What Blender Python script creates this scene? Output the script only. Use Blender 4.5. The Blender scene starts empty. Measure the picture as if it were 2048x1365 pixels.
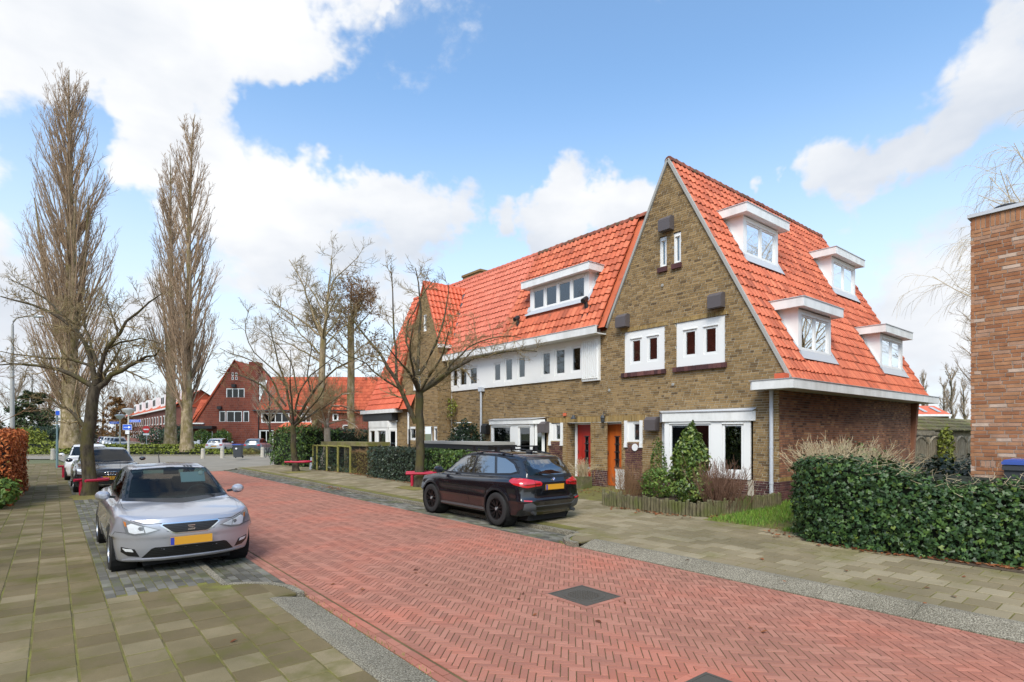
import bpy, bmesh, math, random
import numpy as np
from mathutils import Vector, Matrix, geometry as mgeo

R_ = math.radians
SC = bpy.context.scene
COL = SC.collection
random.seed(7); rng = np.random.default_rng(11)

# ------------------------------------------------------------------ camera, sky, sun, exposure
TH = R_(39.15)
cam_d = bpy.data.cameras.new('camera'); cam = bpy.data.objects.new('camera', cam_d); COL.objects.link(cam)
cam_d.sensor_width = 36.0; cam_d.lens = 36.0*1130/2048; cam_d.shift_y = 184.5/2048
cam_d.clip_start = 0.1; cam_d.clip_end = 4000
cam.location = (0, 0, 2.0); cam.rotation_euler = (R_(90), 0, -TH)
SC.camera = cam
SC.view_settings.view_transform = 'Standard'; SC.view_settings.look = 'None'
SC.view_settings.gamma = 1.0; SC.view_settings.use_curve_mapping = False
SC.view_settings.exposure = 1.10
SUN_AZ = math.atan2(-0.72, -0.58)          # compass: angle from +Y towards +X of the direction TO the sun
SUN_EL = R_(47)
def pixdir(px, py):
    t = (px-1024)/1130; s, c = math.sin(TH), math.cos(TH)
    return Vector((s+t*c, c-t*s, -(py-867)/1130)).normalized()

def make_world():
    w = bpy.data.worlds.new('World'); SC.world = w; w.use_nodes = True
    nt = w.node_tree; N = nt.nodes; L = nt.links; N.clear()
    out = N.new('ShaderNodeOutputWorld'); bg = N.new('ShaderNodeBackground')
    sky = N.new('ShaderNodeTexSky'); sky.sky_type = 'NISHITA'; sky.sun_disc = False
    sky.sun_elevation = SUN_EL; sky.sun_rotation = SUN_AZ; sky.dust_density = 1.2; sky.ozone_density = 1.6; sky.air_density = 1.0
    tc = N.new('ShaderNodeTexCoord')
    def math_(op, a, b=None, c=None, clamp=False):
        n = N.new('ShaderNodeMath'); n.operation = op; n.use_clamp = clamp
        for i, v in enumerate((a, b, c)):
            if v is None: continue
            if isinstance(v, (int, float)): n.inputs[i].default_value = v
            else: L.new(v, n.inputs[i])
        return n.outputs[0]
    # direction flattened towards the horizon so that clouds foreshorten as a layer does
    def noise(scale, detail, rough, offs=(0, 0, 0), zs=2.0, dist=0.0):
        m = N.new('ShaderNodeMapping'); m.inputs['Scale'].default_value = (1, 1, zs); m.inputs['Location'].default_value = offs
        L.new(tc.outputs['Generated'], m.inputs[0])
        n = N.new('ShaderNodeTexNoise'); n.inputs['Scale'].default_value = scale; n.inputs['Detail'].default_value = detail
        n.inputs['Roughness'].default_value = rough; n.inputs['Distortion'].default_value = dist
        L.new(m.outputs[0], n.inputs['Vector']); return n.outputs['Fac']
    n1 = noise(4.2, 9, 0.58, (0.3, 0.1, 0.0), 1.8, 0.25); n2 = noise(2.2, 5, 0.55, (3.1, 1.7, 0.4), 2.2); n3 = noise(11, 6, 0.6, (1.1, 4.7, 0.2), 1.4)
    # broad banks of cloud (a direction, an angular radius, a weight)
    banks = [(90, 60, .20, .85), (330, 90, .22, .95), (560, 70, .14, .8), (610, 190, .07, .55), (250, 300, .20, .8), (60, 190, .10, .5), (620, 330, .15, .9), (790, 390, .13, .9), (480, 450, .17, .75), (900, 400, .08, .7), (300, 430, .12, .7),
             (700, 480, .12, .6), (1130, 450, .11, .85), (1010, 450, .06, .7), (1255, 415, .075, .85), (1310, 470, .08, .7), (1715, 310, .085, .85), (1640, 300, .05, .6), (1970, 190, .12, .75), (1900, 280, .09, .75), (2046, 30, .07, .7), (2046, 130, .08, .7), (1900, 660, .20, .75), (1760, 640, .10, .6),
             (560, 640, .16, .5), (20, 500, .09, .7), (290, 590, .10, .65), (80, 620, .1, .45), (800, 590, .10, .45), (1555, 355, .035, .62), (1830, 512, .025, .5), (745, 15, .035, .5), (2046, 450, .1, .6), (1490, 385, .035, .6), (985, 370, .035, .5), (-400, 300, .5, .75), (2700, 400, .4, .7), (600, -700, .4, .6), (2200, -1600, .5, .7)]
    holes_ = [(60, 300, .13, .6), (150, 440, .11, .5), (180, 300, .07, .4), (545, 268, .075, .55), (650, 262, .08, .6), (740, 245, .10, .6), (860, 300, .10, .4), (930, 500, .03, .35), (1000, 300, .1, .3)]
    acc = None
    wn = N.new('ShaderNodeTexNoise'); wn.inputs['Scale'].default_value = 5.5; wn.inputs['Detail'].default_value = 5; wn.inputs['Roughness'].default_value = .6; L.new(tc.outputs['Generated'], wn.inputs['Vector'])
    ws_ = N.new('ShaderNodeVectorMath'); ws_.operation = 'SUBTRACT'; L.new(wn.outputs['Color'], ws_.inputs[0]); ws_.inputs[1].default_value = (.5, .5, .5)
    wm = N.new('ShaderNodeVectorMath'); wm.operation = 'MULTIPLY_ADD'; L.new(ws_.outputs[0], wm.inputs[0]); wm.inputs[1].default_value = (.30, .30, .22); L.new(tc.outputs['Generated'], wm.inputs[2])
    for px, py, rad, wt in banks+holes_:
        d = pixdir(px, py)
        vm = N.new('ShaderNodeVectorMath'); vm.operation = 'DISTANCE'; L.new(wm.outputs[0], vm.inputs[0]); vm.inputs[1].default_value = d
        mr = N.new('ShaderNodeMapRange'); mr.interpolation_type = 'SMOOTHERSTEP'
        mr.inputs['From Min'].default_value = rad*1.35; mr.inputs['From Max'].default_value = 0; mr.inputs['To Min'].default_value = 0; mr.inputs['To Max'].default_value = wt
        L.new(vm.outputs['Value'], mr.inputs['Value'])
        acc = mr.outputs[0] if acc is None else (math_('MAXIMUM', acc, mr.outputs[0]) if (px, py, rad, wt) in banks else math_('SUBTRACT', acc, mr.outputs[0]))
    shape = math_('ADD', acc, math_('MULTIPLY', math_('SUBTRACT', n1, 0.5), 1.5))
    shape = math_('ADD', shape, math_('MULTIPLY', math_('SUBTRACT', n3, 0.5), 0.7))
    mask = N.new('ShaderNodeMapRange'); mask.interpolation_type = 'SMOOTHSTEP'
    mask.inputs['From Min'].default_value = 0.22; mask.inputs['From Max'].default_value = 0.60
    L.new(shape, mask.inputs['Value'])
    # cloud tone: white where thick and lit, pale grey where broad and low
    tone = N.new('ShaderNodeValToRGB')
    tone.color_ramp.elements[0].position = 0.40; tone.color_ramp.elements[0].color = (4.8, 5.2, 5.85, 1)
    tone.color_ramp.elements[1].position = 0.60; tone.color_ramp.elements[1].color = (6.9, 7.0, 7.15, 1)
    L.new(math_('ADD', math_('MULTIPLY', n2, 0.75), math_('MULTIPLY', n1, 0.28)), tone.inputs[0])
    # pale veil near the horizon
    sep = N.new('ShaderNodeSeparateXYZ'); L.new(tc.outputs['Generated'], sep.inputs[0])
    veil = N.new('ShaderNodeMapRange'); veil.inputs['From Min'].default_value = 0.0; veil.inputs['From Max'].default_value = 0.55
    veil.inputs['To Min'].default_value = 0.92; veil.inputs['To Max'].default_value = 0.0; veil.interpolation_type = 'SMOOTHSTEP'
    L.new(sep.outputs['Z'], veil.inputs['Value'])
    sk = N.new('ShaderNodeMix'); sk.data_type = 'RGBA'; sk.blend_type = 'MULTIPLY'; sk.inputs[0].default_value = 1.0
    L.new(sky.outputs[0], sk.inputs[6]); sk.inputs[7].default_value = SKY_TINT
    m0 = N.new('ShaderNodeMix'); m0.data_type = 'RGBA'; L.new(veil.outputs[0], m0.inputs[0]); L.new(sk.outputs[2], m0.inputs[6]); m0.inputs[7].default_value = (6.3, 6.75, 7.2, 1)
    m1 = N.new('ShaderNodeMix'); m1.data_type = 'RGBA'; L.new(mask.outputs[0], m1.inputs[0]); L.new(m0.outputs[2], m1.inputs[6]); L.new(tone.outputs[0], m1.inputs[7])
    L.new(m1.outputs[2], bg.inputs['Color']); bg.inputs['Strength'].default_value = 0.068
    L.new(bg.outputs[0], out.inputs[0])
SKY_TINT = (1.75, 2.02, 2.05, 1)
make_world()
sun_d = bpy.data.lights.new('sun', 'SUN'); sun_d.energy = 1.5; sun_d.angle = R_(25); sun_d.color = (1.0, 0.93, 0.82)
sun = bpy.data.objects.new('sun', sun_d); COL.objects.link(sun)
sd_ = Vector((math.sin(SUN_AZ)*math.cos(SUN_EL), math.cos(SUN_AZ)*math.cos(SUN_EL), math.sin(SUN_EL)))
sun.rotation_euler = sd_.to_track_quat('Z', 'Y').to_euler(); sun.location = sd_*60

# ------------------------------------------------------------------ materials
MATS = {}
class NT:
    def __init__(self, m):
        self.nt = m.node_tree; self.N = self.nt.nodes; self.L = self.nt.links; self.b = self.N['Principled BSDF']
    def link(self, a, b): self.L.new(a, b)
    def n(self, t, **k):
        x = self.N.new(t)
        for a, v in k.items(): setattr(x, a, v)
        return x
    def noise(self, scale, detail=3, rough=.5, space='Object', stretch=None):
        tc = self.n('ShaderNodeTexCoord') if space != 'World' else self.n('ShaderNodeNewGeometry')
        src = tc.outputs['Position'] if space == 'World' else tc.outputs[space]
        if stretch:
            mp = self.n('ShaderNodeMapping'); mp.inputs['Scale'].default_value = stretch; self.link(src, mp.inputs[0]); src = mp.outputs[0]
        x = self.n('ShaderNodeTexNoise'); x.inputs['Scale'].default_value = scale; x.inputs['Detail'].default_value = detail; x.inputs['Roughness'].default_value = rough
        self.link(src, x.inputs['Vector']); return x.outputs['Fac']
    def ramp(self, fac, stops):
        r = self.n('ShaderNodeValToRGB'); e = r.color_ramp.elements
        while len(e) < len(stops): e.new(0.5)
        for i, (p, c) in enumerate(stops): e[i].position = p; e[i].color = (*c, 1) if len(c) == 3 else c
        self.link(fac, r.inputs[0]); return r.outputs[0]
    def mix(self, fac, a, b, mode='MIX'):
        m = self.n('ShaderNodeMix', data_type='RGBA', blend_type=mode)
        for i, v in ((0, fac), (6, a), (7, b)):
            if isinstance(v, (int, float)): m.inputs[i].default_value = v
            elif isinstance(v, tuple): m.inputs[i].default_value = (*v, 1)[:4]
            else: self.link(v, m.inputs[i])
        return m.outputs[2]
    def mrange(self, v, a, b, c, d):
        m = self.n('ShaderNodeMapRange'); 
        for i, q in enumerate((a, b, c, d)): m.inputs[i+1].default_value = q
        self.link(v, m.inputs[0]); return m.outputs[0]
    def attr(self, name='rnd'):
        return self.n('ShaderNodeAttribute', attribute_name=name).outputs['Fac']
    def bump(self, h, strength=.3, dist=.01):
        b = self.n('ShaderNodeBump'); b.inputs['Strength'].default_value = strength; b.inputs['Distance'].default_value = dist
        self.link(h, b.inputs['Height']); self.link(b.outputs[0], self.b.inputs['Normal'])
def mat(name, col=(.5, .5, .5), rough=.6, metal=0.0, spec=.5, coat=0.0):
    m = bpy.data.materials.new(name); m.use_nodes = True; b = m.node_tree.nodes['Principled BSDF']
    b.inputs['Base Color'].default_value = (*col, 1); b.inputs['Roughness'].default_value = rough; b.inputs['Metallic'].default_value = metal
    b.inputs['Specular IOR Level'].default_value = spec; b.inputs['Coat Weight'].default_value = coat; b.inputs['Coat Roughness'].default_value = .04
    MATS[name] = m; return m
def pmat(name, stops, var=.25, nscale=3, nstops=None, rough=.85, bump=.3, bscale=60, bdist=.004, moss=None, spec=.3, stretch=None):
    """per-piece tint ('rnd' attribute) x world-space blotches, fine grain bump and optional moss"""
    m = mat(name, (.5, .5, .5), rough, 0, spec); t = NT(m)
    c = t.ramp(t.attr(), stops)
    bl = t.noise(nscale, 4, .6, 'World', stretch)
    c = t.mix(var, c, t.ramp(bl, nstops or [(.3, (.25, .25, .25)), (.7, (.8, .8, .8))]), 'OVERLAY')
    fine = t.noise(bscale, 3, .6, 'World')
    c = t.mix(.35, c, t.ramp(fine, [(.3, (.35, .35, .35)), (.7, (.65, .65, .65))]), 'OVERLAY')
    if moss:
        mk = t.ramp(t.noise(moss[0], 5, .65, 'World'), [(moss[1], (0, 0, 0)), (moss[2], (1, 1, 1))])
        c = t.mix(mk, c, moss[3])
    t.link(c, t.b.inputs['Base Color'])
    if bump: t.bump(fine, bump, bdist)
    return m
def glassmat(name, tint=(.8, .85, .85), refl=.12, top=1.0):
    """thin pane: clear part + mirror part by Fresnel"""
    m = bpy.data.materials.new(name); m.use_nodes = True; nt = m.node_tree; N = nt.nodes; N.clear()
    o = N.new('ShaderNodeOutputMaterial'); tr = N.new('ShaderNodeBsdfTransparent'); tr.inputs[0].default_value = (*tint, 1)
    gl = N.new('ShaderNodeBsdfGlossy'); gl.inputs['Roughness'].default_value = .015; gl.inputs['Color'].default_value = (.95, .97, 1, 1)
    lw = N.new('ShaderNodeFresnel'); lw.inputs[0].default_value = 1.5
    mr = N.new('ShaderNodeMapRange'); mr.inputs[1].default_value = 0; mr.inputs[2].default_value = 1; mr.inputs[3].default_value = refl; mr.inputs[4].default_value = top
    nt.links.new(lw.outputs[0], mr.inputs[0]); mx = N.new('ShaderNodeMixShader')
    nt.links.new(mr.outputs[0], mx.inputs[0]); nt.links.new(tr.outputs[0], mx.inputs[1]); nt.links.new(gl.outputs[0], mx.inputs[2]); nt.links.new(mx.outputs[0], o.inputs[0])
    MATS[name] = m; return m
M = MATS
mat('white_paint', (.80, .80, .78), .45)
t = NT(mat('white_trim', (.8, .8, .78), .5)); t.link(t.ramp(t.noise(2.2, 5, .65, 'World', (1, 1, .35)), [(.25, (.60, .60, .57)), (.6, (.80, .80, .78))]), t.b.inputs['Base Color'])
mat('zinc', (.56, .57, .58), .5, .25); mat('pipe_grey', (.50, .53, .57), .5); mat('black_plastic', (.015, .015, .016), .45)
mat('dark_metal', (.06, .065, .07), .45, .4); mat('cast_iron', (.085, .075, .06), .7, .2); mat('vent_brown', (.10, .085, .085), .55); mat('black_gap', (.006, .006, .006), .9)
mat('concrete', (.36, .35, .32), .9); mat('red_paint', (.42, .015, .045), .5); mat('blue_sign', (.02, .10, .55), .4); mat('sign_white', (.8, .8, .8), .4); mat('sign_red', (.6, .02, .02), .4)
mat('galv', (.48, .50, .51), .5, .3); mat('blue_lid', (.05, .10, .36), .5); mat('bin_grey', (.05, .055, .062), .5)
mat('curtain', (.55, .53, .48), .9); mat('blind', (.72, .74, .74), .7); mat('room', (.035, .03, .028), .95); mat('roof_reflect_red', (.16, .03, .025), .9)  # last one: red of a mirrored roof painted into a pane backing
mat('number_plate', (.62, .30, .02), .5); mat('plate_blue', (.03, .05, .35), .5); mat('chrome', (.75, .75, .76), .12, 1.0)
t = NT(mat('door_orange', (.40, .075, .012), .45)); t.link(t.ramp(t.noise(9, 4, .6, 'World', (1, 1, .12)), [(.3, (.52, .10, .016)), (.7, (.66, .16, .028))]), t.b.inputs['Base Color'])
t = NT(mat('door_red', (.28, .02, .012), .4)); t.link(t.ramp(t.noise(9, 4, .6, 'World', (1, 1, .12)), [(.3, (.30, .016, .012)), (.7, (.44, .032, .020))]), t.b.inputs['Base Color'])
glassmat('window_glass', (.75, .80, .80), .10); glassmat('car_glass', (.40, .52, .50), .02, .32); glassmat('car_glass_dark', (.12, .14, .15), .03, .38); glassmat('lens_glass', (.96, .97, .98), .03, .35)
YB = [(0, (.115, .074, .037)), (.22, (.205, .134, .060)), (.6, (.295, .196, .088)), (1, (.36, .246, .120))]
pmat('brick_yellow', YB, .38, .8, [(.25, (.30, .29, .27)), (.75, (.68, .66, .62))], .9, .35, 90, stretch=(1.3, 1.3, .3))
pmat('brick_red_brown', [(0, (.11, .055, .036)), (.3, (.21, .098, .060)), (.7, (.32, .15, .085)), (1, (.42, .24, .12))], .5, .9, None, .9, .35, 90)
pmat('brick_plinth', [(0, (.045, .022, .024)), (.5, (.095, .04, .04)), (1, (.16, .07, .062))], .4, 1.2, None, .85, .35, 90)
pmat('brick_soldier', [(0, (.20, .13, .045)), (1, (.36, .24, .09))], .4, 1.2, None, .9, .35, 90)
pmat('brick_new', [(0, (.235, .095, .046)), (.45, (.35, .155, .074)), (.70, (.39, .20, .105)), (.82, (.39, .23, .155)), (.92, (.49, .35, .26)), (1, (.62, .52, .44))], .35, 6, None, .9, .4, 70)
mat('mortar', (.47, .43, .34), .95); mat('mortar_dark', (.22, .20, .17), .95); mat('mortar_pale', (.40, .33, .27), .95)
RT = [(0, (.31, .068, .028)), (.5, (.49, .110, .046)), (1, (.60, .165, .078))]
pmat('tile_old', RT, .35, 1.4, [(.25, (.22, .22, .2)), (.65, (.72, .72, .7))], .62, .3, 40, .004, (5.5, .58, .80, (.14, .052, .03)), .45, (1, 1, .45))
pmat('tile_new', [(0, (.50, .125, .070)), (.5, (.56, .15, .085)), (1, (.62, .18, .11))], .2, 1.0, None, .6, .2, 40, .003, None, .45)
pmat('tile_bright', [(0, (.55, .10, .040)), (1, (.64, .14, .065))], .15, 1.0, None, .55, .2, 40, .003, None, .5)
pmat('tile_far', [(0, (.30, .055, .025)), (1, (.46, .10, .045))], .4, .7, None, .8, 0)
pmat('ridge_tile', [(0, (.16, .06, .04)), (1, (.34, .10, .06))], .5, 3, None, .8, .4, 30, .005, (4, .5, .65, (.10, .085, .045)))
pmat('road_brick', [(0, (.29, .125, .088)), (.5, (.345, .148, .102)), (1, (.40, .178, .125))], .75, .55, [(.30, (.42, .46, .46)), (.5, (.50, .51, .52)), (.72, (.66, .48, .44))], .88, .3, 120, .002, (5, .66, .92, (.20, .10, .075)), .3)
pmat('tile_grey', [(0, (.132, .103, .058)), (.5, (.164, .130, .074)), (1, (.225, .186, .118))], .75, .7, [(.25, (.26, .27, .20)), (.75, (.72, .70, .66))], .92, .35, 110, .003, (1.6, .50, .76, (.098, .096, .018)), .2)
pmat('tile_grey_right', [(0, (.19, .154, .096)), (.5, (.228, .187, .120)), (1, (.29, .244, .168))], .7, .6, [(.25, (.30, .31, .26)), (.75, (.70, .69, .66))], .92, .35, 110, .003, (.9, .53, .76, (.15, .14, .042)), .2)
pmat('paver_dark', [(0, (.075, .070, .058)), (.5, (.125, .118, .098)), (1, (.20, .19, .16))], .5, .9, None, .9, .35, 110, .003, (1.3, .50, .72, (.10, .11, .035)), .25)
t = NT(mat('kerb_stone', (.4, .39, .36), .95)); nz = t.noise(75, 3, .8, 'World'); c = t.ramp(nz, [(.38, (.06, .05, .035)), (.5, (.19, .168, .122)), (.62, (.42, .38, .30))])
t.link(t.mix(.5, c, t.ramp(t.noise(1.3, 4, .6, 'World'), [(.3, (.28, .28, .24)), (.7, (.6, .6, .58))]), 'OVERLAY'), t.b.inputs['Base Color']); t.bump(nz, .6, .006)
t = NT(mat('joint_soil', (.1, .1, .05), 1.0)); nz = t.noise(3.5, 5, .65, 'World'); t.link(t.ramp(nz, [(.3, (.09, .072, .03)), (.5, (.14, .125, .03)), (.72, (.19, .195, .03))]), t.b.inputs['Base Color']); t.bump(t.noise(80, 3, .6, 'World'), .6, .01)
t = NT(mat('road_joint', (.1, .1, .05), 1.0)); nz = t.noise(2.5, 5, .65, 'World'); t.link(t.ramp(nz, [(.3, (.085, .055, .025)), (.7, (.14, .10, .04))]), t.b.inputs['Base Color'])
t = NT(mat('soil', (.08, .055, .03), 1.0)); nz = t.noise(9, 6, .7, 'World'); t.link(t.ramp(nz, [(.3, (.045, .030, .018)), (.7, (.13, .09, .05))]), t.b.inputs['Base Color']); t.bump(nz, .8, .04)
t = NT(mat('lawn_ground', (.08, .1, .02), 1.0)); t.link(t.ramp(t.noise(4, 6, .7, 'World'), [(.3, (.035, .055, .012)), (.55, (.07, .11, .018)), (.75, (.16, .15, .05))]), t.b.inputs['Base Color'])
t = NT(mat('moss_path', (.15, .14, .03), 1.0)); t.link(t.ramp(t.noise(3, 6, .7, 'World'), [(.3, (.16, .13, .055)), (.55, (.20, .17, .04)), (.75, (.24, .21, .05))]), t.b.inputs['Base Color']); t.bump(t.noise(60, 4, .7, 'World'), .8, .02)
t = NT(mat('far_ground', (.2, .2, .15), 1.0)); t.link(t.ramp(t.noise(.12, 6, .65, 'World'), [(.35, (.08, .10, .03)), (.65, (.13, .13, .06))]), t.b.inputs['Base Color'])
t = NT(mat('street_far', (.3, .28, .24), .95)); t.link(t.ramp(t.noise(.8, 6, .65, 'World'), [(.35, (.20, .175, .135)), (.65, (.27, .24, .19))]), t.b.inputs['Base Color'])
def barkmat(name, a, b, moss=None, sc=9):
    m = mat(name, a, .95, 0, .2); t = NT(m); nz = t.noise(sc, 6, .7, 'World', (1, 1, .35)); c = t.ramp(nz, [(.35, a), (.68, b)])
    if moss: c = t.mix(t.ramp(t.noise(2.2, 4, .6, 'World'), [(.45, (0, 0, 0)), (.62, (1, 1, 1))]), c, moss)
    t.link(c, t.b.inputs['Base Color']); t.bump(nz, .9, .03); return m
barkmat('bark_dark', (.035, .029, .021), (.12, .098, .068), (.085, .075, .03)); barkmat('twig_olive', (.20, .15, .075), (.38, .30, .16)); barkmat('bark_poplar', (.12, .085, .045), (.46, .36, .23), (.19, .15, .06), 3)
barkmat('twig_poplar', (.30, .20, .125), (.46, .33, .22)); barkmat('bark_birch', (.25, .20, .14), (.48, .42, .34), None, 6); barkmat('twig_far', (.28, .21, .15), (.42, .34, .25)); barkmat('twig_red', (.22, .125, .065), (.33, .20, .11))
barkmat('twig_straw', (.44, .35, .21), (.68, .57, .38)); barkmat('twig_pink', (.16, .085, .055), (.27, .16, .11)); barkmat('log_wood', (.085, .075, .045), (.20, .175, .10), (.11, .12, .04), 14); barkmat('fence_wood', (.20, .165, .115), (.36, .31, .225), None, 8)
def leafmat(name, stops, rough=.45, spec=.4):
    m = mat(name, (.1, .1, .1), rough, 0, spec); t = NT(m); t.link(t.ramp(t.attr(), stops), t.b.inputs['Base Color'])
    t.b.inputs['Subsurface Weight'].default_value = 0.0; return m
leafmat('leaf_ivy', [(0, (.016, .038, .014)), (.5, (.040, .085, .024)), (.8, (.085, .15, .032)), (.93, (.12, .17, .03)), (1, (.22, .22, .05))], .42, .3)
leafmat('leaf_ivy_grey', [(0, (.020, .034, .020)), (.6, (.045, .070, .038)), (1, (.09, .12, .06))], .4, .4)
leafmat('leaf_laurel', [(0, (.026, .055, .014)), (.5, (.065, .125, .022)), (1, (.17, .23, .04))], .4, .35)
leafmat('leaf_dark', [(0, (.010, .022, .010)), (.6, (.022, .045, .016)), (1, (.05, .085, .02))], .4, .4)
leafmat('leaf_viburnum', [(0, (.028, .058, .012)), (.45, (.085, .14, .022)), (.8, (.19, .24, .045)), (1, (.36, .36, .14))], .38, .45)
leafmat('leaf_beech', [(0, (.24, .055, .016)), (.5, (.48, .13, .035)), (.85, (.62, .24, .08)), (.95, (.24, .16, .04)), (1, (.07, .10, .02))], .6, .25)
leafmat('leaf_hazel', [(0, (.10, .085, .03)), (.6, (.17, .14, .045)), (1, (.24, .17, .06))], .8, .2)
leafmat('leaf_green', [(0, (.04, .08, .014)), (.6, (.10, .17, .026)), (1, (.22, .26, .05))], .5, .3); leafmat('leaf_yellowgreen', [(0, (.09, .11, .014)), (.6, (.19, .22, .028)), (1, (.30, .30, .05))], .6, .3)
leafmat('leaf_seed', [(0, (.16, .10, .06)), (1, (.34, .22, .13))], .9, .2); leafmat('leaf_fallen', [(0, (.10, .035, .015)), (.6, (.25, .085, .03)), (1, (.36, .20, .10))], .8, .2); leafmat('grass_blade', [(0, (.06, .13, .014)), (.6, (.12, .25, .024)), (1, (.24, .33, .05))], .6, .3)
leafmat('leaf_conifer', [(0, (.02, .035, .012)), (1, (.05, .075, .025))], .7, .2); leafmat('leaf_rust', [(0, (.13, .065, .02)), (1, (.24, .13, .045))], .8, .2)

# ------------------------------------------------------------------ object helpers
def link(o): COL.objects.link(o); return o
def thing(name, label, cat, loc=(0, 0, 0), rz=0.0, group=None):
    o = link(bpy.data.objects.new(name, None)); o.location = loc; o.rotation_euler = (0, 0, rz); o.empty_display_size = .2
    o['label'] = label; o['category'] = cat
    if group: o['group'] = group
    return o
def tag(o, label, cat, group=None, kind=None):
    o['label'] = label; o['category'] = cat
    if group: o['group'] = group
    if kind: o['kind'] = kind
    return o
def adopt(o, parent, world=True):
    o.parent = parent
    if world:
        p = parent; mw = Matrix.Identity(4)
        chain = []
        while p: chain.append(p); p = p.parent
        for q in reversed(chain):
            mw = mw @ q.matrix_parent_inverse @ Matrix.LocRotScale(q.location, q.rotation_euler, q.scale)
        o.matrix_parent_inverse = mw.inverted()
    return o
def mesh_np(name, V, F, m, rnd=None, smooth=False, mi=None):
    me = bpy.data.meshes.new(name); V = np.asarray(V, np.float32).reshape(-1, 3)
    if isinstance(F, np.ndarray):
        k = F.shape[1]; nf = len(F); starts = np.arange(nf, dtype=np.int32)*k; tot = np.full(nf, k, np.int32); idx = F.astype(np.int32).ravel()
    else:
        tot = np.array([len(f) for f in F], np.int32); nf = len(F); starts = np.concatenate([[0], np.cumsum(tot)[:-1]]).astype(np.int32) if nf else np.zeros(0, np.int32)
        idx = np.array([i for f in F for i in f], np.int32)
    me.vertices.add(len(V)); me.vertices.foreach_set('co', V.ravel()); me.loops.add(len(idx)); me.loops.foreach_set('vertex_index', idx)
    me.polygons.add(nf); me.polygons.foreach_set('loop_start', starts)
    try: me.polygons.foreach_set('loop_total', tot)
    except Exception: pass
    me.polygons.foreach_set('use_smooth', np.full(nf, bool(smooth)))
    for q in (m if isinstance(m, (list, tuple)) else [m]): me.materials.append(MATS[q] if isinstance(q, str) else q)
    if mi is not None: me.polygons.foreach_set('material_index', np.asarray(mi, np.int32))
    if rnd is not None:
        a = me.attributes.new('rnd', 'FLOAT', 'FACE'); a.data.foreach_set('value', np.asarray(rnd, np.float32))
    me.update(calc_edges=True); me.validate(); return me
def obj(name, me, parent=None, world=True, kind=None):
    o = link(bpy.data.objects.new(name, me))
    if parent is not None: adopt(o, parent, world)
    if kind: o['kind'] = kind
    return o
class MB:
    def __init__(s): s.v = []; s.f = []; s.r = []
    def add(s, V, F, r=None):
        b = len(s.v); s.v += [tuple(p) for p in V]; s.f += [tuple(i+b for i in f) for f in F]; s.r += [random.random() if r is None else r]*len(F); return s
    def box(s, x0, x1, y0, y1, z0, z1, r=None):
        return s.add([(x0, y0, z0), (x1, y0, z0), (x1, y1, z0), (x0, y1, z0), (x0, y0, z1), (x1, y0, z1), (x1, y1, z1), (x0, y1, z1)],
                     [(0, 3, 2, 1), (4, 5, 6, 7), (0, 1, 5, 4), (1, 2, 6, 5), (2, 3, 7, 6), (3, 0, 4, 7)], r)
    def obox(s, o, a, b, c, r=None):
        """box from corner o with edge vectors a,b,c"""
        o, a, b, c = map(Vector, (o, a, b, c))
        return s.add([o, o+a, o+a+b, o+b, o+c, o+a+c, o+a+b+c, o+b+c], [(0, 3, 2, 1), (4, 5, 6, 7), (0, 1, 5, 4), (1, 2, 6, 5), (2, 3, 7, 6), (3, 0, 4, 7)], r)
    def prism(s, pts, ext, r=None):
        """polygon (3D points) extruded by a vector"""
        n = len(pts); e = Vector(ext); V = [Vector(p) for p in pts]+[Vector(p)+e for p in pts]
        return s.add(V, [tuple(range(n))[::-1], tuple(range(n, 2*n))]+[(i, (i+1) % n, n+(i+1) % n, n+i) for i in range(n)], r)
    def tube(s, pts, rad, sides=8, caps=True, r=None):
        pts = [Vector(p) for p in pts]; n = len(pts); rad = [rad]*n if isinstance(rad, (int, float)) else rad; V = []
        for i, p in enumerate(pts):
            d = (pts[min(i+1, n-1)]-pts[max(i-1, 0)]).normalized(); u = d.cross(Vector((0, 0, 1)))
            if u.length < .05: u = d.cross(Vector((1, 0, 0)))
            u.normalize(); w = d.cross(u)
            V += [p+u*math.cos(a)*rad[i]+w*math.sin(a)*rad[i] for a in [2*math.pi*k/sides for k in range(sides)]]
        F = [(i*sides+k, i*sides+(k+1) % sides, (i+1)*sides+(k+1) % sides, (i+1)*sides+k) for i in range(n-1) for k in range(sides)]
        if caps: F += [tuple(range(sides))[::-1], tuple(range((n-1)*sides, n*sides))]
        return s.add(V, F, r)
    def lathe(s, prof, cx=0, cy=0, sides=20, axis='z', c=(0, 0, 0), r=None, caps=True):
        """profile (radius, height) about an axis through c"""
        V = []; n = len(prof)
        for rr, h in prof:
            for k in range(sides):
                a = 2*math.pi*k/sides; u, w = rr*math.cos(a), rr*math.sin(a)
                V.append({'z': (u, w, h), 'y': (u, h, w), 'x': (h, u, w)}[axis])
        V = [(p[0]+c[0]+cx, p[1]+c[1]+cy, p[2]+c[2]) for p in V]
        F = [(i*sides+k, i*sides+(k+1) % sides, (i+1)*sides+(k+1) % sides, (i+1)*sides+k) for i in range(n-1) for k in range(sides)]
        if axis == 'y': F = [f[::-1] for f in F]
        if caps and prof[0][0] > 1e-4: F.append(tuple(range(sides))[::-1])
        if caps and prof[-1][0] > 1e-4: F.append(tuple(range((n-1)*sides, n*sides)))
        return s.add(V, F, r)
    def build(s, name, m, parent=None, world=True, smooth=False, kind=None, sharp=None):
        me = mesh_np(name, s.v, s.f, m, s.r, smooth)
        if sharp: me.set_sharp_from_angle(angle=R_(sharp))
        return obj(name, me, parent, world, kind)
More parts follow.
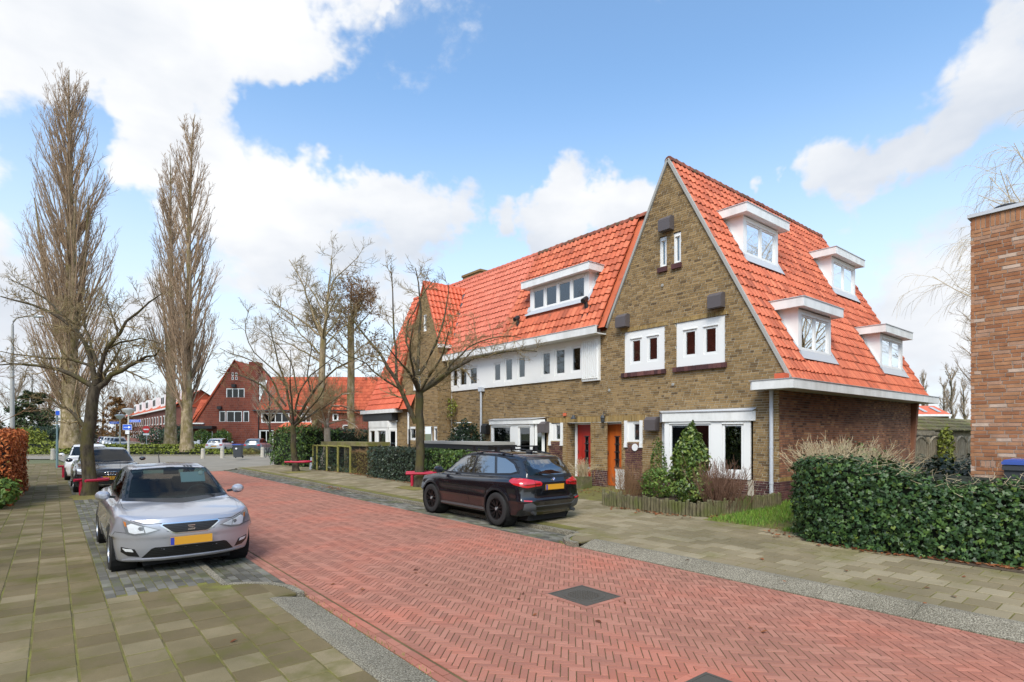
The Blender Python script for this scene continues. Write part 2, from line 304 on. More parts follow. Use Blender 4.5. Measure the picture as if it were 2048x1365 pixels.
def instances(V0, F0, mats4):
    """copies of a small mesh (numpy) at (n,4,4) transforms -> V,F"""
    V0 = np.asarray(V0, float); F0 = np.asarray(F0, int); n = len(mats4)
    H = np.c_[V0, np.ones(len(V0))]; V = np.einsum('nij,kj->nki', mats4, H)[..., :3].reshape(-1, 3)
    F = (F0[None]+(np.arange(n)*len(V0))[:, None, None]).reshape(-1, F0.shape[1]); return V, F
def inst_mesh(name, V0, F0, mats4, m, rnd=None, smooth=False):
    V, F = instances(V0, F0, mats4); n = len(mats4)
    rnd = rng.random(n) if rnd is None else np.asarray(rnd)
    return mesh_np(name, V, F, m, np.repeat(rnd, len(F0)), smooth)
def structure(o, kind='structure'): o['kind'] = kind; return o
def place(root, loc, rz=0.0, label=None):
    """copy of a thing with its parts and sub-parts"""
    r = root.copy(); COL.objects.link(r); r.location = loc; r.rotation_euler = (0, 0, rz)
    if label: r['label'] = label
    for ch in list(root.children):
        c = ch.copy(); COL.objects.link(c); c.parent = r
        for g in ch.children:
            d = g.copy(); COL.objects.link(d); d.parent = c
    return r
def gz(X): return 0.0 if 1.73 < X < 7.2 else (.06 if X <= 1.73 else .08+.033*max(0.0, X-7.63))
def dcam(x, y, z=0): return x*math.sin(TH)+y*math.cos(TH)

# ------------------------------------------------------------------ ground, road, pavements
def sheet(name, pts, m, kind='structure', parent=None):
    me = mesh_np(name, pts, [tuple(range(len(pts)))], m); o = obj(name, me, parent)
    if kind: o['kind'] = kind
    return o
def grid_sheet(name, x0, x1, y0, y1, nx, ny, zf, m):
    V = [(x0+(x1-x0)*i/nx, y0+(y1-y0)*j/ny, zf(x0+(x1-x0)*i/nx)) for j in range(ny+1) for i in range(nx+1)]
    F = [(j*(nx+1)+i, j*(nx+1)+i+1, (j+1)*(nx+1)+i+1, (j+1)*(nx+1)+i) for j in range(ny) for i in range(nx)]
    return structure(obj(name, mesh_np(name, V, F, m)))
def block(L, W, T, ch):
    """bevelled paving block, top at z=0 (numpy verts, quads)"""
    a, b = L/2, W/2
    V = [(-a, -b, -T), (a, -b, -T), (a, b, -T), (-a, b, -T), (-a, -b, -ch), (a, -b, -ch), (a, b, -ch), (-a, b, -ch),
         (-a+ch, -b+ch, 0), (a-ch, -b+ch, 0), (a-ch, b-ch, 0), (-a+ch, b-ch, 0)]
    F = [(0, 1, 5, 4), (1, 2, 6, 5), (2, 3, 7, 6), (3, 0, 4, 7), (4, 5, 9, 8), (5, 6, 10, 9), (6, 7, 11, 10), (7, 4, 8, 11), (8, 9, 10, 11)]
    return np.array(V), np.array(F)
def xf(x, y, z, a, slope=0.0, tilt=.006):
    """4x4 transforms: rotate by a about z, small random tilt, ground slope along x"""
    n = len(x); c, s = np.cos(a), np.sin(a); Mx = np.zeros((n, 4, 4)); tx = rng.normal(0, tilt, n)+slope; ty = rng.normal(0, tilt, n)
    Mx[:, 0, 0] = c; Mx[:, 0, 1] = -s; Mx[:, 1, 0] = s; Mx[:, 1, 1] = c
    Mx[:, 2, 0] = tx*c+ty*s; Mx[:, 2, 1] = -tx*s+ty*c; Mx[:, 2, 2] = 1; Mx[:, 0, 3] = x; Mx[:, 1, 3] = y; Mx[:, 2, 3] = z; Mx[:, 3, 3] = 1
    return Mx
def in_view(x, y, z=0, m=60):
    d = x*math.sin(TH)+y*math.cos(TH); r = x*math.cos(TH)-y*math.sin(TH); d = np.maximum(d, .01)
    px = 1024+1130*r/d; py = 867+1130*(2-z)/d
    return (d > 2) & (px > -m) & (px < 2048+m) & (py < 1365+m), d
def pave(parent, piece, rest, VF, x, y, z, a, m, hero=300, slope=0.0, tilt=.006):
    """the nearest pieces as objects of their own, the others as one part"""
    V0, F0 = VF; X = xf(x, y, z, a, slope, tilt); vis, d = in_view(x, y); order = np.argsort(np.where(vis, d, 1e6))
    hid = order[:hero]; hid = hid[vis[hid]]; mask = np.ones(len(x), bool); mask[hid] = False
    var = [mesh_np(piece, V0, F0, m, np.full(len(F0), (k+.5)/7)) for k in range(7)]
    for i in hid:
        o = link(bpy.data.objects.new(piece, var[random.randrange(7)])); o.matrix_world = Matrix(X[i].tolist())
        mw = o.matrix_world.copy(); o.parent = parent; o.matrix_parent_inverse = Matrix.Translation(parent.location).inverted()
    obj(rest, inst_mesh(rest, V0, F0, X[mask], m), parent, True, 'stuff')
def clip_poly(P, x0, x1, y0, y1):
    for ax, lim, sg in ((0, x0, 1), (0, x1, -1), (1, y0, 1), (1, y1, -1)):
        Q = []
        for i in range(len(P)):
            a, b = P[i], P[(i+1) % len(P)]; da, db = (a[ax]-lim)*sg, (b[ax]-lim)*sg
            if da >= 0: Q.append(a)
            if da*db < 0: t_ = da/(da-db); Q.append((a[0]+(b[0]-a[0])*t_, a[1]+(b[1]-a[1])*t_))
        P = Q
        if len(P) < 3: return []
    return P

gzf = lambda x: .08+.033*max(0., x-7.63)
sheet('ground', [(-900, -300, -.09), (900, -300, -.09), (900, 1500, -.09), (-900, 1500, -.09)], 'far_ground')
road = sheet('road', [(2.30, -8, -.0065), (7.30, -8, -.0065), (7.30, 33.2, -.0065), (2.30, 33.2, -.0065)], 'road_joint')
lp = sheet('left_pavement', [(-4.5, -8, .053), (2.10, -8, .053), (2.10, 7.0, .053), (2.30, 7.0, .053), (2.28, 7.35, .053), (2.15, 7.62, .053), (1.93, 7.84, .053), (1.70, 7.95, .053), (1.70, 47.5, .053), (-4.5, 47.5, .053)], 'joint_soil')
rp = structure(obj('right_pavement', mesh_np('right_pavement', [(7.45, -8, .068), (7.98, -8, .084), (14.4, -8, .296), (7.45, 6.95, .068), (7.98, 6.95, .084), (14.4, 6.95, .296), (7.98, 34, .084), (14.4, 34, .296), (7.20, 6.95, .068), (7.22, 7.2, .068), (7.36, 7.36, .07), (7.55, 7.48, .072), (7.82, 7.56, .08), (7.98, 7.7, .084)], [(0, 1, 4, 3), (1, 2, 5, 4), (4, 5, 7, 6, 13), (8, 3, 4, 13, 12, 11, 10, 9)], 'joint_soil')))
bay = sheet('left_parking_strip', [(1.70, 7.6, -.012), (2.42, 7.3, -.012), (2.42, 33.2, -.012), (1.70, 33.2, -.012)], 'joint_soil')
bay2 = sheet('right_parking_strip', [(7.08, 7.4, -.010), (7.95, 7.4, -.010), (7.95, 34.0, -.010), (7.08, 34.0, -.010)], 'joint_soil')

# red herringbone road bricks (45 degrees), straight rows along both edges
L_, W_ = .2, .0667; n_ = 3; k = np.arange(-260, 700); mm = np.arange(-130, 130)
K, Q = np.meshgrid(k, mm, indexing='ij'); K = K.ravel(); Q = Q.ravel()
hx, hy = K+n_/2, K+2*n_*Q+.5; vx, vy = K+.5, K+1+2*n_*Q+n_/2
A = R_(45)
def rot(x, y): return (x*math.cos(A)-y*math.sin(A))*W_, (x*math.sin(A)+y*math.cos(A))*W_
X0, X1, Y1 = 2.60, 7.08, 33.0
bx = np.concatenate([rot(hx, hy)[0], rot(vx, vy)[0]])+4.7; by = np.concatenate([rot(hx, hy)[1], rot(vx, vy)[1]])+10
ba = np.concatenate([np.full(len(hx), A), np.full(len(vx), A+math.pi/2)])
MH = [(4.79, 5.40, 4.52, 5.18), (3.65, 4.24, 2.03, 2.64)]
keep = (bx > X0-.12) & (bx < X1+.12) & (by < Y1) & (by > -3) & in_view(bx, by, 0, 500)[0]
for x0, x1, y0, y1 in MH: keep &= ~((bx > x0-.035) & (bx < x1+.035) & (by > y0-.035) & (by < y1+.035))
bx, by, ba = bx[keep], by[keep], ba[keep]
ext = .5*(L_+W_)/math.sqrt(2)
full = (bx-ext > X0) & (bx+ext < X1)
wave = lambda x, y: .006*np.sin(x*1.7+y*.9)+.004*np.sin(y*2.3)-.002
pave(road, 'brick', 'brickwork', block(L_-.0085, W_-.008, .05, .0025), bx[full], by[full], wave(bx[full], by[full])*.15+rng.normal(0, .0008, full.sum()), ba[full], 'road_brick', tilt=.003)
mb = MB()
for x, y, a in zip(bx[~full], by[~full], ba[~full]):
    c, s = math.cos(a), math.sin(a); l, w = L_/2-.005, W_/2-.0047
    P = clip_poly([(x+i*l*c-j*w*s, y+i*l*s+j*w*c) for i, j in ((-1, -1), (1, -1), (1, 1), (-1, 1))], X0+.003, X1-.003, -10, 99)
    if P: mb.prism([(p[0], p[1], -.04) for p in P], (0, 0, .04))
for x in (2.455, 2.535, 7.125):                     # straight edge rows
    for j in range(int((Y1+2)/.21)):
        y = -2+j*.21+(.1 if x == 2.535 else 0); mb.box(x-.036, x+.036, y, y+.203, -.05, random.uniform(-.002, .001))
for x0, x1, y0, y1 in MH:                            # rows round the manhole frames
    for j in range(3):
        w = (x1-x0+.14)/3
        for yy in (y0-.07, y1+.003): mb.box(x0-.07+j*w, x0-.07+(j+1)*w-.006, yy, yy+.067, -.05, .0035)
        w = (y1-y0)/3
        for xx in (x0-.07, x1+.003): mb.box(xx, xx+.067, y0+j*w, y0+(j+1)*w-.006, -.05, .0035)
mb.build('edge_brickwork', 'road_brick', road, kind='stuff')
for i, (x0, x1, y0, y1) in enumerate(MH):
    mh = thing('manhole_cover', ['square cast iron manhole cover with round lid in the middle of the brick road', 'dark manhole cover cut off by the bottom of the picture, nearest in the road'][i], 'manhole cover', ((x0+x1)/2, (y0+y1)/2, 0))
    f = MB(); cx, cy = (x0+x1)/2, (y0+y1)/2; w = (x1-x0)/2
    f.box(x0, x1, y0, y1, -.05, .0022)
    for q in ((x0, x1, y0, y0+.03), (x0, x1, y1-.03, y1), (x0, x0+.03, y0+.03, y1-.03), (x1-.03, x1, y0+.03, y1-.03)): f.box(*q, .0024, .0055)
    f.build('frame', 'cast_iron', mh)
    l = MB(); l.lathe([(w-.05, .0024), (w-.05, .0055), (w-.07, .006), (w-.075, .004), (.0, .004)], cx, cy, 32)
    for a in range(-5, 6):
        for b in range(-5, 6):
            px, py = a*.042, b*.042
            if px*px+py*py < (w-.1)**2: l.box(cx+px-.014, cx+px+.014, cy+py-.014, cy+py+.014, .004, .008)
    l.build('lid', 'cast_iron', mh)

# left pavement tiles
P_ = .318; xs, ys = [], []
for i in range(-9, 1):
    x = .487-P_/2+i*P_
    for j in range(int(50/P_)):
        y = -2+j*P_+(P_/2 if i % 2 else 0)
        if y < 47.2: xs.append(x); ys.append(y)
fillq = []
for i in range(5):
    x = .487+P_/2+i*P_
    if x > 1.93: break
    for j in range(int(10/P_)):
        y = -2+j*P_+(P_/2 if i % 2 == 0 else 0)
        if y+P_/2 < 8.12: xs.append(x); ys.append(y); last = y+P_/2
    if x < 1.6: fillq.append((x-P_/2+.006, x+P_/2-.006, last+.006, 8.13))
xs, ys = np.array(xs), np.array(ys); v = in_view(xs, ys, 0, 400)[0]; xs, ys = xs[v], ys[v]
pave(lp, 'tile', 'tile_paving', block(P_-.016, P_-.014, .04, .005), xs, ys, .06+rng.normal(0, .002, len(xs)), rng.normal(0, .006, len(xs)), 'tile_grey', tilt=.008)
# dark pavers of the left bay: on the pavement side, then (past the white kerb line) at road height
TREEPITS = [(.92, 21.9)]
xs, ys = [], []
for i in range(11):
    for j in range(130):
        x, y = .487+.055+i*.107, 8.245+j*.212+(.106 if i % 2 else 0)
        if x < 1.66 and not any(abs(x-a) < .62 and -1.25 < y-b < .75 for a, b in TREEPITS): xs.append(x); ys.append(y)
pave(lp, 'paver', 'dark_paving', block(.098, .2, .04, .003), np.array(xs), np.array(ys), .059+rng.normal(0, .002, len(xs)), rng.normal(0, .012, len(xs)), 'paver_dark', tilt=.01)
xs, ys = [], []
for i in range(6):
    for j in range(120):
        x, y = 1.83+i*.107, 7.75+j*.212+(.106 if i % 2 else 0)
        if x < 2.40: xs.append(x); ys.append(y)
pave(bay, 'paver', 'dark_paving', block(.098, .2, .04, .003), np.array(xs), np.array(ys), rng.normal(0, .002, len(xs)), rng.normal(0, .012, len(xs)), 'paver_dark', 120, tilt=.01)
xs, ys = [], []
for i in range(8):
    for j in range(124):
        x, y = 7.215+i*.094, 7.6+j*.212+(.106 if i % 2 else 0)
        if x < 7.90: xs.append(x); ys.append(y)
pave(bay2, 'paver', 'dark_paving', block(.088, .2, .04, .003), np.array(xs), np.array(ys), .001+rng.normal(0, .003, len(xs)), rng.normal(0, .015, len(xs)), 'paver_dark', 150, tilt=.012)
# right pavement tiles (rows along the street, half-staggered), rising gently to the gardens
P2 = .302; xs, ys = [], []
TREEPITS2 = [(9.75, 17.02), (9.2, 27.9)]
GARDEN = lambda x, y: (y > 9.75 and x > 10.75 and not (9.75 < y < 16.2 and x < 11.2)) or (6.75 < y <= 9.75 and x > 10.85) or (y <= 6.75 and x > 10.65 and y > 4.4) or (y <= 4.4 and x > 10.45)
for i in range(23):
    x = 7.64+P2/2+i*P2
    for j in range(int(44/P2)):
        y = -4+j*P2+(P2/2 if i % 2 else 0)
        if y > 33.8: continue
        if y > 7.75 and x < 8.0+P2/2: continue
        if GARDEN(x, y) or any(abs(x-a) < .6 and abs(y-b) < .75 for a, b in TREEPITS2): continue
        xs.append(x); ys.append(y)
xs, ys = np.array(xs), np.array(ys); v = in_view(xs, ys, 0, 400)[0]; xs, ys = xs[v], ys[v]
pave(rp, 'tile', 'tile_paving', block(P2-.013, P2-.013, .04, .005), xs, ys, .08+.033*(xs-7.63)+rng.normal(0, .0015, len(xs)), rng.normal(0, .005, len(xs)), 'tile_grey_right', slope=.033, tilt=.006)

# kerbs: broad bevelled stones near, narrow ones along the bays
def kerb_line(owner, pts, w, z0, z1, step, m='kerb_stone', bevel=.0, name='kerb_stone'):
    """stones along a polyline of the kerb's road-side edge; w to the left of travel"""
    P = [Vector((*p, 0)) for p in pts]; acc = []
    for a, b in zip(P[:-1], P[1:]):
        n = max(1, round((b-a).length/step)); acc += [(a+(b-a)*i/n, a+(b-a)*(i+1)/n) for i in range(n)]
    for i, (a, b) in enumerate(acc):
        da = (b-a).normalized(); pa = acc[i-1] if i else None; nx = acc[i+1] if i+1 < len(acc) else None
        na = (da+((pa[1]-pa[0]).normalized() if pa else da)).normalized(); nb = (da+((nx[1]-nx[0]).normalized() if nx else da)).normalized()
        l = lambda v: Vector((-v.y, v.x, 0)); g = da*.003; zz = random.uniform(-.003, .003)
        o1, o2 = a+g, b-g; i1, i2 = a+l(na)*w+g, b+l(nb)*w-g; b1, b2 = a+l(na)*(bevel)+g, b+l(nb)*(bevel)-g
        up = lambda v, z: (v.x, v.y, z+zz)
        V = [up(o1, -.08), up(o2, -.08), up(i2, -.08), up(i1, -.08), up(o1, z0), up(o2, z0), up(b2, z1), up(b1, z1), up(i2, z1), up(i1, z1)]
        F = [(0, 1, 5, 4), (4, 5, 6, 7), (7, 6, 8, 9), (2, 3, 9, 8), (1, 2, 8, 6, 5), (3, 0, 4, 7, 9)]
        obj(name, mesh_np(name, V, F, m), owner)
kerb_line(rp, [(7.19, -7.9), (7.19, 6.95)], -.43, .006, .092, 1.0, bevel=-.33)
kerb_line(rp, [(7.10, 6.99), (7.11, 7.22), (7.26, 7.44), (7.50, 7.58), (7.80, 7.66), (7.86, 7.80)], -.11, .07, .085, .24)
kerb_line(rp, [(7.86, 7.82), (7.86, 34.0)], -.12, .06, .078, 1.0)
kerb_line(lp, [(2.40, 6.95), (2.40, -7.9)], -.42, .004, .066, 1.0, bevel=-.33)
kerb_line(lp, [(1.76, 33.0), (1.76, 8.02), (1.98, 7.90), (2.24, 7.66), (2.38, 7.36), (2.40, 6.98)], -.09, .045, .064, .5)
# fill tiles between the near kerbs and the curved ends
mb = MB()
for q_ in fillq: mb.box(*q_, .03, .060)
mb.prism([(1.80, 6.95, .03), (2.30, 6.98, .03), (2.27, 7.33, .03), (2.14, 7.60, .03), (1.92, 7.82, .03), (1.80, 7.86, .03)], (0, 0, .0275)); mb.build('fill_paving', 'tile_grey', lp, kind='stuff')
mb = MB(); mb.prism([(7.24, 6.97, .04), (7.25, 7.19, .04), (7.38, 7.33, .04), (7.56, 7.45, .04), (7.83, 7.53, .04), (7.92, 7.62, .04), (7.92, 6.97, .04)], (0, 0, .044)); mb.build('fill_paving', 'tile_grey_right', rp, kind='stuff')

# moss and soil in the tree pits, crossing plateau and cross street at the far end, island lawn
pm = []
for i, (x, y) in enumerate(TREEPITS+TREEPITS2):
    w, l0, l1 = (.60, 1.2, .72) if i == 0 else (.62, .8, .8); z = (.052 if x < 2 else gzf(x)-.012)
    V = []; 
    for a in range(14):
        th = a/14*2*math.pi; rx = w*(1+.05*math.sin(a*3.1)); ry = (l0 if math.sin(th) < 0 else l1)
        e = .62; V.append((x+rx*math.copysign(abs(math.cos(th))**e, math.cos(th)), y+ry*math.copysign(abs(math.sin(th))**e, math.sin(th)), z))
    V.append((x, y, z+.05)); F = [(a, (a+1) % 14, 14) for a in range(14)]
    pit = structure(obj('mossy_soil', mesh_np('mossy_soil', V, F, 'moss_path')))
S_, C_ = math.sin(TH), math.cos(TH)
def fd(r, d, z): return (d*S_+r*C_, d*C_-r*S_, z)
cn = structure(obj('corner_pavement', mesh_np('corner_pavement', [(1.7, 33.2, -.004), (7.2, 33.2, -.004), fd(-36, 44.6, -.004), fd(-14.2, 44.6, -.004)], [(0, 1, 3, 2)], 'street_far')))
structure(obj('corner_pavement', mesh_np('corner_pavement', [(7.2, 33.2, .02), (7.98, 33.6, .075), (11.0, 33.9, .17), (16.5, 33.0, .25), fd(-14.2, 44.5, .02), fd(-12, 44.6, .06), fd(10, 44.6, .2)], [(0, 1, 5, 4), (1, 2, 3, 6, 5)], 'tile_grey_right')))
structure(obj('cross_street', mesh_np('cross_street', [fd(-70, 44.5, -.03), fd(30, 44.5, -.03), fd(30, 50.2, -.03), fd(-70, 50.2, -.03)], [(0, 1, 2, 3)], 'street_far')))
structure(obj('cross_kerb', mesh_np('cross_kerb', [fd(-70, 50.2, -.03), fd(-21.5, 50.2, -.03), fd(-21.5, 50.2, .10), fd(-70, 50.2, .10), fd(-21.5, 50.5, .10), fd(-70, 50.5, .10)], [(0, 1, 2, 3), (3, 2, 4, 5)], 'kerb_stone')))
structure(obj('green', mesh_np('green', [fd(-70, 50.5, .05), fd(-21.5, 50.5, .05), fd(-26, 63, .05), fd(-70, 63, .05)], [(0, 1, 2, 3)], 'lawn_ground')))
structure(obj('side_street', mesh_np('side_street', [fd(-70, 63, -.035), fd(-20, 63, -.035), (9.0, 320, -.035), (2, 320, -.035), (2.4, 84, -.035), fd(-70, 70, -.035)], [(0, 1, 2, 3, 4, 5)], 'street_far')))
structure(obj('forecourt', mesh_np('forecourt', [fd(-23, 50.2, -.025), fd(30, 50.2, -.025), fd(30, 77, -.025), fd(-30, 77, -.025)], [(0, 1, 2, 3)], 'street_far')))
structure(sheet('path_front', [(11.0, 9.78, .168), (11.2, 16.4, .178), (13.77, 16.4, .268), (13.77, 9.78, .268)], 'moss_path'))
structure(sheet('garden_soil', [(10.8, 16.4, .175), (10.75, 34.0, .175), (13.77, 34.0, .274), (13.77, 16.4, .274)], 'soil'))
structure(sheet('lawn_soil', [(10.62, 4.4, .172), (10.62, 6.75, .172), (13.0, 6.55, .24), (24, 6.58, .30), (24, 4.4, .30)], 'lawn_ground'))
structure(sheet('worn_path', [(10.45, 4.55, .168), (10.6, 5.25, .176), (12.6, 5.15, .238), (13.4, 4.6, .25)], 'moss_path'))
structure(sheet('yard_soil', [(9.6, -6, .15), (10.0, 4.42, .165), (40, 4.42, .30), (40, -6, .30)], 'soil'))

# ------------------------------------------------------------------ houses: brick walls, tiles, windows
class Wall:
    """a wall plane: u runs along it, z up, d out of it"""
    def __init__(s, O, U, N): s.O, s.U, s.N = Vector(O), Vector(U), Vector(N)
    def p(s, u, z, d=0.0): return s.O+s.U*u+Vector((0, 0, z))+s.N*d
    def box(s, mb, u0, u1, z0, z1, d0, d1, r=None):
        return mb.obox(s.p(u0, z0, d0), s.U*(u1-u0), s.N*(d1-d0), (0, 0, z1-z0), r)
def intervals(outline, holes, z, zb=None):
    segs = [outline(z)]
    for u0, u1, z0, z1 in holes:
        if z0 < z < z1:
            segs = [q for a, b in segs for q in ((a, min(b, u0)), (max(a, u1), b)) if q[1]-q[0] > .012]
    return [q for q in segs if q[1]-q[0] > .012]
CUBEF = np.array([(4, 5, 6, 7), (0, 1, 5, 4), (1, 2, 6, 5), (2, 3, 7, 6), (3, 0, 4, 7)])
def brickwork(wall_obj, W, outline, holes, z0, z1, m, course=.0625, L=.215, hb=.105, j=.013, depth=.05, hero=0, bond='flemish', mortar='mortar', soldier=False):
    """real bricks with recessed mortar; the ones nearest the street viewer are objects of their own"""
    items = []; mv, mf = [], []
    n = max(1, round((z1-z0)/course)); c = (z1-z0)/n
    for k in range(n):
        za = z0+k*c; zm = za+c/2
        for a, b in intervals(outline, holes, zm):
            i = len(mv); mv += [W.p(a, za, -.009), W.p(b, za, -.009), W.p(b, za+c, -.009), W.p(a, za+c, -.009)]; mf.append((i, i+1, i+2, i+3))
            if soldier: pat = [(.0625-j, 0)]
            elif bond == 'flemish': pat = [(L-j, 0)] if k % 2 else [(L-j, 0), (hb-j+.002, 1)]
            else: pat = [(L-j, 0), (L-j, 0), (L*.75, 0), (L-j, 0), (hb, 1)]
            u = math.floor(a/1.0)*1.0-.33*((k*7) % 5)/5-(L/2 if k % 2 else 0); q = (k*3) % len(pat)
            while u < b:
                l, hd = pat[q % len(pat)]; q += 1
                if bond == 'wild' and random.random() < .2: q += 1
                x0, x1 = max(u, a), min(u+l, b)
                if x1-x0 > .02: items.append(((x0+x1)/2, zm, x1-x0, c-j, hd, abs(x1-x0-l) < 1e-6))
                u += l+j
    obj('mortar_bed', mesh_np('mortar_bed', [tuple(p) for p in mv], np.array(mf), mortar), wall_obj)
    if not items: return
    I = np.array([(a, b, l, h) for a, b, l, h, hd, f in items]); hd = np.array([x[4] for x in items]); fl = np.array([x[5] for x in items])
    P = np.array(W.O)[None]+np.array(W.U)[None]*I[:, :1]+np.array([[0, 0, 1.]])*I[:, 1:2]
    n = len(I); prd = rng.normal(0, .0018, n)
    rnd = np.clip(rng.beta(2.2, 2.0, n)*(1-.28*hd)+rng.normal(0, .06, n), 0, 1)
    ch = np.zeros(n, bool)
    if hero:
        vis, d = in_view(P[:, 0], P[:, 1], P[:, 2], 10); sc = np.where(vis & fl, d-(.6*(1-hd)), 1e6); o = np.argsort(sc)[:hero]; o = o[sc[o] < 1e5]; ch[o] = True
        cache = {}
        for i in o:
            key = (round(I[i, 2], 3), int(rnd[i]*7))
            if key not in cache:
                l, h = I[i, 2]/2, I[i, 3]/2
                V = [W.U*u_+Vector((0, 0, z_))+W.N*d_ for d_ in (-depth, 0) for u_, z_ in ((-l, -h), (l, -h), (l, h), (-l, h))]
                cache[key] = mesh_np('brick', [tuple(v) for v in V], CUBEF, m, np.full(5, min(.99, (key[1]+.5)/7)))
            b = obj('brick', cache[key]); b.location = Vector(P[i])+W.N*prd[i]; b.parent = wall_obj
            pm_ = Matrix.Identity(4); q = wall_obj; ch_ = []
            while q: ch_.append(q); q = q.parent
            for q in reversed(ch_): pm_ = pm_ @ q.matrix_parent_inverse @ Matrix.LocRotScale(q.location, q.rotation_euler, q.scale)
            b.matrix_parent_inverse = pm_.inverted()
    I, P, prd, rnd = I[~ch], P[~ch], prd[~ch], rnd[~ch]; n = len(I); U, N = np.array(W.U), np.array(W.N); Z = np.array([0, 0, 1.])
    V = np.zeros((n, 8, 3))
    for i, (dd, su, sz) in enumerate([(-depth, -1, -1), (-depth, 1, -1), (-depth, 1, 1), (-depth, -1, 1), (0, -1, -1), (0, 1, -1), (0, 1, 1), (0, -1, 1)]):
        V[:, i] = P+U*(su*I[:, 2:3]/2)+Z*(sz*I[:, 3:4]/2)+N*(dd+prd[:, None])
    F = (CUBEF[None]+(np.arange(n)*8)[:, None, None]).reshape(-1, 4)
    obj('brickwork', mesh_np('brickwork', V.reshape(-1, 3), F, m, np.repeat(rnd, 5)), wall_obj, True, 'stuff')
TP = [(0, .012), (.14, .044), (.36, .056), (.60, .020), (.80, .0), (1.05, .010)]
def tile_mesh(w, l, lift=.046, th=.030):
    V = []; n = len(TP)
    for v, dz in ((0.0, lift-th), (0.0, lift), (l*.55, lift*.42), (l, -.008)):
        V += [(u*w, v, h+dz) for u, h in TP]
    F = [(r*n+i, r*n+i+1, (r+1)*n+i+1, (r+1)*n+i) for r in range(3) for i in range(n-1)]+[(0, n, 2*n, 3*n), (n-1, 4*n-1, 3*n-1, 2*n-1)]
    return np.array(V), np.array(F)
def tiles(owner, E0, U, V, inside, ulen, vlen, m, du=.215, dv=.31, hero=300, jit=.004, over=.03, near=None):
    """pantiles on a roof plane: E0 eave corner, U along the eave, V up the slope"""
    U, V = Vector(U).normalized(), Vector(V).normalized(); N = U.cross(V)
    if N.z < 0: N = -N
    nu, nv = round(ulen/du), round(vlen/dv); du, dv = ulen/nu, vlen/nv
    T0, F0 = tile_mesh(du, dv*1.22); mats_ = []
    for j in range(nv):
        for i in range(nu):
            u, v = i*du, j*dv-over
            if not inside(u+du/2, v+dv/2): continue
            p = Vector(E0)+U*(u+random.gauss(0, jit))+V*(v+random.gauss(0, jit*1.5))+N*(.02+random.gauss(0, .002))
            a = random.gauss(0, .012); b = random.gauss(0, .010)
            u2 = (U+V*a+N*b).normalized(); v2 = (V-U*a).normalized(); n2 = u2.cross(v2)
            if n2.dot(N) < 0: n2 = -n2
            mats_.append(((u2.x, v2.x, n2.x, p.x), (u2.y, v2.y, n2.y, p.y), (u2.z, v2.z, n2.z, p.z), (0, 0, 0, 1)))
    X = np.array(mats_); n = len(X); keep = np.ones(n, bool)
    if hero:
        d = X[:, 0, 3]*math.sin(TH)+X[:, 1, 3]*math.cos(TH)+.3*X[:, 2, 3]; o = np.argsort(d)[:hero]; keep[o] = False
        var = [mesh_np('roof_tile', T0, F0, m, np.full(len(F0), (k+.5)/7), True) for k in range(7)]
        for q in var: q.set_sharp_from_angle(angle=R_(50))
        pm_ = Matrix.Identity(4); q = owner; ch_ = []
        while q: ch_.append(q); q = q.parent
        for q in reversed(ch_): pm_ = pm_ @ q.matrix_parent_inverse @ Matrix.LocRotScale(q.location, q.rotation_euler, q.scale)
        inv = pm_.inverted()
        for i in o:
            b = link(bpy.data.objects.new('roof_tile', var[min(6, int(random.betavariate(2.2, 1.6)*7))])); b.matrix_world = Matrix(X[i].tolist()); b.parent = owner; b.matrix_parent_inverse = inv
    if keep.any():
        me = inst_mesh('tiling', T0, F0, X[keep], m, rng.beta(2.2, 1.6, keep.sum()), True); me.set_sharp_from_angle(angle=R_(50)); obj('tiling', me, owner, True, 'stuff')
def ridge(owner, a, b, r=.13, m='ridge_tile', n=None, lap=.02):
    a, b = Vector(a), Vector(b); D = (b-a); n = n or max(1, round(D.length/.34)); d = D/n
    side = d.normalized().cross(Vector((0, 0, 1))).normalized(); up = side.cross(d.normalized())
    if up.z < 0: up = -up
    V = []; S = 7
    for t_, rr in ((-.04, r*1.06), (.82, r*.97), (.82, r*1.12), (1.0, r*1.12)):
        for k in range(S):
            th = math.pi*(k/(S-1)*1.16-.08); V.append(d*t_+side*math.cos(th)*rr+up*(math.sin(th)*rr))
    F = [(q*S+k, q*S+k+1, (q+1)*S+k+1, (q+1)*S+k) for q in range(3) for k in range(S-1)]+[tuple(range(S)), tuple(range(3*S, 4*S))]
    var = [mesh_np('ridge_tile', [tuple(v) for v in V], F, m, np.full(len(F), (k+.5)/5), True) for k in range(5)]
    for q in var: q.set_sharp_from_angle(angle=R_(40))
    for i in range(n):
        o = obj('ridge_tile', random.choice(var)); o.location = a+d*i+Vector((0, 0, random.gauss(0, .006)))
        o.parent = owner; pm_ = Matrix.Identity(4); q = owner; ch_ = []
        while q: ch_.append(q); q = q.parent
        for q in reversed(ch_): pm_ = pm_ @ q.matrix_parent_inverse @ Matrix.LocRotScale(q.location, q.rotation_euler, q.scale)
        o.matrix_parent_inverse = pm_.inverted()
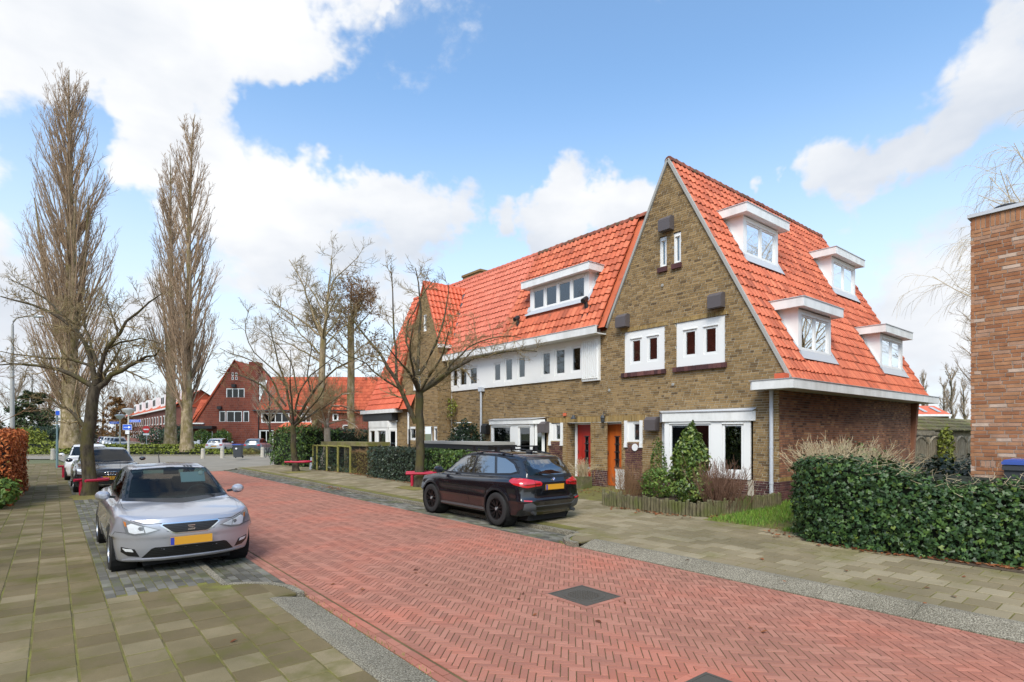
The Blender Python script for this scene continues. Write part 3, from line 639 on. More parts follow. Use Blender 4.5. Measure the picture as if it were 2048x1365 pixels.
def window(parent, W, u0, u1, z0, z1, panes, d=-.035, th=.09, glass='window_glass', back=None, sash=.045, m='white_paint', flat=False, name='window', drip=True, backd=.10):
    """frame with real openings; panes = [(u0,u1,z0,z1)] glass rectangles; sashes stand round each pane"""
    mb = MB(); us = sorted({u0, u1, *[p[0]-sash for p in panes], *[p[1]+sash for p in panes]}); zs = sorted({z0, z1, *[p[2]-sash for p in panes], *[p[3]+sash for p in panes]})
    for a, b in zip(us[:-1], us[1:]):
        for c, e in zip(zs[:-1], zs[1:]):
            mu, mz = (a+b)/2, (c+e)/2
            if b-a < 1e-5 or e-c < 1e-5: continue
            if any(p[0]-sash < mu < p[1]+sash and p[2]-sash < mz < p[3]+sash for p in panes): continue
            W.box(mb, a, b, c, e, d-th, d)
    fr = mb.build(name, m, parent); own = parent if flat else fr
    for p in panes:
        s = MB(); a, b, c, e = p; q = sash-.004; dd = d-.016
        W.box(s, a-q, b+q, c-q, c, dd-.05, dd); W.box(s, a-q, b+q, e, e+q, dd-.05, dd); W.box(s, a-q, a, c, e, dd-.05, dd); W.box(s, b, b+q, c, e, dd-.05, dd)
        if drip: W.box(s, a-q-.01, b+q+.01, e+q-.006, e+q+.022, d-.01, d+.022)
        s.build('sash', m, own)
        g = MB(); W.box(g, a-.01, b+.01, c-.01, e+.01, dd-.035, dd-.027); g.build('pane', glass, own)
    if back:
        g = MB(); W.box(g, u0+.02, u1-.02, z0+.02, z1-.02, d-th-backd-.02, d-th-backd)
        g.build('curtain' if back in ('curtain', 'blind') else 'room_back', back, own)
    return fr
def slats(parent, W, u0, u1, z0, z1, d, n, m='blind'):
    mb = MB()
    for i in range(n):
        z = z0+(z1-z0)*(i+.5)/n; mb.obox(W.p(u0, z-.012, d), W.U*(u1-u0), W.N*.03+Vector((0, 0, .018)), Vector((0, 0, .004)))
    mb.build('blind', m, parent)
XF = 13.8
FA = Wall((XF, 0, 0), (0, 1, 0), (-1, 0, 0))                      # u = world Y
def vent_box(parent, W, u, z, w=.40, h=.40, d=.24, m='vent_brown'):
    mb = MB(); pts = [(0, h*.5), (0, -h*.5), (d, -h*.5), (d, h*.28), (d*.55, h*.5)]
    mb.prism([W.p(u-w/2, z+b, a+.004) for a, b in pts], W.U*w); mb.build('vent_box', m, parent)

# ---- the corner house with the tall brick gable
ch_loc = (13.8, 9.4, .28)
CH = thing('brick_house', 'tall gabled brick corner house with orange door and four white roof dormers', 'house', ch_loc)
S1, S2 = 1.88, 1.95; AY, AZ = 9.80, 9.86
def gable(z): return (6.61 if z < 3.05 else AY-(AZ-z)/S1+.02, 12.14 if z < 5.36 else AY+(AZ-z)/S2-.02)
PORCH = (11.53, 12.64, .0, 2.36); B1 = (7.26, 9.96, .80, 2.56)
W1, W2 = (9.93, 11.43, 3.87, 5.13), (8.03, 9.55, 3.88, 5.14); S_1, S_2 = (9.86, 10.11, 6.83, 7.72), (9.38, 9.63, 6.83, 7.72); SW = (10.71, 11.40, 1.72, 2.36)
holes = [PORCH, B1, W1, W2, S_1, S_2, SW]
cw = obj('wall', mesh_np('wall', [(13.86, 6.66, .2), (13.86, 6.66, .3), (13.86, 6.7, .3)], [(0, 1, 2)], 'mortar'), CH)
sold = [(7.1, 9.95, 2.58, 2.58)]
brickwork(cw, FA, gable, holes, .20, .80, 'brick_plinth', hero=60)
brickwork(cw, FA, gable, holes+[(10.60, 12.14, 2.36, 2.56), (9.83, 11.53, 5.13, 5.25), (7.93, 9.65, 5.14, 5.26)], .80, 9.86, 'brick_yellow', hero=300)
fs = lambda a, b: (lambda z: (a, b))
for a, b, c, e in ((10.60, 12.14, 2.36, 2.56), (9.83, 11.53, 5.13, 5.25), (7.93, 9.65, 5.14, 5.26)): brickwork(cw, FA, fs(a, b), [], c, e, 'brick_soldier', course=.2, soldier=True)
# the side wall facing the camera
SD = Wall((0, 6.61, 0), (1, 0, 0), (0, -1, 0)); cs = obj('side_wall', mesh_np('side_wall', [(13.9, 6.66, .2), (13.9, 6.66, .3), (14, 6.66, .3)], [(0, 1, 2)], 'mortar'), CH)
so = lambda z: (13.85, 23.86)
brickwork(cs, SD, so, [], .20, .80, 'brick_plinth', hero=80, mortar='mortar_pale')
brickwork(cs, SD, so, [], .80, .91, 'brick_soldier', course=.11, soldier=True)
brickwork(cs, SD, so, [], .91, 3.08, 'brick_red_brown', hero=220, mortar='mortar_dark')
mb = MB()                                            # far gable and back, so the house is a closed body
mb.prism([(23.84, 6.62, .2), (23.84, 17.4, .2), (23.84, 13.2, 3.3), (23.84, AY, AZ-.1), (23.84, 6.4, 3.3)], (-.2, 0, 0)); mb.build('back_wall', 'brick_red_brown', CH)
# roof: two slopes, hipped a little at the far end, white box gutters
rf = MB(); U1 = Vector((1, 0, 0)); V1 = Vector((0, 1, S1)).normalized()
YE = 6.30; ZE = AZ-S1*(AY-YE)
rf.add([(13.84, YE, ZE-.04), (24.25, YE, ZE-.04), (24.25, AY-.16, AZ-.35), (23.95, AY, AZ-.05), (13.84, AY, AZ-.05)], [(0, 1, 2, 3, 4)])
rf.add([(13.84, AY, AZ-.05), (23.95, AY, AZ-.05), (24.25, 14.8, .2+AZ-S2*(14.8-AY)), (13.84, 12.12, AZ-S2*(12.12-AY)-.04)], [(0, 1, 2, 3)])
roof = rf.build('roof', 'tile_old', CH)
DORM = [(15.19, 17.25, 8.28, 7.04), (21.17, 23.29, 8.28, 7.06), (15.18, 17.22, 6.75, 4.14), (21.06, 23.24, 6.75, 4.14)]
sl = math.sqrt(1+S1*S1); VL = (AY-YE)*sl
def in1(u, v):
    x = 13.82+u; y = YE+v/sl
    if x > 24.25-.42*max(0, (y-9.0)): return False
    for x0, x1, yf, zb in DORM:
        if x0-.14 < x < x1+.14 and yf-.10 < y < yf+.72: return False
    return True
tiles(roof, (13.82, YE, ZE), U1, V1, in1, 10.45, VL, 'tile_old', .213, .318)
tiles(roof, (24.0, 12.1, AZ-S2*(12.1-AY)), (-1, 0, 0), (0, -1, S2), lambda u, v: u > 4, 10.1, (12.1-AY)*math.sqrt(1+S2*S2), 'tile_old', .213, .318, hero=0)
ridge(roof, (13.80, AY, AZ+.01), (23.9, AY, AZ+.01), .12)
vg = MB()                                            # cement verge along both gable edges
for (y0, z0_, y1, z1_) in ((6.33, 3.34, AY, AZ+.04), (12.12, 5.38, AY, AZ+.04)):
    a, b = Vector((13.745, y0, z0_)), Vector((13.745, y1, z1_)); q = (b-a).normalized(); nn = Vector((0, -q.z, q.y)); nn = nn if nn.z > 0 else -nn
    vg.obox(a-nn*.03, b-a, Vector((.14, 0, 0)), nn*.075)
vg.build('verge', 'concrete', CH)
gt = MB(); gt.box(13.20, 24.45, 5.98, 6.06, 3.05, 3.27); gt.box(13.20, 13.28, 6.06, 6.98, 3.055, 3.268); gt.box(13.28, 24.44, 6.06, 6.60, 3.06, 3.10); gt.box(13.28, 13.79, 6.6, 6.96, 3.07, 3.11); gt.box(13.24, 13.79, 6.97, 7.03, 3.05, 3.27); gt.box(24.37, 24.44, 6.06, 6.7, 3.055, 3.268)
gt.build('gutter', 'white_trim', CH)
gz_ = MB(); gz_.box(13.18, 24.47, 5.96, 6.09, 3.271, 3.283); gz_.box(13.18, 13.31, 6.091, 7.05, 3.271, 3.283); gz_.box(13.31, 24.4, 6.09, 6.40, 3.15, 3.17); gz_.build('gutter_lining', 'zinc', CH)
lt = MB(); lt.obox((13.5, 6.33, 3.24), (.26, 0, 0), (0, .24, 0), (0, 0, .20)); lt.build('loose_roof_tile', 'tile_bright', CH)
pp = MB(); pp.tube([(13.70, 6.74, 3.06), (13.70, 6.74, .36)], .048, 10); 
for z in (2.55, 1.62, .75): pp.tube([(13.70, 6.74, z), (13.70, 6.74, z+.05)], .054, 10)
pp.build('drain_pipe', 'pipe_grey', CH, smooth=True, sharp=40)
def dormer(owner, x0, x1, yf, zb, h=1.16, label=None, back='curtain', cur=None):
    """white box dormer on the south slope: cheeks, flat roof with fascia, two-light window, zinc flashing"""
    D = Wall((0, yf, 0), (1, 0, 0), (0, -1, 0)); b = MB(); zt = zb+h; yb = lambda z: AY-(AZ-z)/S1
    b.box(x0+.051, x1-.051, yf+.30, yf+.34, zb+.2, zt-.02); o = b.build('dormer', 'white_paint', owner)
    for xa, xb in ((x0, x0+.05), (x1-.05, x1)): b = MB(); b.prism([(xa, yf, zb), (xa, yf, zt), (xa, yb(zt)+.05, zt), (xa, yb(zb)+.02, zb-.03)], (xb-xa, 0, 0)); b.build('cheek', 'white_paint', o)
    if label: o['label'] = label
    f = MB(); ov = .24; yr = yb(zt+.24)
    f.box(x0-ov, x1+ov, yf-ov, yf-ov+.05, zt-.02, zt+.22); f.box(x0-ov, x0-ov+.05, yf-ov+.05, yr, zt-.018, zt+.218); f.box(x1+ov-.05, x1+ov, yf-ov+.05, yr, zt-.018, zt+.218); f.box(x0-ov+.05, x1+ov-.05, yf-ov+.05, yr, zt+.0, zt+.03)
    f.build('fascia', 'white_trim', o)
    r = MB(); r.box(x0-ov-.02, x1+ov+.02, yf-ov-.02, yr+.1, zt+.221, zt+.24); r.build('roof_sheet', 'zinc', o)
    w = x1-x0; m = (x0+x1)/2
    window(o, D, x0+.052, x1-.052, zb+.004, zt-.03, [(x0+.22, m-.06, zb+.14, zt-.20), (m+.06, x1-.22, zb+.14, zt-.20)], d=.004, flat=True, name='window_frame', back=None)
    for (a, c), mm_ in zip(((x0+.12, m), (m+.001, x1-.12)), cur or ('curtain', 'room')):
        g = MB(); D.box(g, a, c, zb+.06, zt-.06, -.17, -.15); g.build('curtain' if mm_ != 'room' else 'room_back', mm_, o)
    fl = MB(); nn = Vector((0, -S1, 1)).normalized()*.055; e = lambda x, z: Vector((x, yb(z), z))+nn
    for P in ([e(x0-.13, zt+.1), e(x0+.01, zt+.1), e(x0+.01, zb-.02), e(x0-.10, zb-.16)], [e(x0-.13, zb-.22), e(x0-.02, zb+.02), e(x1+.02, zb+.02), e(x1+.15, zb-.22)], [e(x1-.01, zt), e(x1+.10, zt), e(x1+.12, zb-.16), e(x1-.01, zb-.02)]): fl.prism(P, nn.normalized()*.012)
    fl.build('flashing', 'zinc', o); return o
dormer(CH, *DORM[0], label='upper dormer nearer the street', cur=('curtain', 'room')); dormer(CH, *DORM[1], label='upper dormer at the back', cur=('curtain', 'room'))
dormer(CH, *DORM[2], label='lower dormer nearer the street', cur=('blind', 'blind')); dormer(CH, *DORM[3], label='lower dormer at the back', cur=('curtain', 'room'))
# windows of the gable
for w in (W1, W2):
    c = (w[0]+w[1])/2; fr = window(CH, FA, w[0]+.003, w[1]-.003, w[2]+.003, w[3]-.003, [(w[0]+.30, c-.17, w[2]+.33, w[3]-.30), (c+.17, w[1]-.30, w[2]+.33, w[3]-.30)], back='roof_reflect_red', sash=.075, backd=.25)  # backing colour imitates the red roof mirrored in these panes
    sb = MB()
    for i in range(13): FA.box(sb, w[0]-.06+i*(w[1]-w[0]+.12)/13, w[0]-.06+(i+1)*(w[1]-w[0]+.12)/13-.006, w[2]-.135, w[2]-.008, -.04, .085)
    sb.build('window_sill', 'brick_plinth', fr)
for w in (S_1, S_2):
    fr = window(CH, FA, w[0]+.003, w[1]-.003, w[2]+.003, w[3]-.003, [(w[0]+.085, w[1]-.085, w[2]+.09, w[3]-.13)], back='curtain', sash=.03, backd=.0)
    sb = MB(); FA.box(sb, w[0]-.03, w[1]+.03, w[2]-.14, w[2]-.003, -.04, .07); sb.build('window_sill', 'brick_plinth', fr)
for u, z in ((11.40, 5.48), (8.22, 5.53), (9.80, 8.02), (10.30, 2.28)): vent_box(CH, FA, u, z, d=.22)
for u, z in ((10.0, 6.31), (9.64, 3.40), (12.02, 3.37)):
    h = MB(); h.lathe([(.045, -.012), (.045, .012), (.028, .012), (.026, -.02), (0, -.02)], 0, 0, 12, 'x', (13.79, u, z)); h.build('vent_pipe', 'concrete', CH)
# side-lit small window with white panels and brackets
def panel_window(owner, u0, u1, z0, z1, gl, brackets=True):
    fr = window(owner, FA, u0+.003, u1-.003, z0+.003, z1-.003, [gl], d=-.03, back='curtain', sash=.035, drip=False, backd=.0)
    b = MB(); w = .11
    for a in (u0-.004, u1-w+.004):
        FA.box(b, a, a+w, z0-.01, z1+.03, -.02, .03); FA.box(b, a+.005, a+w-.005, z0-.13, z0-.012, -.02, .055); FA.box(b, a-.003, a+w+.003, z0-.155, z0-.132, -.02, .065)
    b.build('side_panel', 'white_paint', fr)
panel_window(CH, *SW, (10.85, 11.07, 1.80, 2.28))
pl = MB()
brickwork(cw, Wall((XF-.006, 0, 0), (0, 1, 0), (-1, 0, 0)), fs(10.73, 11.38), [], .82, 1.70, 'brick_plinth', depth=.03)
np_ = MB(); np_.lathe([(.11, .0), (.11, .02), (.09, .026), (0, .026)], 0, 0, 24, 'x', (13.755, 10.98, 1.57)); o = np_.build('number_plaque', 'sign_white', CH)
def door(owner, y0, y1, x, z0, z1, m, pl, pr, name='front_door'):
    """recessed boarded door with a vertical row of small lights; brick reveals and soffit"""
    D = Wall((x, 0, 0), (0, 1, 0), (-1, 0, 0)); b = MB(); c = (y0+y1)/2-.10; gw = .075; z_g0, z_g1 = z0+.60, z1-.40
    D.box(b, y0, c-gw, z0, z1, -.05, 0); D.box(b, c+gw, y1, z0, z1, -.05, 0); D.box(b, c-gw, c+gw, z0, z_g0, -.05, 0); D.box(b, c-gw, c+gw, z_g1, z1, -.05, 0)
    o = b.build(name, m, owner); g = MB(); D.box(g, c-gw, c+gw, z_g0, z_g1, -.035, -.025); g.build('pane', 'window_glass', o)
    bk = MB(); D.box(bk, y0, y1, z0, z1, -.12, -.1); bk.build('room_back', 'room', o)
    s = MB()
    for i in range(5): zz = z_g0+(z_g1-z_g0)*i/4; D.box(s, c-gw-.035, c+gw+.035, zz-.013, zz+.013, -.01, .022)
    D.box(s, c-gw+.004, c-gw+.018, z_g0, z_g1, -.01, .012); D.box(s, c+gw-.018, c+gw-.004, z_g0, z_g1, -.01, .012); s.build('glazing_bar', 'dark_metal', o)
    l = MB(); D.box(l, c-.13, c+.10, z_g0-.10, z_g0-.04, -.01, .02); l.build('letter_slot', 'galv', o)
    f = MB(); D.box(f, y1+.002, y1+.10, z0-.05, z1+.05, -.06, .03); D.box(f, y0-.05, y0-.002, z0-.05, z1+.05, -.06, .03); D.box(f, y0-.05, y1+.10, z1+.003, z1+.06, -.058, .028); f.build('door_frame', 'white_trim', o)
    st = MB(); st.box(x-.42, x-.02, pl+.01, pr-.01, z0-.2, z0-.03); st.build('doorstep', 'concrete', o)
    hk = MB(); hk.tube([D.p(y1-.06, z0+1.0, .01), D.p(y1-.06, z0+1.12, .03)], .012, 6); hk.build('handle', 'dark_metal', o); return o
door(CH, 11.74, 12.40, 14.12, .30, 2.30, 'door_orange', 11.53, 12.64)
def porch(owner, y0, y1, x1, z1, m='brick_yellow'):
    """brick jambs and soffit of a recessed porch"""
    J1 = Wall((0, y1, 0), (1, 0, 0), (0, -1, 0)); J0 = Wall((0, y0, 0), (1, 0, 0), (0, 1, 0))
    w = obj('porch', mesh_np('porch', [(XF+.05, y0, z1+.01), (x1+.1, y0, z1+.01), (x1+.1, y1, z1+.01), (XF+.05, y1, z1+.01)], [(0, 1, 2, 3)], 'mortar'), owner)
    for J in (J1, J0): brickwork(w, J, lambda z: (XF+.0, x1+.1), [], .2, z1, m)
porch(CH, 11.53, 12.64, 14.12, 2.36)
lm = MB(); lm.tube([(13.79, 12.15, 2.62), (13.66, 12.15, 2.64), (13.62, 12.15, 2.56)], .014, 6); lm.lathe([(.0, .0), (.05, -.01), (.085, -.09), (.07, -.10), (.06, -.22), (.03, -.25), (0, -.25)], 0, 0, 10, 'z', (13.62, 12.15, 2.58)); lm.build('wall_lamp', 'dark_metal', CH)
be = MB(); be.box(14.05, 14.085, 12.42, 12.48, 1.60, 1.78); be.build('door_bell', 'black_plastic', CH)
wp = MB(); wp.box(13.62, 13.66, 11.30, 11.62, .25, .88); wp.build('white_panel', 'white_trim', CH)
# the white bay with big pane and glazed door
def bay(owner, y0, y1, xf, z0, z1, zh, sp, openings, base=True, side=True, back='room', glass='window_glass'):
    """splayed white bay: front wall with openings, splayed ends, header box and lead roof"""
    Fr = Wall((xf, 0, 0), (0, 1, 0), (-1, 0, 0)); b = MB()
    b.prism([(xf-.06, y0-.05, zh), (xf-.06, y1+.05, zh), (13.77, y1+sp+.05, zh), (13.77, y0-sp-.05, zh)], (0, 0, z1-zh)); o = b.build('bay_window', 'white_trim', owner)
    fr = window(o, Fr, y0, y1, z0, zh-.002, openings, d=0, th=.07, glass=glass, flat=True, name='bay_frame', sash=.06)
    for ya, yb in ((y1, y1+sp), (y0, y0-sp)):
        q = Vector((13.80-xf, yb-ya, 0)); L = q.length; q.normalize(); nn = Vector((-q.y, q.x, 0)); nn = nn if nn.x < 0 or abs(nn.x) < 1e-6 else -nn
        if (yb > ya) != (nn.y > 0): nn = -nn
        SW_ = Wall((xf, ya, 0), q, nn)
        window(o, SW_, .075, L, z0, zh-.002, [(.17, L-.10, z0+.22, zh-.14)], d=0, th=.06, glass=glass, flat=True, name='bay_frame', sash=.05, drip=False)
    r = MB(); r.prism([(xf-.09, y0-.08, z1+.002), (xf-.09, y1+.08, z1+.002), (13.765, y1+sp+.07, z1+.06), (13.765, y0-sp-.07, z1+.06)], (0, 0, .02)); r.build('bay_roof', 'zinc', o)
    if base:
        bw = obj('bay_brick', mesh_np('bay_brick', [(xf+.08, y0, .2), (xf+.08, y0, .25), (xf+.08, y0+.1, .25)], [(0, 1, 2)], 'mortar'), o); brickwork(bw, Wall((xf+.02, 0, 0), (0, 1, 0), (-1, 0, 0)), lambda z: (y0+.02, y1-.02), [], .2, z0-.01, 'brick_plinth')
        k = MB(); k.prism([(xf+.04, y0+.02, .2), (xf+.04, y1-.02, .2), (13.77, y1+sp-.02, .2), (13.77, y0-sp+.02, .2)], (0, 0, z0-.203)); k.build('bay_base', 'brick_plinth', o)
    i = MB(); i.box(14.8, 14.85, y0-.3, y1+.3, .3, z1+.1); i.box(13.8, 14.8, y0-.3, y1+.3, .3, .35); i.box(13.86, 14.8, y0-.32, y0-.3, .3, z1); i.box(13.86, 14.8, y1+.3, y1+.32, .3, z1); i.box(13.5, 14.8, y0-.02, y1+.02, z1-.06, z1-.04)
    i.build('room_back', back, o); return o
def skew_bay(owner, A, B, z0, z1, zh, openings, yl, yr):
    """bay whose front runs slantwise from the projecting corner A to B at the wall"""
    A, B = Vector((*A, 0)), Vector((*B, 0)); U = (B-A).normalized(); N = Vector((U.y, -U.x, 0)); N = N if N.x < 0 else -N; L = (B-A).length; Fr = Wall(A, U, N); e = N*.05
    b = MB(); b.prism([tuple(q+Vector((0, 0, zh))) for q in (A+e-U*.05, B+e+U*.04, Vector((13.78, yr-.04, 0)), Vector((13.78, yl+.06, 0)))], (0, 0, z1-zh)); o = b.build('bay_window', 'white_trim', owner)
    window(o, Fr, 0, L, z0, zh-.002, openings, d=0, th=.07, flat=True, name='bay_frame', sash=.06)
    q = Vector((13.8-A.x, yl-A.y, 0)); l = q.length; q.normalize(); nn = Vector((-q.y, q.x, 0)); nn = nn if nn.y > 0 or nn.x < 0 else -nn; window(o, Wall(A, q, nn), .075, l, z0, zh-.002, [(.17, l-.12, z0+.22, zh-.14)], d=0, th=.06, flat=True, name='bay_frame', sash=.05, drip=False)
    r = MB(); r.prism([tuple(q2+Vector((0, 0, z))) for q2, z in ((A+N*.08-U*.08, z1+.003), (B+N*.08+U*.06, z1+.003), (Vector((13.77, yr-.06, 0)), z1+.06), (Vector((13.77, yl+.08, 0)), z1+.06))], (0, 0, .02)); r.build('bay_roof', 'zinc', o)
    k = MB(); k.prism([tuple(q2+Vector((0, 0, .2))) for q2 in (A-N*.05, B-N*.05, Vector((13.77, yr, 0)), Vector((13.77, yl, 0)))], (0, 0, z0-.203)); k.build('bay_base', 'mortar', o)
    bw = obj('bay_brick', mesh_np('bay_brick', [tuple(A-N*.2+Vector((0, 0, .2))), tuple(A-N*.2+Vector((0, 0, .25))), tuple(A-N*.2+U*.1+Vector((0, 0, .25)))], [(0, 1, 2)], 'mortar'), o); brickwork(bw, Wall(A-N*.03, U, N), lambda z: (.01, L-.01), [], .2, z0-.01, 'brick_plinth')
    i = MB(); i.box(14.8, 14.85, yr-.3, yl+.3, .3, z1+.1); i.box(13.82, 14.8, yr-.3, yl+.3, .3, .35); i.box(13.86, 14.8, yr-.32, yr-.3, .3, z1); i.box(13.86, 14.8, yl+.3, yl+.32, .3, z1); i.box(13.84, 14.8, yr, yl, z1-.06, z1-.04); i.build('room_back', 'room', o); return o
skew_bay(CH, (13.30, 9.57), (13.755, 7.30), .82, 2.57, 2.32, [(.20, 1.24, 1.04, 2.21), (1.66, 2.08, 1.06, 2.19)], 10.02, 7.22)
CH.location = ch_loc

# ---- the two terrace houses in the middle of the row
RX, RZ, EX, EZ = 15.63, 9.37, 13.55, 5.42; MS = (RZ-EZ)/(RX-EX); sl2 = math.sqrt(1+MS*MS); VR = (RX-EX)*sl2
def row_roof(owner, y0, y1, m, inside=lambda u, v: True, hero=300, back=True, dv=.315):
    r = MB(); r.add([(EX, y0, EZ-.05), (EX, y1, EZ-.05), (RX, y1, RZ-.05), (RX, y0, RZ-.05)], [(0, 1, 2, 3)])
    r.add([(RX, y0, RZ-.05), (RX, y1, RZ-.05), (18.6, y1, 4.0), (18.6, y0, 4.0)], [(0, 1, 2, 3)])
    o = r.build('roof', m, owner)
    tiles(o, (EX-.03, y1, EZ), (0, -1, 0), (1, 0, MS), inside, y1-y0, VR, m, .213, dv, hero=hero); return o
def band_windows(owner, wins, y0, y1, z0=3.85, z1=5.16, open_i=None, back='curtain'):
    """white timber band with its row of casements"""
    fr = window(owner, Wall((13.80, 0, 0), (0, 1, 0), (-1, 0, 0)), y0, y1, z0, z1, wins, d=.05, th=.10, sash=.085, back=None, name='window_band', m='white_paint')
    for w in wins:
        g = MB(); FA.box(g, w[0]-.1, w[1]+.1, w[2]-.1, w[3]+.1, -.24, -.22); g.build('room_back', random.choice(['curtain', 'room']), fr)
    return fr
TA = thing('terrace_house', 'yellow brick terrace house with dark red door and wide white dormer', 'house', (13.8, 14.8, .27), group='houses in the terrace')
TB = thing('terrace_house', 'yellow brick terrace house with pale new roof tiles, behind the black bike shelter', 'house', (13.8, 20.0, .27), group='houses in the terrace')
tw = obj('wall', mesh_np('wall', [(13.86, 13, .2), (13.86, 13, .3), (13.86, 13.1, .3)], [(0, 1, 2)], 'mortar'), TA)
PA = (12.84, 13.96, 0, 2.36); SA = (14.14, 14.85, 1.72, 2.34); BA = (14.98, 18.15, .78, 2.52)
to = lambda z: (12.142, 17.45)
brickwork(tw, FA, to, [PA, SA, BA], .20, .80, 'brick_plinth')
brickwork(tw, FA, to, [PA, SA, BA, (12.142, 14.95, 2.36, 2.56)], .80, 3.84, 'brick_yellow', hero=120)
brickwork(tw, FA, lambda z: (12.142, 12.50), [], 3.84, 5.3, 'brick_yellow')
brickwork(tw, FA, lambda z: (12.142, 14.95), [], 2.36, 2.56, 'brick_soldier', course=.2, soldier=True)
bb = MB(); bb.box(13.86, 13.9, 12.5, 17.45, 3.8, 5.4); bb.build('band_backing', 'white_trim', TA)
band_windows(TA, [(13.28, 13.63, 4.14, 4.88), (14.03, 14.43, 4.10, 4.90), (14.77, 15.12, 4.13, 4.87), (16.15, 16.48, 4.13, 4.85), (16.91, 17.28, 4.08, 4.86)], 13.15, 17.449)
pn = MB(); FA.box(pn, 12.40, 13.148, 3.72, 5.16, -.05, .10)
for i in range(8):
    u = 12.44+i*.088; FA.box(pn, u, u+.055, 3.86, 5.06, .10, .135)
    pn.prism([FA.p(u+.0, 5.06, .10), FA.p(u+.055, 5.06, .10), FA.p(u+.0275, 5.0, .10)], FA.N*.05); pn.prism([FA.p(u+.0, 3.80, .10), FA.p(u+.055, 3.80, .10), FA.p(u+.0275, 3.87, .10)], FA.N*.05)
pn.build('carved_panel', 'white_paint', TA)
def gutter_run(owner, y0, y1):
    g = MB(); g.box(13.30, 13.36, y0, y1, 5.17, 5.41); g.box(13.36, 13.80, y0, y1, 5.165, 5.20); g.build('gutter', 'white_trim', owner)
    z = MB(); z.box(13.28, 13.42, y0, y1, 5.411, 5.425); z.build('gutter_lining', 'zinc', owner)
gutter_run(TA, 12.16, 17.449)
FX, FY0, FY1, FZ0, FZ1 = 14.15, 13.23, 16.28, 6.56, 7.52
def inA(u, v):
    y = 17.45-u; x = EX+v/sl2; return not (FY0-.12 < y < FY1+.14 and FX-.12 < x < FX+.62)
ra = row_roof(TA, 12.02, 17.45, 'tile_old', lambda u, v: inA(u, v) and (EZ+v/sl2*MS < AZ-S2*(17.45-u-AY)-.1 or 17.45-u > 12.15)); ridge(ra, (RX, 11.0, RZ+.02), (RX, 17.35, RZ+.02), .12)
rl = MB(); q = Vector((1, 0, MS)).normalized(); nn = Vector((-q.z, 0, q.x))
rl.obox(Vector((EX, 17.40, EZ))+nn*.05, (RX-EX, 0, RZ-EZ), (0, .20, 0), nn*.03); rl.build('party_verge', 'tile_new', ra)
dm = MB(); xb = lambda z: EX+(z-EZ)/MS
dm.box(FX+.36, FX+.39, FY0+.06, FY1-.06, FZ0+.3, FZ1-.02); do = dm.build('dormer', 'white_paint', TA)
for ya, yb in ((FY0, FY0+.05), (FY1-.05, FY1)): dm = MB(); dm.prism([(FX, ya, FZ0), (FX, ya, FZ1), (xb(FZ1)+.04, ya, FZ1), (xb(FZ0), ya, FZ0-.02)], (0, yb-ya, 0)); dm.build('cheek', 'white_paint', do); D_ = Wall((FX, 0, 0), (0, 1, 0), (-1, 0, 0)); w4 = (FY1-FY0-.3)/4
window(do, D_, FY0+.052, FY1-.052, FZ0+.003, FZ1-.03, [(FY0+.15+i*w4+.10, FY0+.15+(i+1)*w4-.06, FZ0+.16, FZ1-.16) for i in range(4)], d=.004, flat=True, name='window_frame', sash=.05)
for i in range(4): slats(do, D_, FY0+.15+i*w4+.06, FY0+.15+(i+1)*w4-.03, FZ0+.1, FZ1-.1, -.16, 26)
g = MB(); D_.box(g, FY0+.06, FY1-.06, FZ0+.03, FZ1-.05, -.27, -.25); g.build('room_back', 'curtain', do)
f = MB(); f.box(FX-.26, FX-.20, FY0-.24, FY1+.24, FZ1-.03, FZ1+.21)
for ya in (FY0-.24, FY1+.19): f.box(FX-.20, xb(FZ1+.21), ya, ya+.05, FZ1-.028, FZ1+.208)
f.box(FX-.20, xb(FZ1), FY0-.19, FY1+.19, FZ1-.02, FZ1+.02); f.build('fascia', 'white_trim', do)
f = MB(); f.box(FX-.28, xb(FZ1+.3), FY0-.26, FY1+.26, FZ1+.212, FZ1+.232); f.build('roof_sheet', 'zinc', do)
f = MB(); e = lambda y, z: Vector((xb(z), y, z))+nn*.07
for P in ([e(FY0-.10, FZ1+.1), e(FY0+.01, FZ1+.1), e(FY0+.01, FZ0-.02), e(FY0-.12, FZ0-.1)], [e(FY0-.14, FZ0-.13), e(FY0-.02, FZ0+.02), e(FY1+.02, FZ0+.02), e(FY1+.2, FZ0-.13)], [e(FY1, FZ1), e(FY1+.10, FZ1), e(FY1+.18, FZ0-.1), e(FY1-.01, FZ0)]): f.prism(P, nn*.012)
f.build('flashing', 'zinc', do)
def roof_pipe(owner, x, y, z):
    b = MB(); p = Vector((x, y, z)); b.obox(p+Vector((-.05, -.18, -.16))+nn*.06, Vector((1, 0, MS)).normalized()*.5, (0, .36, 0), nn*.03)
    b.tube([p+Vector((.1, 0, .1)), p+Vector((.02, .02, .42)), p+Vector((-.02, .03, .52))], [.075, .065, .065], 10); b.tube([p+Vector((-.13, .02, .47)), p+Vector((.1, .06, .60))], [.085, .085], 10); b.build('roof_vent', 'black_plastic', owner)
roof_pipe(ra, 13.80, 13.05, 5.92); roof_pipe(ra, 13.78, 16.60, 5.85)
door(TA, 13.06, 13.74, 14.12, .30, 2.30, 'door_red', 12.84, 13.96); porch(TA, 12.84, 13.96, 14.12, 2.36)
panel_window(TA, *SA, (14.30, 14.52, 1.80, 2.28))
brickwork(tw, Wall((XF-.006, 0, 0), (0, 1, 0), (-1, 0, 0)), fs(14.16, 14.83), [], .82, 1.70, 'brick_plinth', depth=.03)
al = MB(); al.box(13.74, 13.79, 13.96, 14.08, 2.60, 2.70); al.build('alarm_box', 'tile_bright', TA)
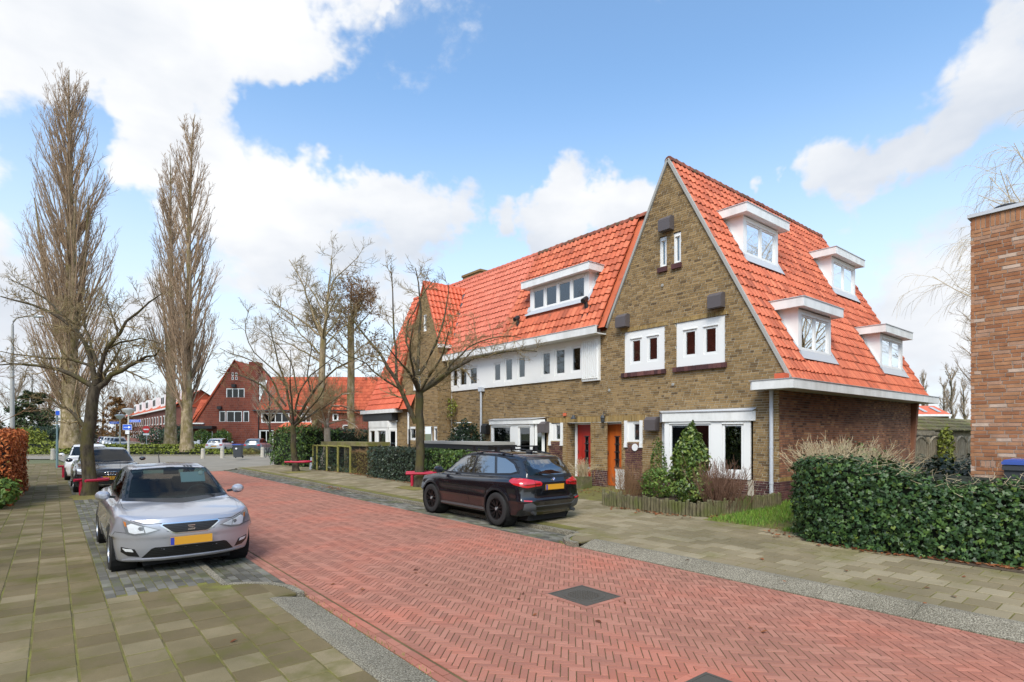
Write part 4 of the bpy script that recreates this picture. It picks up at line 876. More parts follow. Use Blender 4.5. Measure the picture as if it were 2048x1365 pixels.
lm = MB(); lm.tube([(13.79, 13.45, 2.58), (13.66, 13.45, 2.60)], .014, 6); lm.lathe([(.03, .06), (.05, .02), (.11, -.06), (.10, -.07), (0, -.05)], 0, 0, 10, 'z', (13.62, 13.45, 2.55)); lm.build('wall_lamp', 'dark_metal', TA)
vent_box(TA, FA, 14.98+.02, 2.22, d=.25)
bo = bay(TA, 15.30, 17.80, 13.42, .80, 2.50, 2.34, .22, [(16.62, 17.66, 1.0, 2.22), (15.48, 16.05, 1.0, 2.20)], back='room')
Bf = Wall((13.42, 0, 0), (0, 1, 0), (-1, 0, 0))
for a, b in ((16.58, 17.12), (17.14, 17.70), (15.46, 15.76), (15.78, 16.08)): slats(bo, Bf, a, b, .98, 2.24, -.16, 15)
# second terrace house
tv = obj('wall', mesh_np('wall', [(13.86, 18, .2), (13.86, 18, .3), (13.86, 18.1, .3)], [(0, 1, 2)], 'mortar'), TB)
WB = (19.80, 21.02, 1.0, 2.26); bo_ = lambda z: (17.452, 21.2)
brickwork(tv, FA, bo_, [BA, WB], .20, .80, 'brick_plinth'); brickwork(tv, FA, bo_, [BA, WB, (19.7, 21.1, 2.26, 2.45)], .80, 3.84, 'brick_yellow'); brickwork(tv, FA, fs(19.7, 21.1), [], 2.26, 2.45, 'brick_soldier', course=.19, soldier=True)
bb = MB(); bb.box(13.86, 13.9, 17.45, 21.2, 3.8, 5.4); bb.build('band_backing', 'white_trim', TB)
band_windows(TB, [(17.65, 18.0, 4.12, 4.74), (19.24, 19.70, 4.10, 4.74), (20.0, 20.45, 4.10, 4.76), (20.72, 21.02, 4.10, 4.76)], 17.452, 21.19)
window(TB, FA, WB[0]+.003, WB[1]-.003, WB[2], WB[3]-.003, [(19.95, 20.33, 1.15, 2.12), (20.50, 20.88, 1.15, 2.12)], back='curtain', backd=.15)
gutter_run(TB, 17.452, 21.19); rb = row_roof(TB, 17.60, 23.5, 'tile_new', lambda u, v: True, dv=.30); ridge(rb, (RX, 17.40, RZ+.02), (RX, 23.6, RZ+.02), .12, 'tile_new')
pp = MB(); pp.tube([(13.70, 18.85, 3.80), (13.70, 18.85, .3)], .045, 8); FA.box(pp, 18.72, 18.98, 3.72, 3.90, .02, .16); pp.build('drain_pipe', 'pipe_grey', TB, smooth=True, sharp=40)
vent_box(TB, FA, 18.52, 2.18, .34, .42, .22, 'black_plastic')
cm = MB(); cm.box(16.9, 17.5, 23.3, 24.9, 8.0, 10.25); cm.box(16.85, 17.55, 23.25, 24.95, 10.25, 10.36); cm.build('chimney', 'brick_yellow', TB)
# ---- end house: steep cat-slide roof to the street, brick gable standing in front of it
EH = thing('brick_house', 'far end house of the row with steep bright orange roof over a white bay', 'house', (13.1, 25, .25))
EW = Wall((13.1, 0, 0), (0, 1, 0), (-1, 0, 0)); ew = obj('wall', mesh_np('wall', [(13.16, 23, .2), (13.16, 23, .3), (13.16, 23.1, .3)], [(0, 1, 2)], 'mortar'), EH)
def egab(z): return (21.2 if z < 5.9 else 22.38-(8.77-z)/2.40, 28.3 if z < 3.0 else min(25.2, 22.38+(8.77-z)/2.04))
EHo = [(21.70, 22.40, 0, 2.28), (20.95+.35, 21.62, 1.6, 2.28), (23.2, 23.78, 1.66, 2.28), (25.0, 28.1, .7, 2.60), (22.75, 23.45, 4.0, 4.95), (22.2, 22.5, 6.6, 7.4)]
brickwork(ew, EW, egab, EHo, .2, .8, 'brick_plinth'); brickwork(ew, EW, egab, EHo, .8, 8.75, 'brick_yellow')
ER = Wall((0, 21.2, 0), (1, 0, 0), (0, -1, 0)); brickwork(ew, ER, lambda z: (13.1, 13.8), [], .2, 5.9, 'brick_yellow')
for w, gl in ((EHo[4], None), (EHo[5], None)): window(EH, EW, w[0]+.003, w[1]-.003, w[2]+.003, w[3]-.003, [(w[0]+.08, w[1]-.08, w[2]+.1, w[3]-.1)], back='room')
for w in (EHo[1], EHo[2]): window(EH, EW, w[0]+.003, w[1]-.003, w[2]+.003, w[3]-.003, [(w[0]+.09, w[1]-.09, w[2]+.12, w[3]-.1)], back='curtain')
d_ = MB(); d_.box(13.4, 13.45, 21.70, 22.15, .3, 2.28); d_.build('front_door', 'door_red', EH); d_ = MB(); d_.box(13.38, 13.44, 22.15, 22.25, .3, 2.28); d_.build('door_frame', 'white_trim', EH); d_ = MB(); d_.box(13.46, 13.5, 21.7, 22.4, .3, 2.3); d_.build('room_back', 'room', EH)
e = MB(); EM = (9.37-3.18)/(15.63-12.80)
e.add([(12.80, 23.2, 3.14), (12.80, 27.75, 3.14), (15.63, 27.75, 9.33), (15.63, 23.2, 9.33)], [(0, 1, 2, 3)]); e.add([(15.63, 23.2, 9.33), (15.63, 27.75, 9.33), (18.6, 27.75, 4), (18.6, 23.2, 4)], [(0, 1, 2, 3)])
e.add([(13.1, 22.38, 8.74), (15.35, 22.38, 8.74), (15.35, 21.1, 5.85), (13.1, 21.1, 5.85)], [(0, 1, 2, 3)]); e.add([(13.1, 22.38, 8.74), (15.35, 22.38, 8.74), (13.3, 25.2, 3.2), (13.1, 25.2, 3.2)], [(0, 1, 2, 3)])
er = e.build('roof', 'tile_bright', EH); esl = math.sqrt(1+EM*EM)
tiles(er, (12.78, 27.75, 3.18), (0, -1, 0), (1, 0, EM), lambda u, v: True, 3.6, (15.63-12.80)*esl, 'tile_bright', .213, .315, hero=200)
s24 = 2.40; tiles(er, (13.06, 21.12, 5.90), (1, 0, 0), (0, 1, s24), lambda u, v: 13.06+u < 13.85+(v/math.sqrt(1+s24*s24))*s24/MS+.1, 2.4, 1.22*math.sqrt(1+s24*s24), 'tile_bright', .213, .315, hero=60)
tiles(er, (15.2, 25.3, 3.1), (-1, 0, 0), (0, -1, 2.0), lambda u, v: 15.2-u < 13.2+v/2.236*.85, 2.1, 2.85*2.236, 'tile_bright', .213, .315, hero=0)
ridge(er, (13.08, 22.38, 8.80), (15.3, 22.38, 8.80), .12, 'tile_bright'); ridge(er, (15.63, 23.5, 9.40), (15.63, 27.7, 9.40), .12, 'tile_bright')
vl = MB(); vl.obox((13.78, 21.05, 5.98), (1.35, 1.13, 2.62), (.13, -.10, 0), (-.05, .0, .03)); vl.build('valley_gutter', 'dark_metal', er)
g = MB(); g.box(12.66, 12.74, 24.45, 28.3, 3.0, 3.18); g.box(12.74, 13.3, 24.45, 24.53, 3.003, 3.177); g.box(12.74, 13.09, 24.53, 28.2, 3.0, 3.04); g.build('gutter', 'white_trim', EH); g = MB(); g.box(13.0, 14.3, 20.98, 21.1, 5.74, 5.88); g.build('gutter', 'white_trim', EH)
v = MB(); a, b = Vector((13.06, 25.3, 3.2)), Vector((13.06, 22.38, 8.84)); q = (b-a).normalized(); v.obox(a, b-a, (.1, 0, 0), Vector((0, q.z, -q.y))*.07); a = Vector((13.06, 21.12, 5.9)); q = (b-a).normalized(); v.obox(a, b-a, (.1, 0, 0), Vector((0, -q.z, q.y))*.07); v.build('verge', 'tile_bright', EH)
sf = MB(); sf.box(12.75, 13.08, 24.9, 28.2, 2.62, 2.99); sf.build('soffit_box', 'dark_metal', EH)
eb = MB(); eb.prism([(12.72, 25.3, 2.28), (12.72, 27.4, 2.28), (13.08, 28.1, 2.28), (13.08, 25.0, 2.28)], (0, 0, .33)); eo = eb.build('bay_window', 'white_trim', EH)
Eb = Wall((12.74, 0, 0), (0, 1, 0), (-1, 0, 0)); window(eo, Eb, 25.3, 27.4, .72, 2.278, [(25.55, 26.35, .85, 2.10), (26.75, 27.2, .95, 2.10)], d=0, th=.07, flat=True, name='bay_frame')
q = Vector((.36, -.3, 0)).normalized(); window(eo, Wall((12.74, 25.3, 0), q, Vector((-.3, -.36, 0)).normalized()), .07, .46, .72, 2.278, [(.14, .38, .95, 2.1)], d=0, th=.05, flat=True, name='bay_frame', drip=False)
i = MB(); i.box(13.6, 13.65, 24.9, 28.2, .3, 2.6); i.build('room_back', 'room', eo); i = MB(); i.box(12.8, 13.1, 25.1, 27.9, .2, .715); i.build('bay_base', 'brick_plinth', eo)
pp = MB(); pp.tube([(13.02, 23.72, 3.0), (13.02, 23.72, 1.5)], .045, 8); pp.build('drain_pipe', 'white_trim', EH); pp = MB(); pp.tube([(13.02, 23.66, 2.2), (13.02, 23.66, .3)], .035, 8); pp.build('soil_pipe', 'black_plastic', EH)

# ---- flat-roofed brick building cut by the right edge
NB = thing('brick_building', 'flat roofed orange brick building with whitish patches, cut by the right edge', 'building', (12, -1, .15))
NW = Wall((11.98, 0, 0), (0, 1, 0), (-1, 0, 0)); nw = obj('wall', mesh_np('wall', [(12.04, 2, .2), (12.04, 2, .3), (12.04, 2.1, .3)], [(0, 1, 2)], 'mortar_pale'), NB)
no = lambda z: (-3.0, 2.49)
brickwork(nw, NW, no, [], .1, 1.44, 'brick_new', L=.225, hero=0, bond='wild', mortar='mortar_pale', j=.013)
brickwork(nw, NW, no, [], 1.44, 1.55, 'brick_new', course=.11, soldier=True, mortar='mortar_pale')
brickwork(nw, NW, no, [], 1.55, 5.40, 'brick_new', L=.225, hero=300, bond='wild', mortar='mortar_pale', j=.013)
brickwork(nw, NW, no, [], 5.40, 5.61, 'brick_new', course=.21, soldier=True, hero=0, mortar='mortar_pale')
NS = Wall((0, 2.5, 0), (1, 0, 0), (0, 1, 0)); brickwork(nw, NS, lambda z: (11.98, 20), [], .1, 5.61, 'brick_new', L=.225, bond='wild', mortar='mortar_pale', j=.013)
mb = MB(); mb.box(12.05, 19.9, -3, 2.43, .1, 5.55); mb.build('core', 'room', NB)
mb = MB(); mb.box(11.94, 20.05, -3.05, 2.54, 5.613, 5.67); mb.build('coping', 'zinc', NB)
mb = MB(); mb.lathe([(.0, 5.87), (.17, 5.86), (.20, 5.83), (.20, 5.80), (.17, 5.79), (.17, 5.62)], 12.6, 2.14, 20)
for i in range(3): mb.lathe([(.18, 5.67+i*.04), (.195, 5.68+i*.04), (.18, 5.69+i*.04)], 12.6, 2.14, 20, caps=False)
mb.build('roof_vent', 'black_plastic', NB)

# ------------------------------------------------------------------ cars: a smooth body field, meshed, then cut for glass and dressed
def pch(xs, ys):
    """smooth curve through points (monotone cubic), vectorised"""
    xs, ys = np.array(xs, float), np.array(ys, float); h = np.diff(xs); d = np.diff(ys)/h; m = np.zeros(len(xs)); m[0], m[-1] = d[0], d[-1]
    for i in range(1, len(xs)-1):
        if d[i-1]*d[i] > 0: w1, w2 = 2*h[i]+h[i-1], h[i]+2*h[i-1]; m[i] = (w1+w2)/(w1/d[i-1]+w2/d[i])
    def f(x):
        x = np.clip(x, xs[0], xs[-1]); i = np.clip(np.searchsorted(xs, x)-1, 0, len(xs)-2); t = (x-xs[i])/h[i]
        return (2*t**3-3*t**2+1)*ys[i]+(t**3-2*t**2+t)*h[i]*m[i]+(-2*t**3+3*t**2)*ys[i+1]+(t**3-t**2)*h[i]*m[i+1]
    return f
def smax(a, b, k): h = np.clip(.5+.5*(a-b)/k, 0, 1); return b+(a-b)*h+k*h*(1-h)
def smin(a, b, k): return -smax(-a, -b, k)
class Car:
    """x forward, y left, z up; half-length .5*L either way of the origin"""
    def __init__(s, **k):
        s.__dict__.update(k)
        s.fdeck = pch(*zip(*s.deck)); s.fgh = pch(*zip(*s.gh)); s.fxf = pch(*zip(*s.front)); s.fxr = pch(*zip(*s.rear)); s.fwz = pch(*zip(*s.sidez)); s.fwx = pch(*zip(*s.sidex))
        xs = [p[0] for p in s.gh]; s.fslope = lambda x: np.gradient(s.fgh(np.linspace(xs[0], xs[-1], 400)), np.linspace(xs[0], xs[-1], 400))[np.clip(((x-xs[0])/(xs[-1]-xs[0])*399).astype(int), 0, 399)]
    def f(s, x, y, z):
        y = np.abs(y); W = s.W/2; yn = y/W
        a1 = (z-(s.fdeck(x)-s.crown*yn**2))*.92
        w = s.fwz(z)*s.fwx(x)
        for ax in s.axles:
            r = np.sqrt((x-ax)**2+(z-s.tyre)**2); w = w+s.flare*np.exp(-((r-s.arch)/.07)**2)*(z > .1)
        a2 = y-w
        a3 = (x-(s.fxf(z)-s.kf*yn**s.pf))*.9; a4 = (s.fxr(z)+s.kr*yn**s.pr-x)*.9; a5 = s.zb-z
        low = smax(smax(smax(a1, a2, s.r1), smax(a3, a4, .01), s.r2), a5, .03)
        xe = x+s.kw*y**2*np.tanh((x-s.xm)/.35)
        g1 = (z-(s.fgh(xe)-s.gcrown*(y/.6)**2))/np.sqrt(1+np.minimum(s.fslope(xe)**2, 9)); g2 = (y-(s.yb-s.lean*(z-.9)-s.taper*np.maximum(0, s.xm-x)**2))*.92
        gh = np.maximum(smax(smax(g1, g2, s.r3), .55-z, .02), np.maximum(a3, a4)+.01)
        b = smin(low, gh, s.rj)
        for ax in s.axles:
            r = np.sqrt((x-ax)**2+(z-s.tyre)**2); b = np.maximum(b, np.minimum(s.arch-r, y-(W-.30)))
        return b
    def fp(s, P): return s.f(P[:, 0], P[:, 1], P[:, 2])
    def grad(s, P, e=.002):
        g = np.stack([s.fp(P+np.eye(3)[i]*e)-s.fp(P-np.eye(3)[i]*e) for i in range(3)], 1)/(2*e); return g
    def surface(s, h, shrink=0.0):
        x = np.arange(-s.L/2-.08, s.L/2+.08+h, h); y = np.arange(-s.W/2-.1, s.W/2+.1+h, h); y = y-(y[0]+y[-1])/2; z = np.arange(.06, s.H+.08+h, h)
        X, Y, Z = np.meshgrid(x, y, z, indexing='ij'); F = s.f(X, Y, Z)+shrink; In = F < 0; nx, ny, nz = F.shape
        C = np.zeros((nx-1, ny-1, nz-1), int); acc = np.zeros((nx-1, ny-1, nz-1, 3)); cnt = np.zeros((nx-1, ny-1, nz-1))
        sl = lambda a, d: tuple(slice(d[i], (a[i]-1)+d[i]) for i in range(3)); S = F.shape
        G = np.stack([X, Y, Z], -1)
        for ax in range(3):
            o1, o2 = [i for i in range(3) if i != ax]
            for i in (0, 1):
                for j in (0, 1):
                    d0 = [0, 0, 0]; d0[o1], d0[o2] = i, j; d1 = list(d0); d1[ax] = 1; a, b = F[sl(S, d0)], F[sl(S, d1)]; cr = (a < 0) != (b < 0)
                    t = np.where(cr, a/np.where(cr, a-b, 1), 0); acc += np.where(cr[..., None], G[sl(S, d0)]*(1-t[..., None])+G[sl(S, d1)]*t[..., None], 0); cnt += cr
        act = cnt > 0; idx = np.full(act.shape, -1); idx[act] = np.arange(act.sum()); P = acc[act]/cnt[act][:, None]; Fc = []
        for ax in range(3):
            o1, o2 = [(1, 2), (2, 0), (0, 1)][ax]; n1 = [slice(None)]*3
            lo = [slice(1, -1)]*3; lo[ax] = slice(0, -1); hi = list(lo); hi[ax] = slice(1, None); a, b = In[tuple(lo)], In[tuple(hi)]
            I = np.argwhere(a != b); flip = a[a != b]; base = I.copy(); base[:, o1] += 1; base[:, o2] += 1
            def at(d1, d2): q = base.copy(); q[:, o1] -= d1; q[:, o2] -= d2; return idx[q[:, 0], q[:, 1], q[:, 2]]
            q = np.stack([at(1, 1), at(0, 1), at(0, 0), at(1, 0)], 1); q[~flip] = q[~flip][:, ::-1]; Fc.append(q)
        Fc = np.concatenate(Fc); Fc = Fc[(Fc >= 0).all(1)]
        for _ in range(3):
            g = s.grad(P); v = s.fp(P)+shrink; n2 = np.maximum((g**2).sum(1), .05); P = P-np.clip(g*(v/n2)[:, None], -.02, .02)
        return P, Fc
    def project(s, A, axis, off):
        """drop 2D points on the body along an axis ('f' front, 'r' rear, 'l' left, 's' right side, 't' top)"""
        A = np.asarray(A, float); n = len(A); B = 2.6
        if axis in 'fr': D = np.array([-1, 0, 0.]) if axis == 'f' else np.array([1, 0, 0.]); O = np.c_[np.full(n, B if axis == 'f' else -B), A[:, 0], A[:, 1]]
        elif axis in 'ls': D = np.array([0, -1, 0.]) if axis == 'l' else np.array([0, 1, 0.]); O = np.c_[A[:, 0], np.full(n, 1.5 if axis == 'l' else -1.5), A[:, 1]]
        else: D = np.array([0, 0, -1.]); O = np.c_[A[:, 0], A[:, 1], np.full(n, 2.4)]
        T = np.linspace(0, 2.6 if axis in 'fr' else 1.5, 420); lo = np.zeros(n); hi = np.full(n, T[-1]); found = np.zeros(n, bool)
        for t0, t1 in zip(T[:-1], T[1:]):
            P = O+D*t1; ins = (s.fp(P) < 0) & ~found; lo[ins] = t0; hi[ins] = t1; found |= ins
            if found.all(): break
        for _ in range(14):
            m = (lo+hi)/2; P = O+D*m[:, None]; ins = s.fp(P) < 0; hi = np.where(ins, m, hi); lo = np.where(ins, lo, m)
        P = O+D*hi[:, None]; g = s.grad(P); g /= np.maximum(np.linalg.norm(g, axis=1), 1e-6)[:, None]; s.hit = found; return P+g*off, g
    def patch(s, owner, name, poly, axis, m, off=.004, step=.05, hole=None, skirt=.012, smooth=True, mirror=False, kids=None):
        """a panel lying on the body inside a 2D outline (optionally with a hole)"""
        def dens(P):
            out = []
            for i in range(len(P)):
                a, b = np.array(P[i]), np.array(P[(i+1) % len(P)]); k = max(1, int(np.ceil(np.linalg.norm(b-a)/step))); out += [tuple(a+(b-a)*j/k) for j in range(k)]
            return out
        def inside(q, P):
            c = False; x, y = q
            for i in range(len(P)):
                (x1, y1), (x2, y2) = P[i], P[i-1]
                if (y1 > y) != (y2 > y) and x < (x2-x1)*(y-y1)/(y2-y1)+x1: c = not c
            return c
        B = dens(poly); pts = [Vector(p) for p in B]; edges = [(i, (i+1) % len(B)) for i in range(len(B))]; H = []
        if hole: H = dens(hole); b = len(pts); pts += [Vector(p) for p in H]; edges += [(b+i, b+(i+1) % len(H)) for i in range(len(H))]
        xs = [p[0] for p in poly]; ys = [p[1] for p in poly]
        for gx in np.arange(min(xs)+step*.6, max(xs), step):
            for gy in np.arange(min(ys)+step*.6, max(ys), step):
                if inside((gx, gy), poly) and not (hole and inside((gx, gy), hole)) and min((gx-p[0])**2+(gy-p[1])**2 for p in B+H) > (.45*step)**2: pts.append(Vector((gx, gy)))
        v, e, f, *_ = mgeo.delaunay_2d_cdt(pts, edges, [], 1 if not hole else 0, 1e-6)
        f = [t for t in f if inside((sum(v[i].x for i in t)/len(t), sum(v[i].y for i in t)/len(t)), poly) and not (hole and inside((sum(v[i].x for i in t)/len(t), sum(v[i].y for i in t)/len(t)), hole))]
        V, g = s.project([tuple(q) for q in v], axis, off); hit = s.hit; V = [tuple(q) for q in V]; F = [tuple(t) for t in f if all(hit[i] for i in t)]
        if skirt:
            cnt = {}
            for t in F:
                for i in range(len(t)):
                    k = (t[i], t[(i+1) % len(t)]); cnt[k] = 1
            bd = [k for k in cnt if (k[1], k[0]) not in cnt]; mp = {}
            for a, b in bd:
                for q in (a, b):
                    if q not in mp: mp[q] = len(V); V.append(tuple(np.array(V[q])-g[q]*(skirt+off)))
            F += [(b, a, mp[a], mp[b]) for a, b in bd]
        me = mesh_np(name, V, F, m, np.full(len(F), .5), smooth); me.set_sharp_from_angle(angle=R_(40)); o = obj(name, me, owner, False)
        if mirror:
            V2 = [(p[0], -p[1], p[2]) for p in V]; me = mesh_np(name, V2, [t[::-1] for t in F], m, np.full(len(F), .5), smooth); me.set_sharp_from_angle(angle=R_(40)); obj(name, me, owner, False)
        return o
    def groove(s, owner, name, lines, axis, w=.006, m='black_gap', off=.0015, mirror=False):
        """thin dark seams: ribbons on the body along 2D polylines"""
        V, F = [], []
        for L in lines:
            L = [np.array(p, float) for p in L]; P = []
            for a, b in zip(L[:-1], L[1:]): k = max(1, int(np.linalg.norm(b-a)/.04)); P += [a+(b-a)*j/k for j in range(k)]
            P.append(L[-1]); P = np.array(P); T = np.gradient(P, axis=0); T /= np.linalg.norm(T, axis=1)[:, None]; Nn = np.c_[-T[:, 1], T[:, 0]]*w/2
            A, _ = s.project(P+Nn, axis, off); B, _ = s.project(P-Nn, axis, off); b = len(V); n = len(P)
            for q in range(n): V += [tuple(A[q]), tuple(B[q])]
            F += [(b+2*i, b+2*i+1, b+2*i+3, b+2*i+2) for i in range(n-1)]
        me = mesh_np(name, V, F, m); obj(name, me, owner, False)
        if mirror: obj(name, mesh_np(name, [(p[0], -p[1], p[2]) for p in V], F, m), owner, False)
    def body(s, owner, paint, h, windows, inner=None):
        """windows: list of (axis, polygon, zmin) cut out of the shell"""
        def cut(P, F, grow=0):
            c = P[F].mean(1); n = np.cross(P[F[:, 2]]-P[F[:, 0]], P[F[:, 3]]-P[F[:, 1]]); keep = np.ones(len(F), bool)
            for ax, poly in windows:
                q = {'f': (c[:, 1], c[:, 2]), 'r': (c[:, 1], c[:, 2]), 'l': (c[:, 0], c[:, 2])}[ax]; poly = np.array(poly); ins = np.zeros(len(c), bool); x, y = q
                for i in range(len(poly)):
                    (x1, y1), (x2, y2) = poly[i], poly[i-1]; cr = ((y1 > y) != (y2 > y)) & (x < (x2-x1)*(y-y1)/(y2-y1+1e-12)+x1); ins ^= cr
                side = {'f': c[:, 0] > s.xm, 'r': c[:, 0] < s.xm, 'l': np.abs(c[:, 1]) > .42}[ax]
                keep &= ~(ins & side)
            return F[keep]
        P, F = s.surface(h); me = mesh_np('body', P, cut(P, F), paint, None, True); me.set_sharp_from_angle(angle=R_(48)); obj('body', me, owner, False)
        if inner:
            P, F = s.surface(.06, .045); me = mesh_np('lining', P, cut(P, F)[:, ::-1], inner, None, True); obj('lining', me, owner, False)
        for ax in s.axles:
            for sg in (1, -1): lm = MB(); lm.lathe([(s.arch+.01, 0), (s.arch+.01, .30), (0, .30)], 0, 0, 22, 'y', (0, 0, 0), caps=False); n_ = len(lm.v); k = 66; lm.v[-k:] = [(p[0]+ax, sg*(s.W/2-.012-p[1]), p[2]+s.tyre) for p in lm.v[-k:]]; lm.build('wheel_arch', 'black_gap', owner, False)
        u = MB(); u.box(-s.L/2+.25, s.L/2-.25, -s.W/2+.35, s.W/2-.35, .13, .30); u.build('underbody', 'black_gap', owner, False)
def wheel(owner, x, y, R, w, rim, spokes, m_rim, sg, cap=None, double=True, style='spoke'):
    """tyre with tread shoulders; rim with barrel, spokes and hub"""
    t_ = MB(); t_.lathe([(rim-.005, .0), (rim+.02, .012), (R-.03, .012), (R-.006, .0), (R, -.02), (R, -w+.02), (R-.006, -w), (rim, -w)], 0, 0, 36, 'y', caps=False); fl = lambda V: [(p[0]+x, y+sg*p[1], p[2]+R) for p in V]
    t_.v = fl(t_.v); wo = t_.build('wheel', 'tyre', owner, False, True, sharp=35)
    r = MB(); r.lathe([(rim, .004), (rim-.012, .006), (rim-.02, -.03), (rim-.03, -w*.75), (0, -w*.75)], 0, 0, 32, 'y', caps=False); r.v = fl(r.v); r.build('rim', m_rim, wo, False, True, sharp=35)
    q = MB(); q.lathe([(0, -.005), (.05, -.006), (.062, -.02), (.065, -.05)], 0, 0, 16, 'y')
    for i in range(spokes):
        for dv in ((-.10, .10) if double else (0,)):
            a = 2*math.pi*i/spokes; e = a+(dv*1.9 if style == 'y' else dv*.9)
            p0 = Vector((math.cos(a)*.05, -.018, math.sin(a)*.05)); p1 = Vector((math.cos(e)*(rim-.012), .0, math.sin(e)*(rim-.012))); d = (p1-p0); nn = Vector((-d.z, 0, d.x)).normalized()*(.011 if double else .024)
            q.obox(p0-nn, d, nn*2, (0, -.022, 0))
    q.v = fl(q.v); q.build('spokes', m_rim, wo, False)
    if cap: c = MB(); c.lathe([(0, .003), (.03, .002), (.034, -.006)], 0, 0, 14, 'y'); c.v = fl(c.v); c.build('hub_cap', cap, wo, False)
def scale_poly(P, k, dx=0, dy=0):
    cx = sum(p[0] for p in P)/len(P); cy = sum(p[1] for p in P)/len(P); out = []
    n = len(P); A = sum(P[i][0]*P[(i+1) % n][1]-P[(i+1) % n][0]*P[i][1] for i in range(n)); sg = 1 if A > 0 else -1
    for i in range(n):
        a, b, c = Vector(P[i-1]), Vector(P[i]), Vector(P[(i+1) % n]); d1, d2 = (b-a).normalized(), (c-b).normalized(); n1, n2 = Vector((d1.y, -d1.x))*sg, Vector((d2.y, -d2.x))*sg; m = (n1+n2); m = m/max(.35, m.length_squared/2)
        out.append((b.x+m.x*k, b.y+m.y*k))
    return out
def carpaint(name, col, metal=.0, rough=.32, coat=1.0, flake=0):
    m = mat(name, col, rough, metal, .5, coat); m.node_tree.nodes['Principled BSDF'].inputs['Coat Roughness'].default_value = .03; return m
carpaint('paint_lilac', (.43, .44, .485), .5, .28); carpaint('paint_black', (.006, .006, .009), .0, .18); carpaint('paint_dark_grey', (.045, .050, .058), .4, .25); carpaint('paint_white', (.72, .72, .72), 0, .3); carpaint('paint_silver', (.34, .36, .38), .5, .3); carpaint('paint_grey_blue', (.13, .16, .19), .5, .3); carpaint('paint_maroon', (.10, .02, .03), .2, .3)
mat('tyre', (.018, .018, .018), .8); mat('rim_black', (.012, .012, .013), .35, .3); mat('rim_silver', (.45, .46, .48), .3, .8); mat('trim_black', (.012, .012, .013), .35); mat('bumper_grey', (.085, .09, .095), .55)
mat('interior', (.022, .022, .024), .85); mat('seat_cloth', (.03, .03, .033), .9); mat('lamp_house', (.26, .27, .28), .3, .3); mat('lamp_mirror', (.86, .87, .88), .35, .1); mat('lamp_amber', (.55, .18, .04), .25); mat('lamp_clear', (.74, .76, .78), .2, .15); mat('mesh_black', (.008, .008, .008), .5)
m_ = mat('tail_red', (.50, .012, .018), .12, 0, .6, 1.0); m_ = mat('tail_dark', (.16, .006, .010), .15, 0, .6, 1.0); mat('sunshade', (.35, .42, .47), .5, .4)
def plate_strip(owner, name, pts, m, off=.0): return mesh_np(name, pts, [(0, 1, 2, 3)], m)
def number_plate(owner, x, z, sgn, w=.52, h=.11, text=None, pale=True, tilt=0.0):
    """yellow plate, blue band on its left as read"""
    b = MB(); b.box(x-.008, x+.008, -w/2, w/2, z-h/2, z+h/2); o = b.build('number_plate', 'number_plate', owner, False)
    e = MB(); xx = x+sgn*.009; yl = (w/2-.045, w/2) if sgn < 0 else (-w/2, -w/2+.045)
    e.box(min(xx, xx+sgn*.001), max(xx, xx+sgn*.001), *yl, z-h/2+.004, z+h/2-.004); e.build('country_band', 'plate_blue', o, False)
    if text:
        c = bpy.data.curves.new('plate_text', 'FONT'); c.body = text; c.size = h*.95; c.align_x = 'CENTER'; c.align_y = 'CENTER'; c.extrude = .001; c.materials.append(MATS['black_gap']); t0 = link(bpy.data.objects.new('plate_text', c)); bpy.context.view_layer.update(); me = bpy.data.meshes.new_from_object(t0); bpy.data.objects.remove(t0); t = link(bpy.data.objects.new('plate_text', me)); t.parent = o
        t.location = (x+sgn*.0105, 0, z); t.rotation_euler = (R_(90), 0, R_(90) if sgn > 0 else R_(-90))
    return o
def interior(owner, xs, z0, w, steer=None, zr=None, dash=None):
    """two rows of seats with headrests, dashboard and steering wheel"""
    for x, zt in xs:
        for y in (-w, w):
            b = MB(); b.prism([(x+.25, y-.23, z0), (x-.20, y-.23, z0), (x-.34, y-.21, zt-.17), (x-.22, y-.21, zt-.17), (x-.08, y-.23, z0+.2), (x+.25, y-.23, z0+.2)], (0, .46, 0)); o = b.build('seat', 'seat_cloth', owner, False)
            h = MB(); h.prism([(x-.335, y-.13, zt-.15), (x-.35, y-.12, zt+.02), (x-.30, y-.11, zt+.05), (x-.25, y-.12, zt+.02), (x-.24, y-.13, zt-.15)], (0, .25, 0)); h.build('headrest', 'seat_cloth', o, False)
    if dash:
        x0, x1, z = dash; b = MB(); b.prism([(x0, -.66, z-.2), (x0, -.66, z), (x0+.14, -.66, z+.045), (x1, -.62, z+.01), (x1, -.62, z-.2)], (0, 1.3, 0)); b.build('dashboard', 'interior', owner, False)
    if steer:
        x, y, z = steer; b = MB(); ring = [Vector((x+.06*math.sin(a), y+.185*math.cos(a), z+.18*math.sin(a))) for a in [2*math.pi*i/24 for i in range(25)]]; b.tube(ring, .016, 6, False); b.obox((x-.01, y-.17, z-.02), (.03, 0, 0), (0, .34, 0), (0, 0, .045)); b.build('steering_wheel', 'interior', owner, False)
def roundel(owner, name, x, y, z, r, sgn, m, axis='x'):
    b = MB(); b.lathe([(r, 0), (r, .008), (0, .011)], 0, 0, 20, axis, (0, 0, 0)); b.v = [(x+sgn*p[0], y+p[1], z+p[2]) for p in b.v]; return b.build(name, m, owner, False, True, sharp=40)

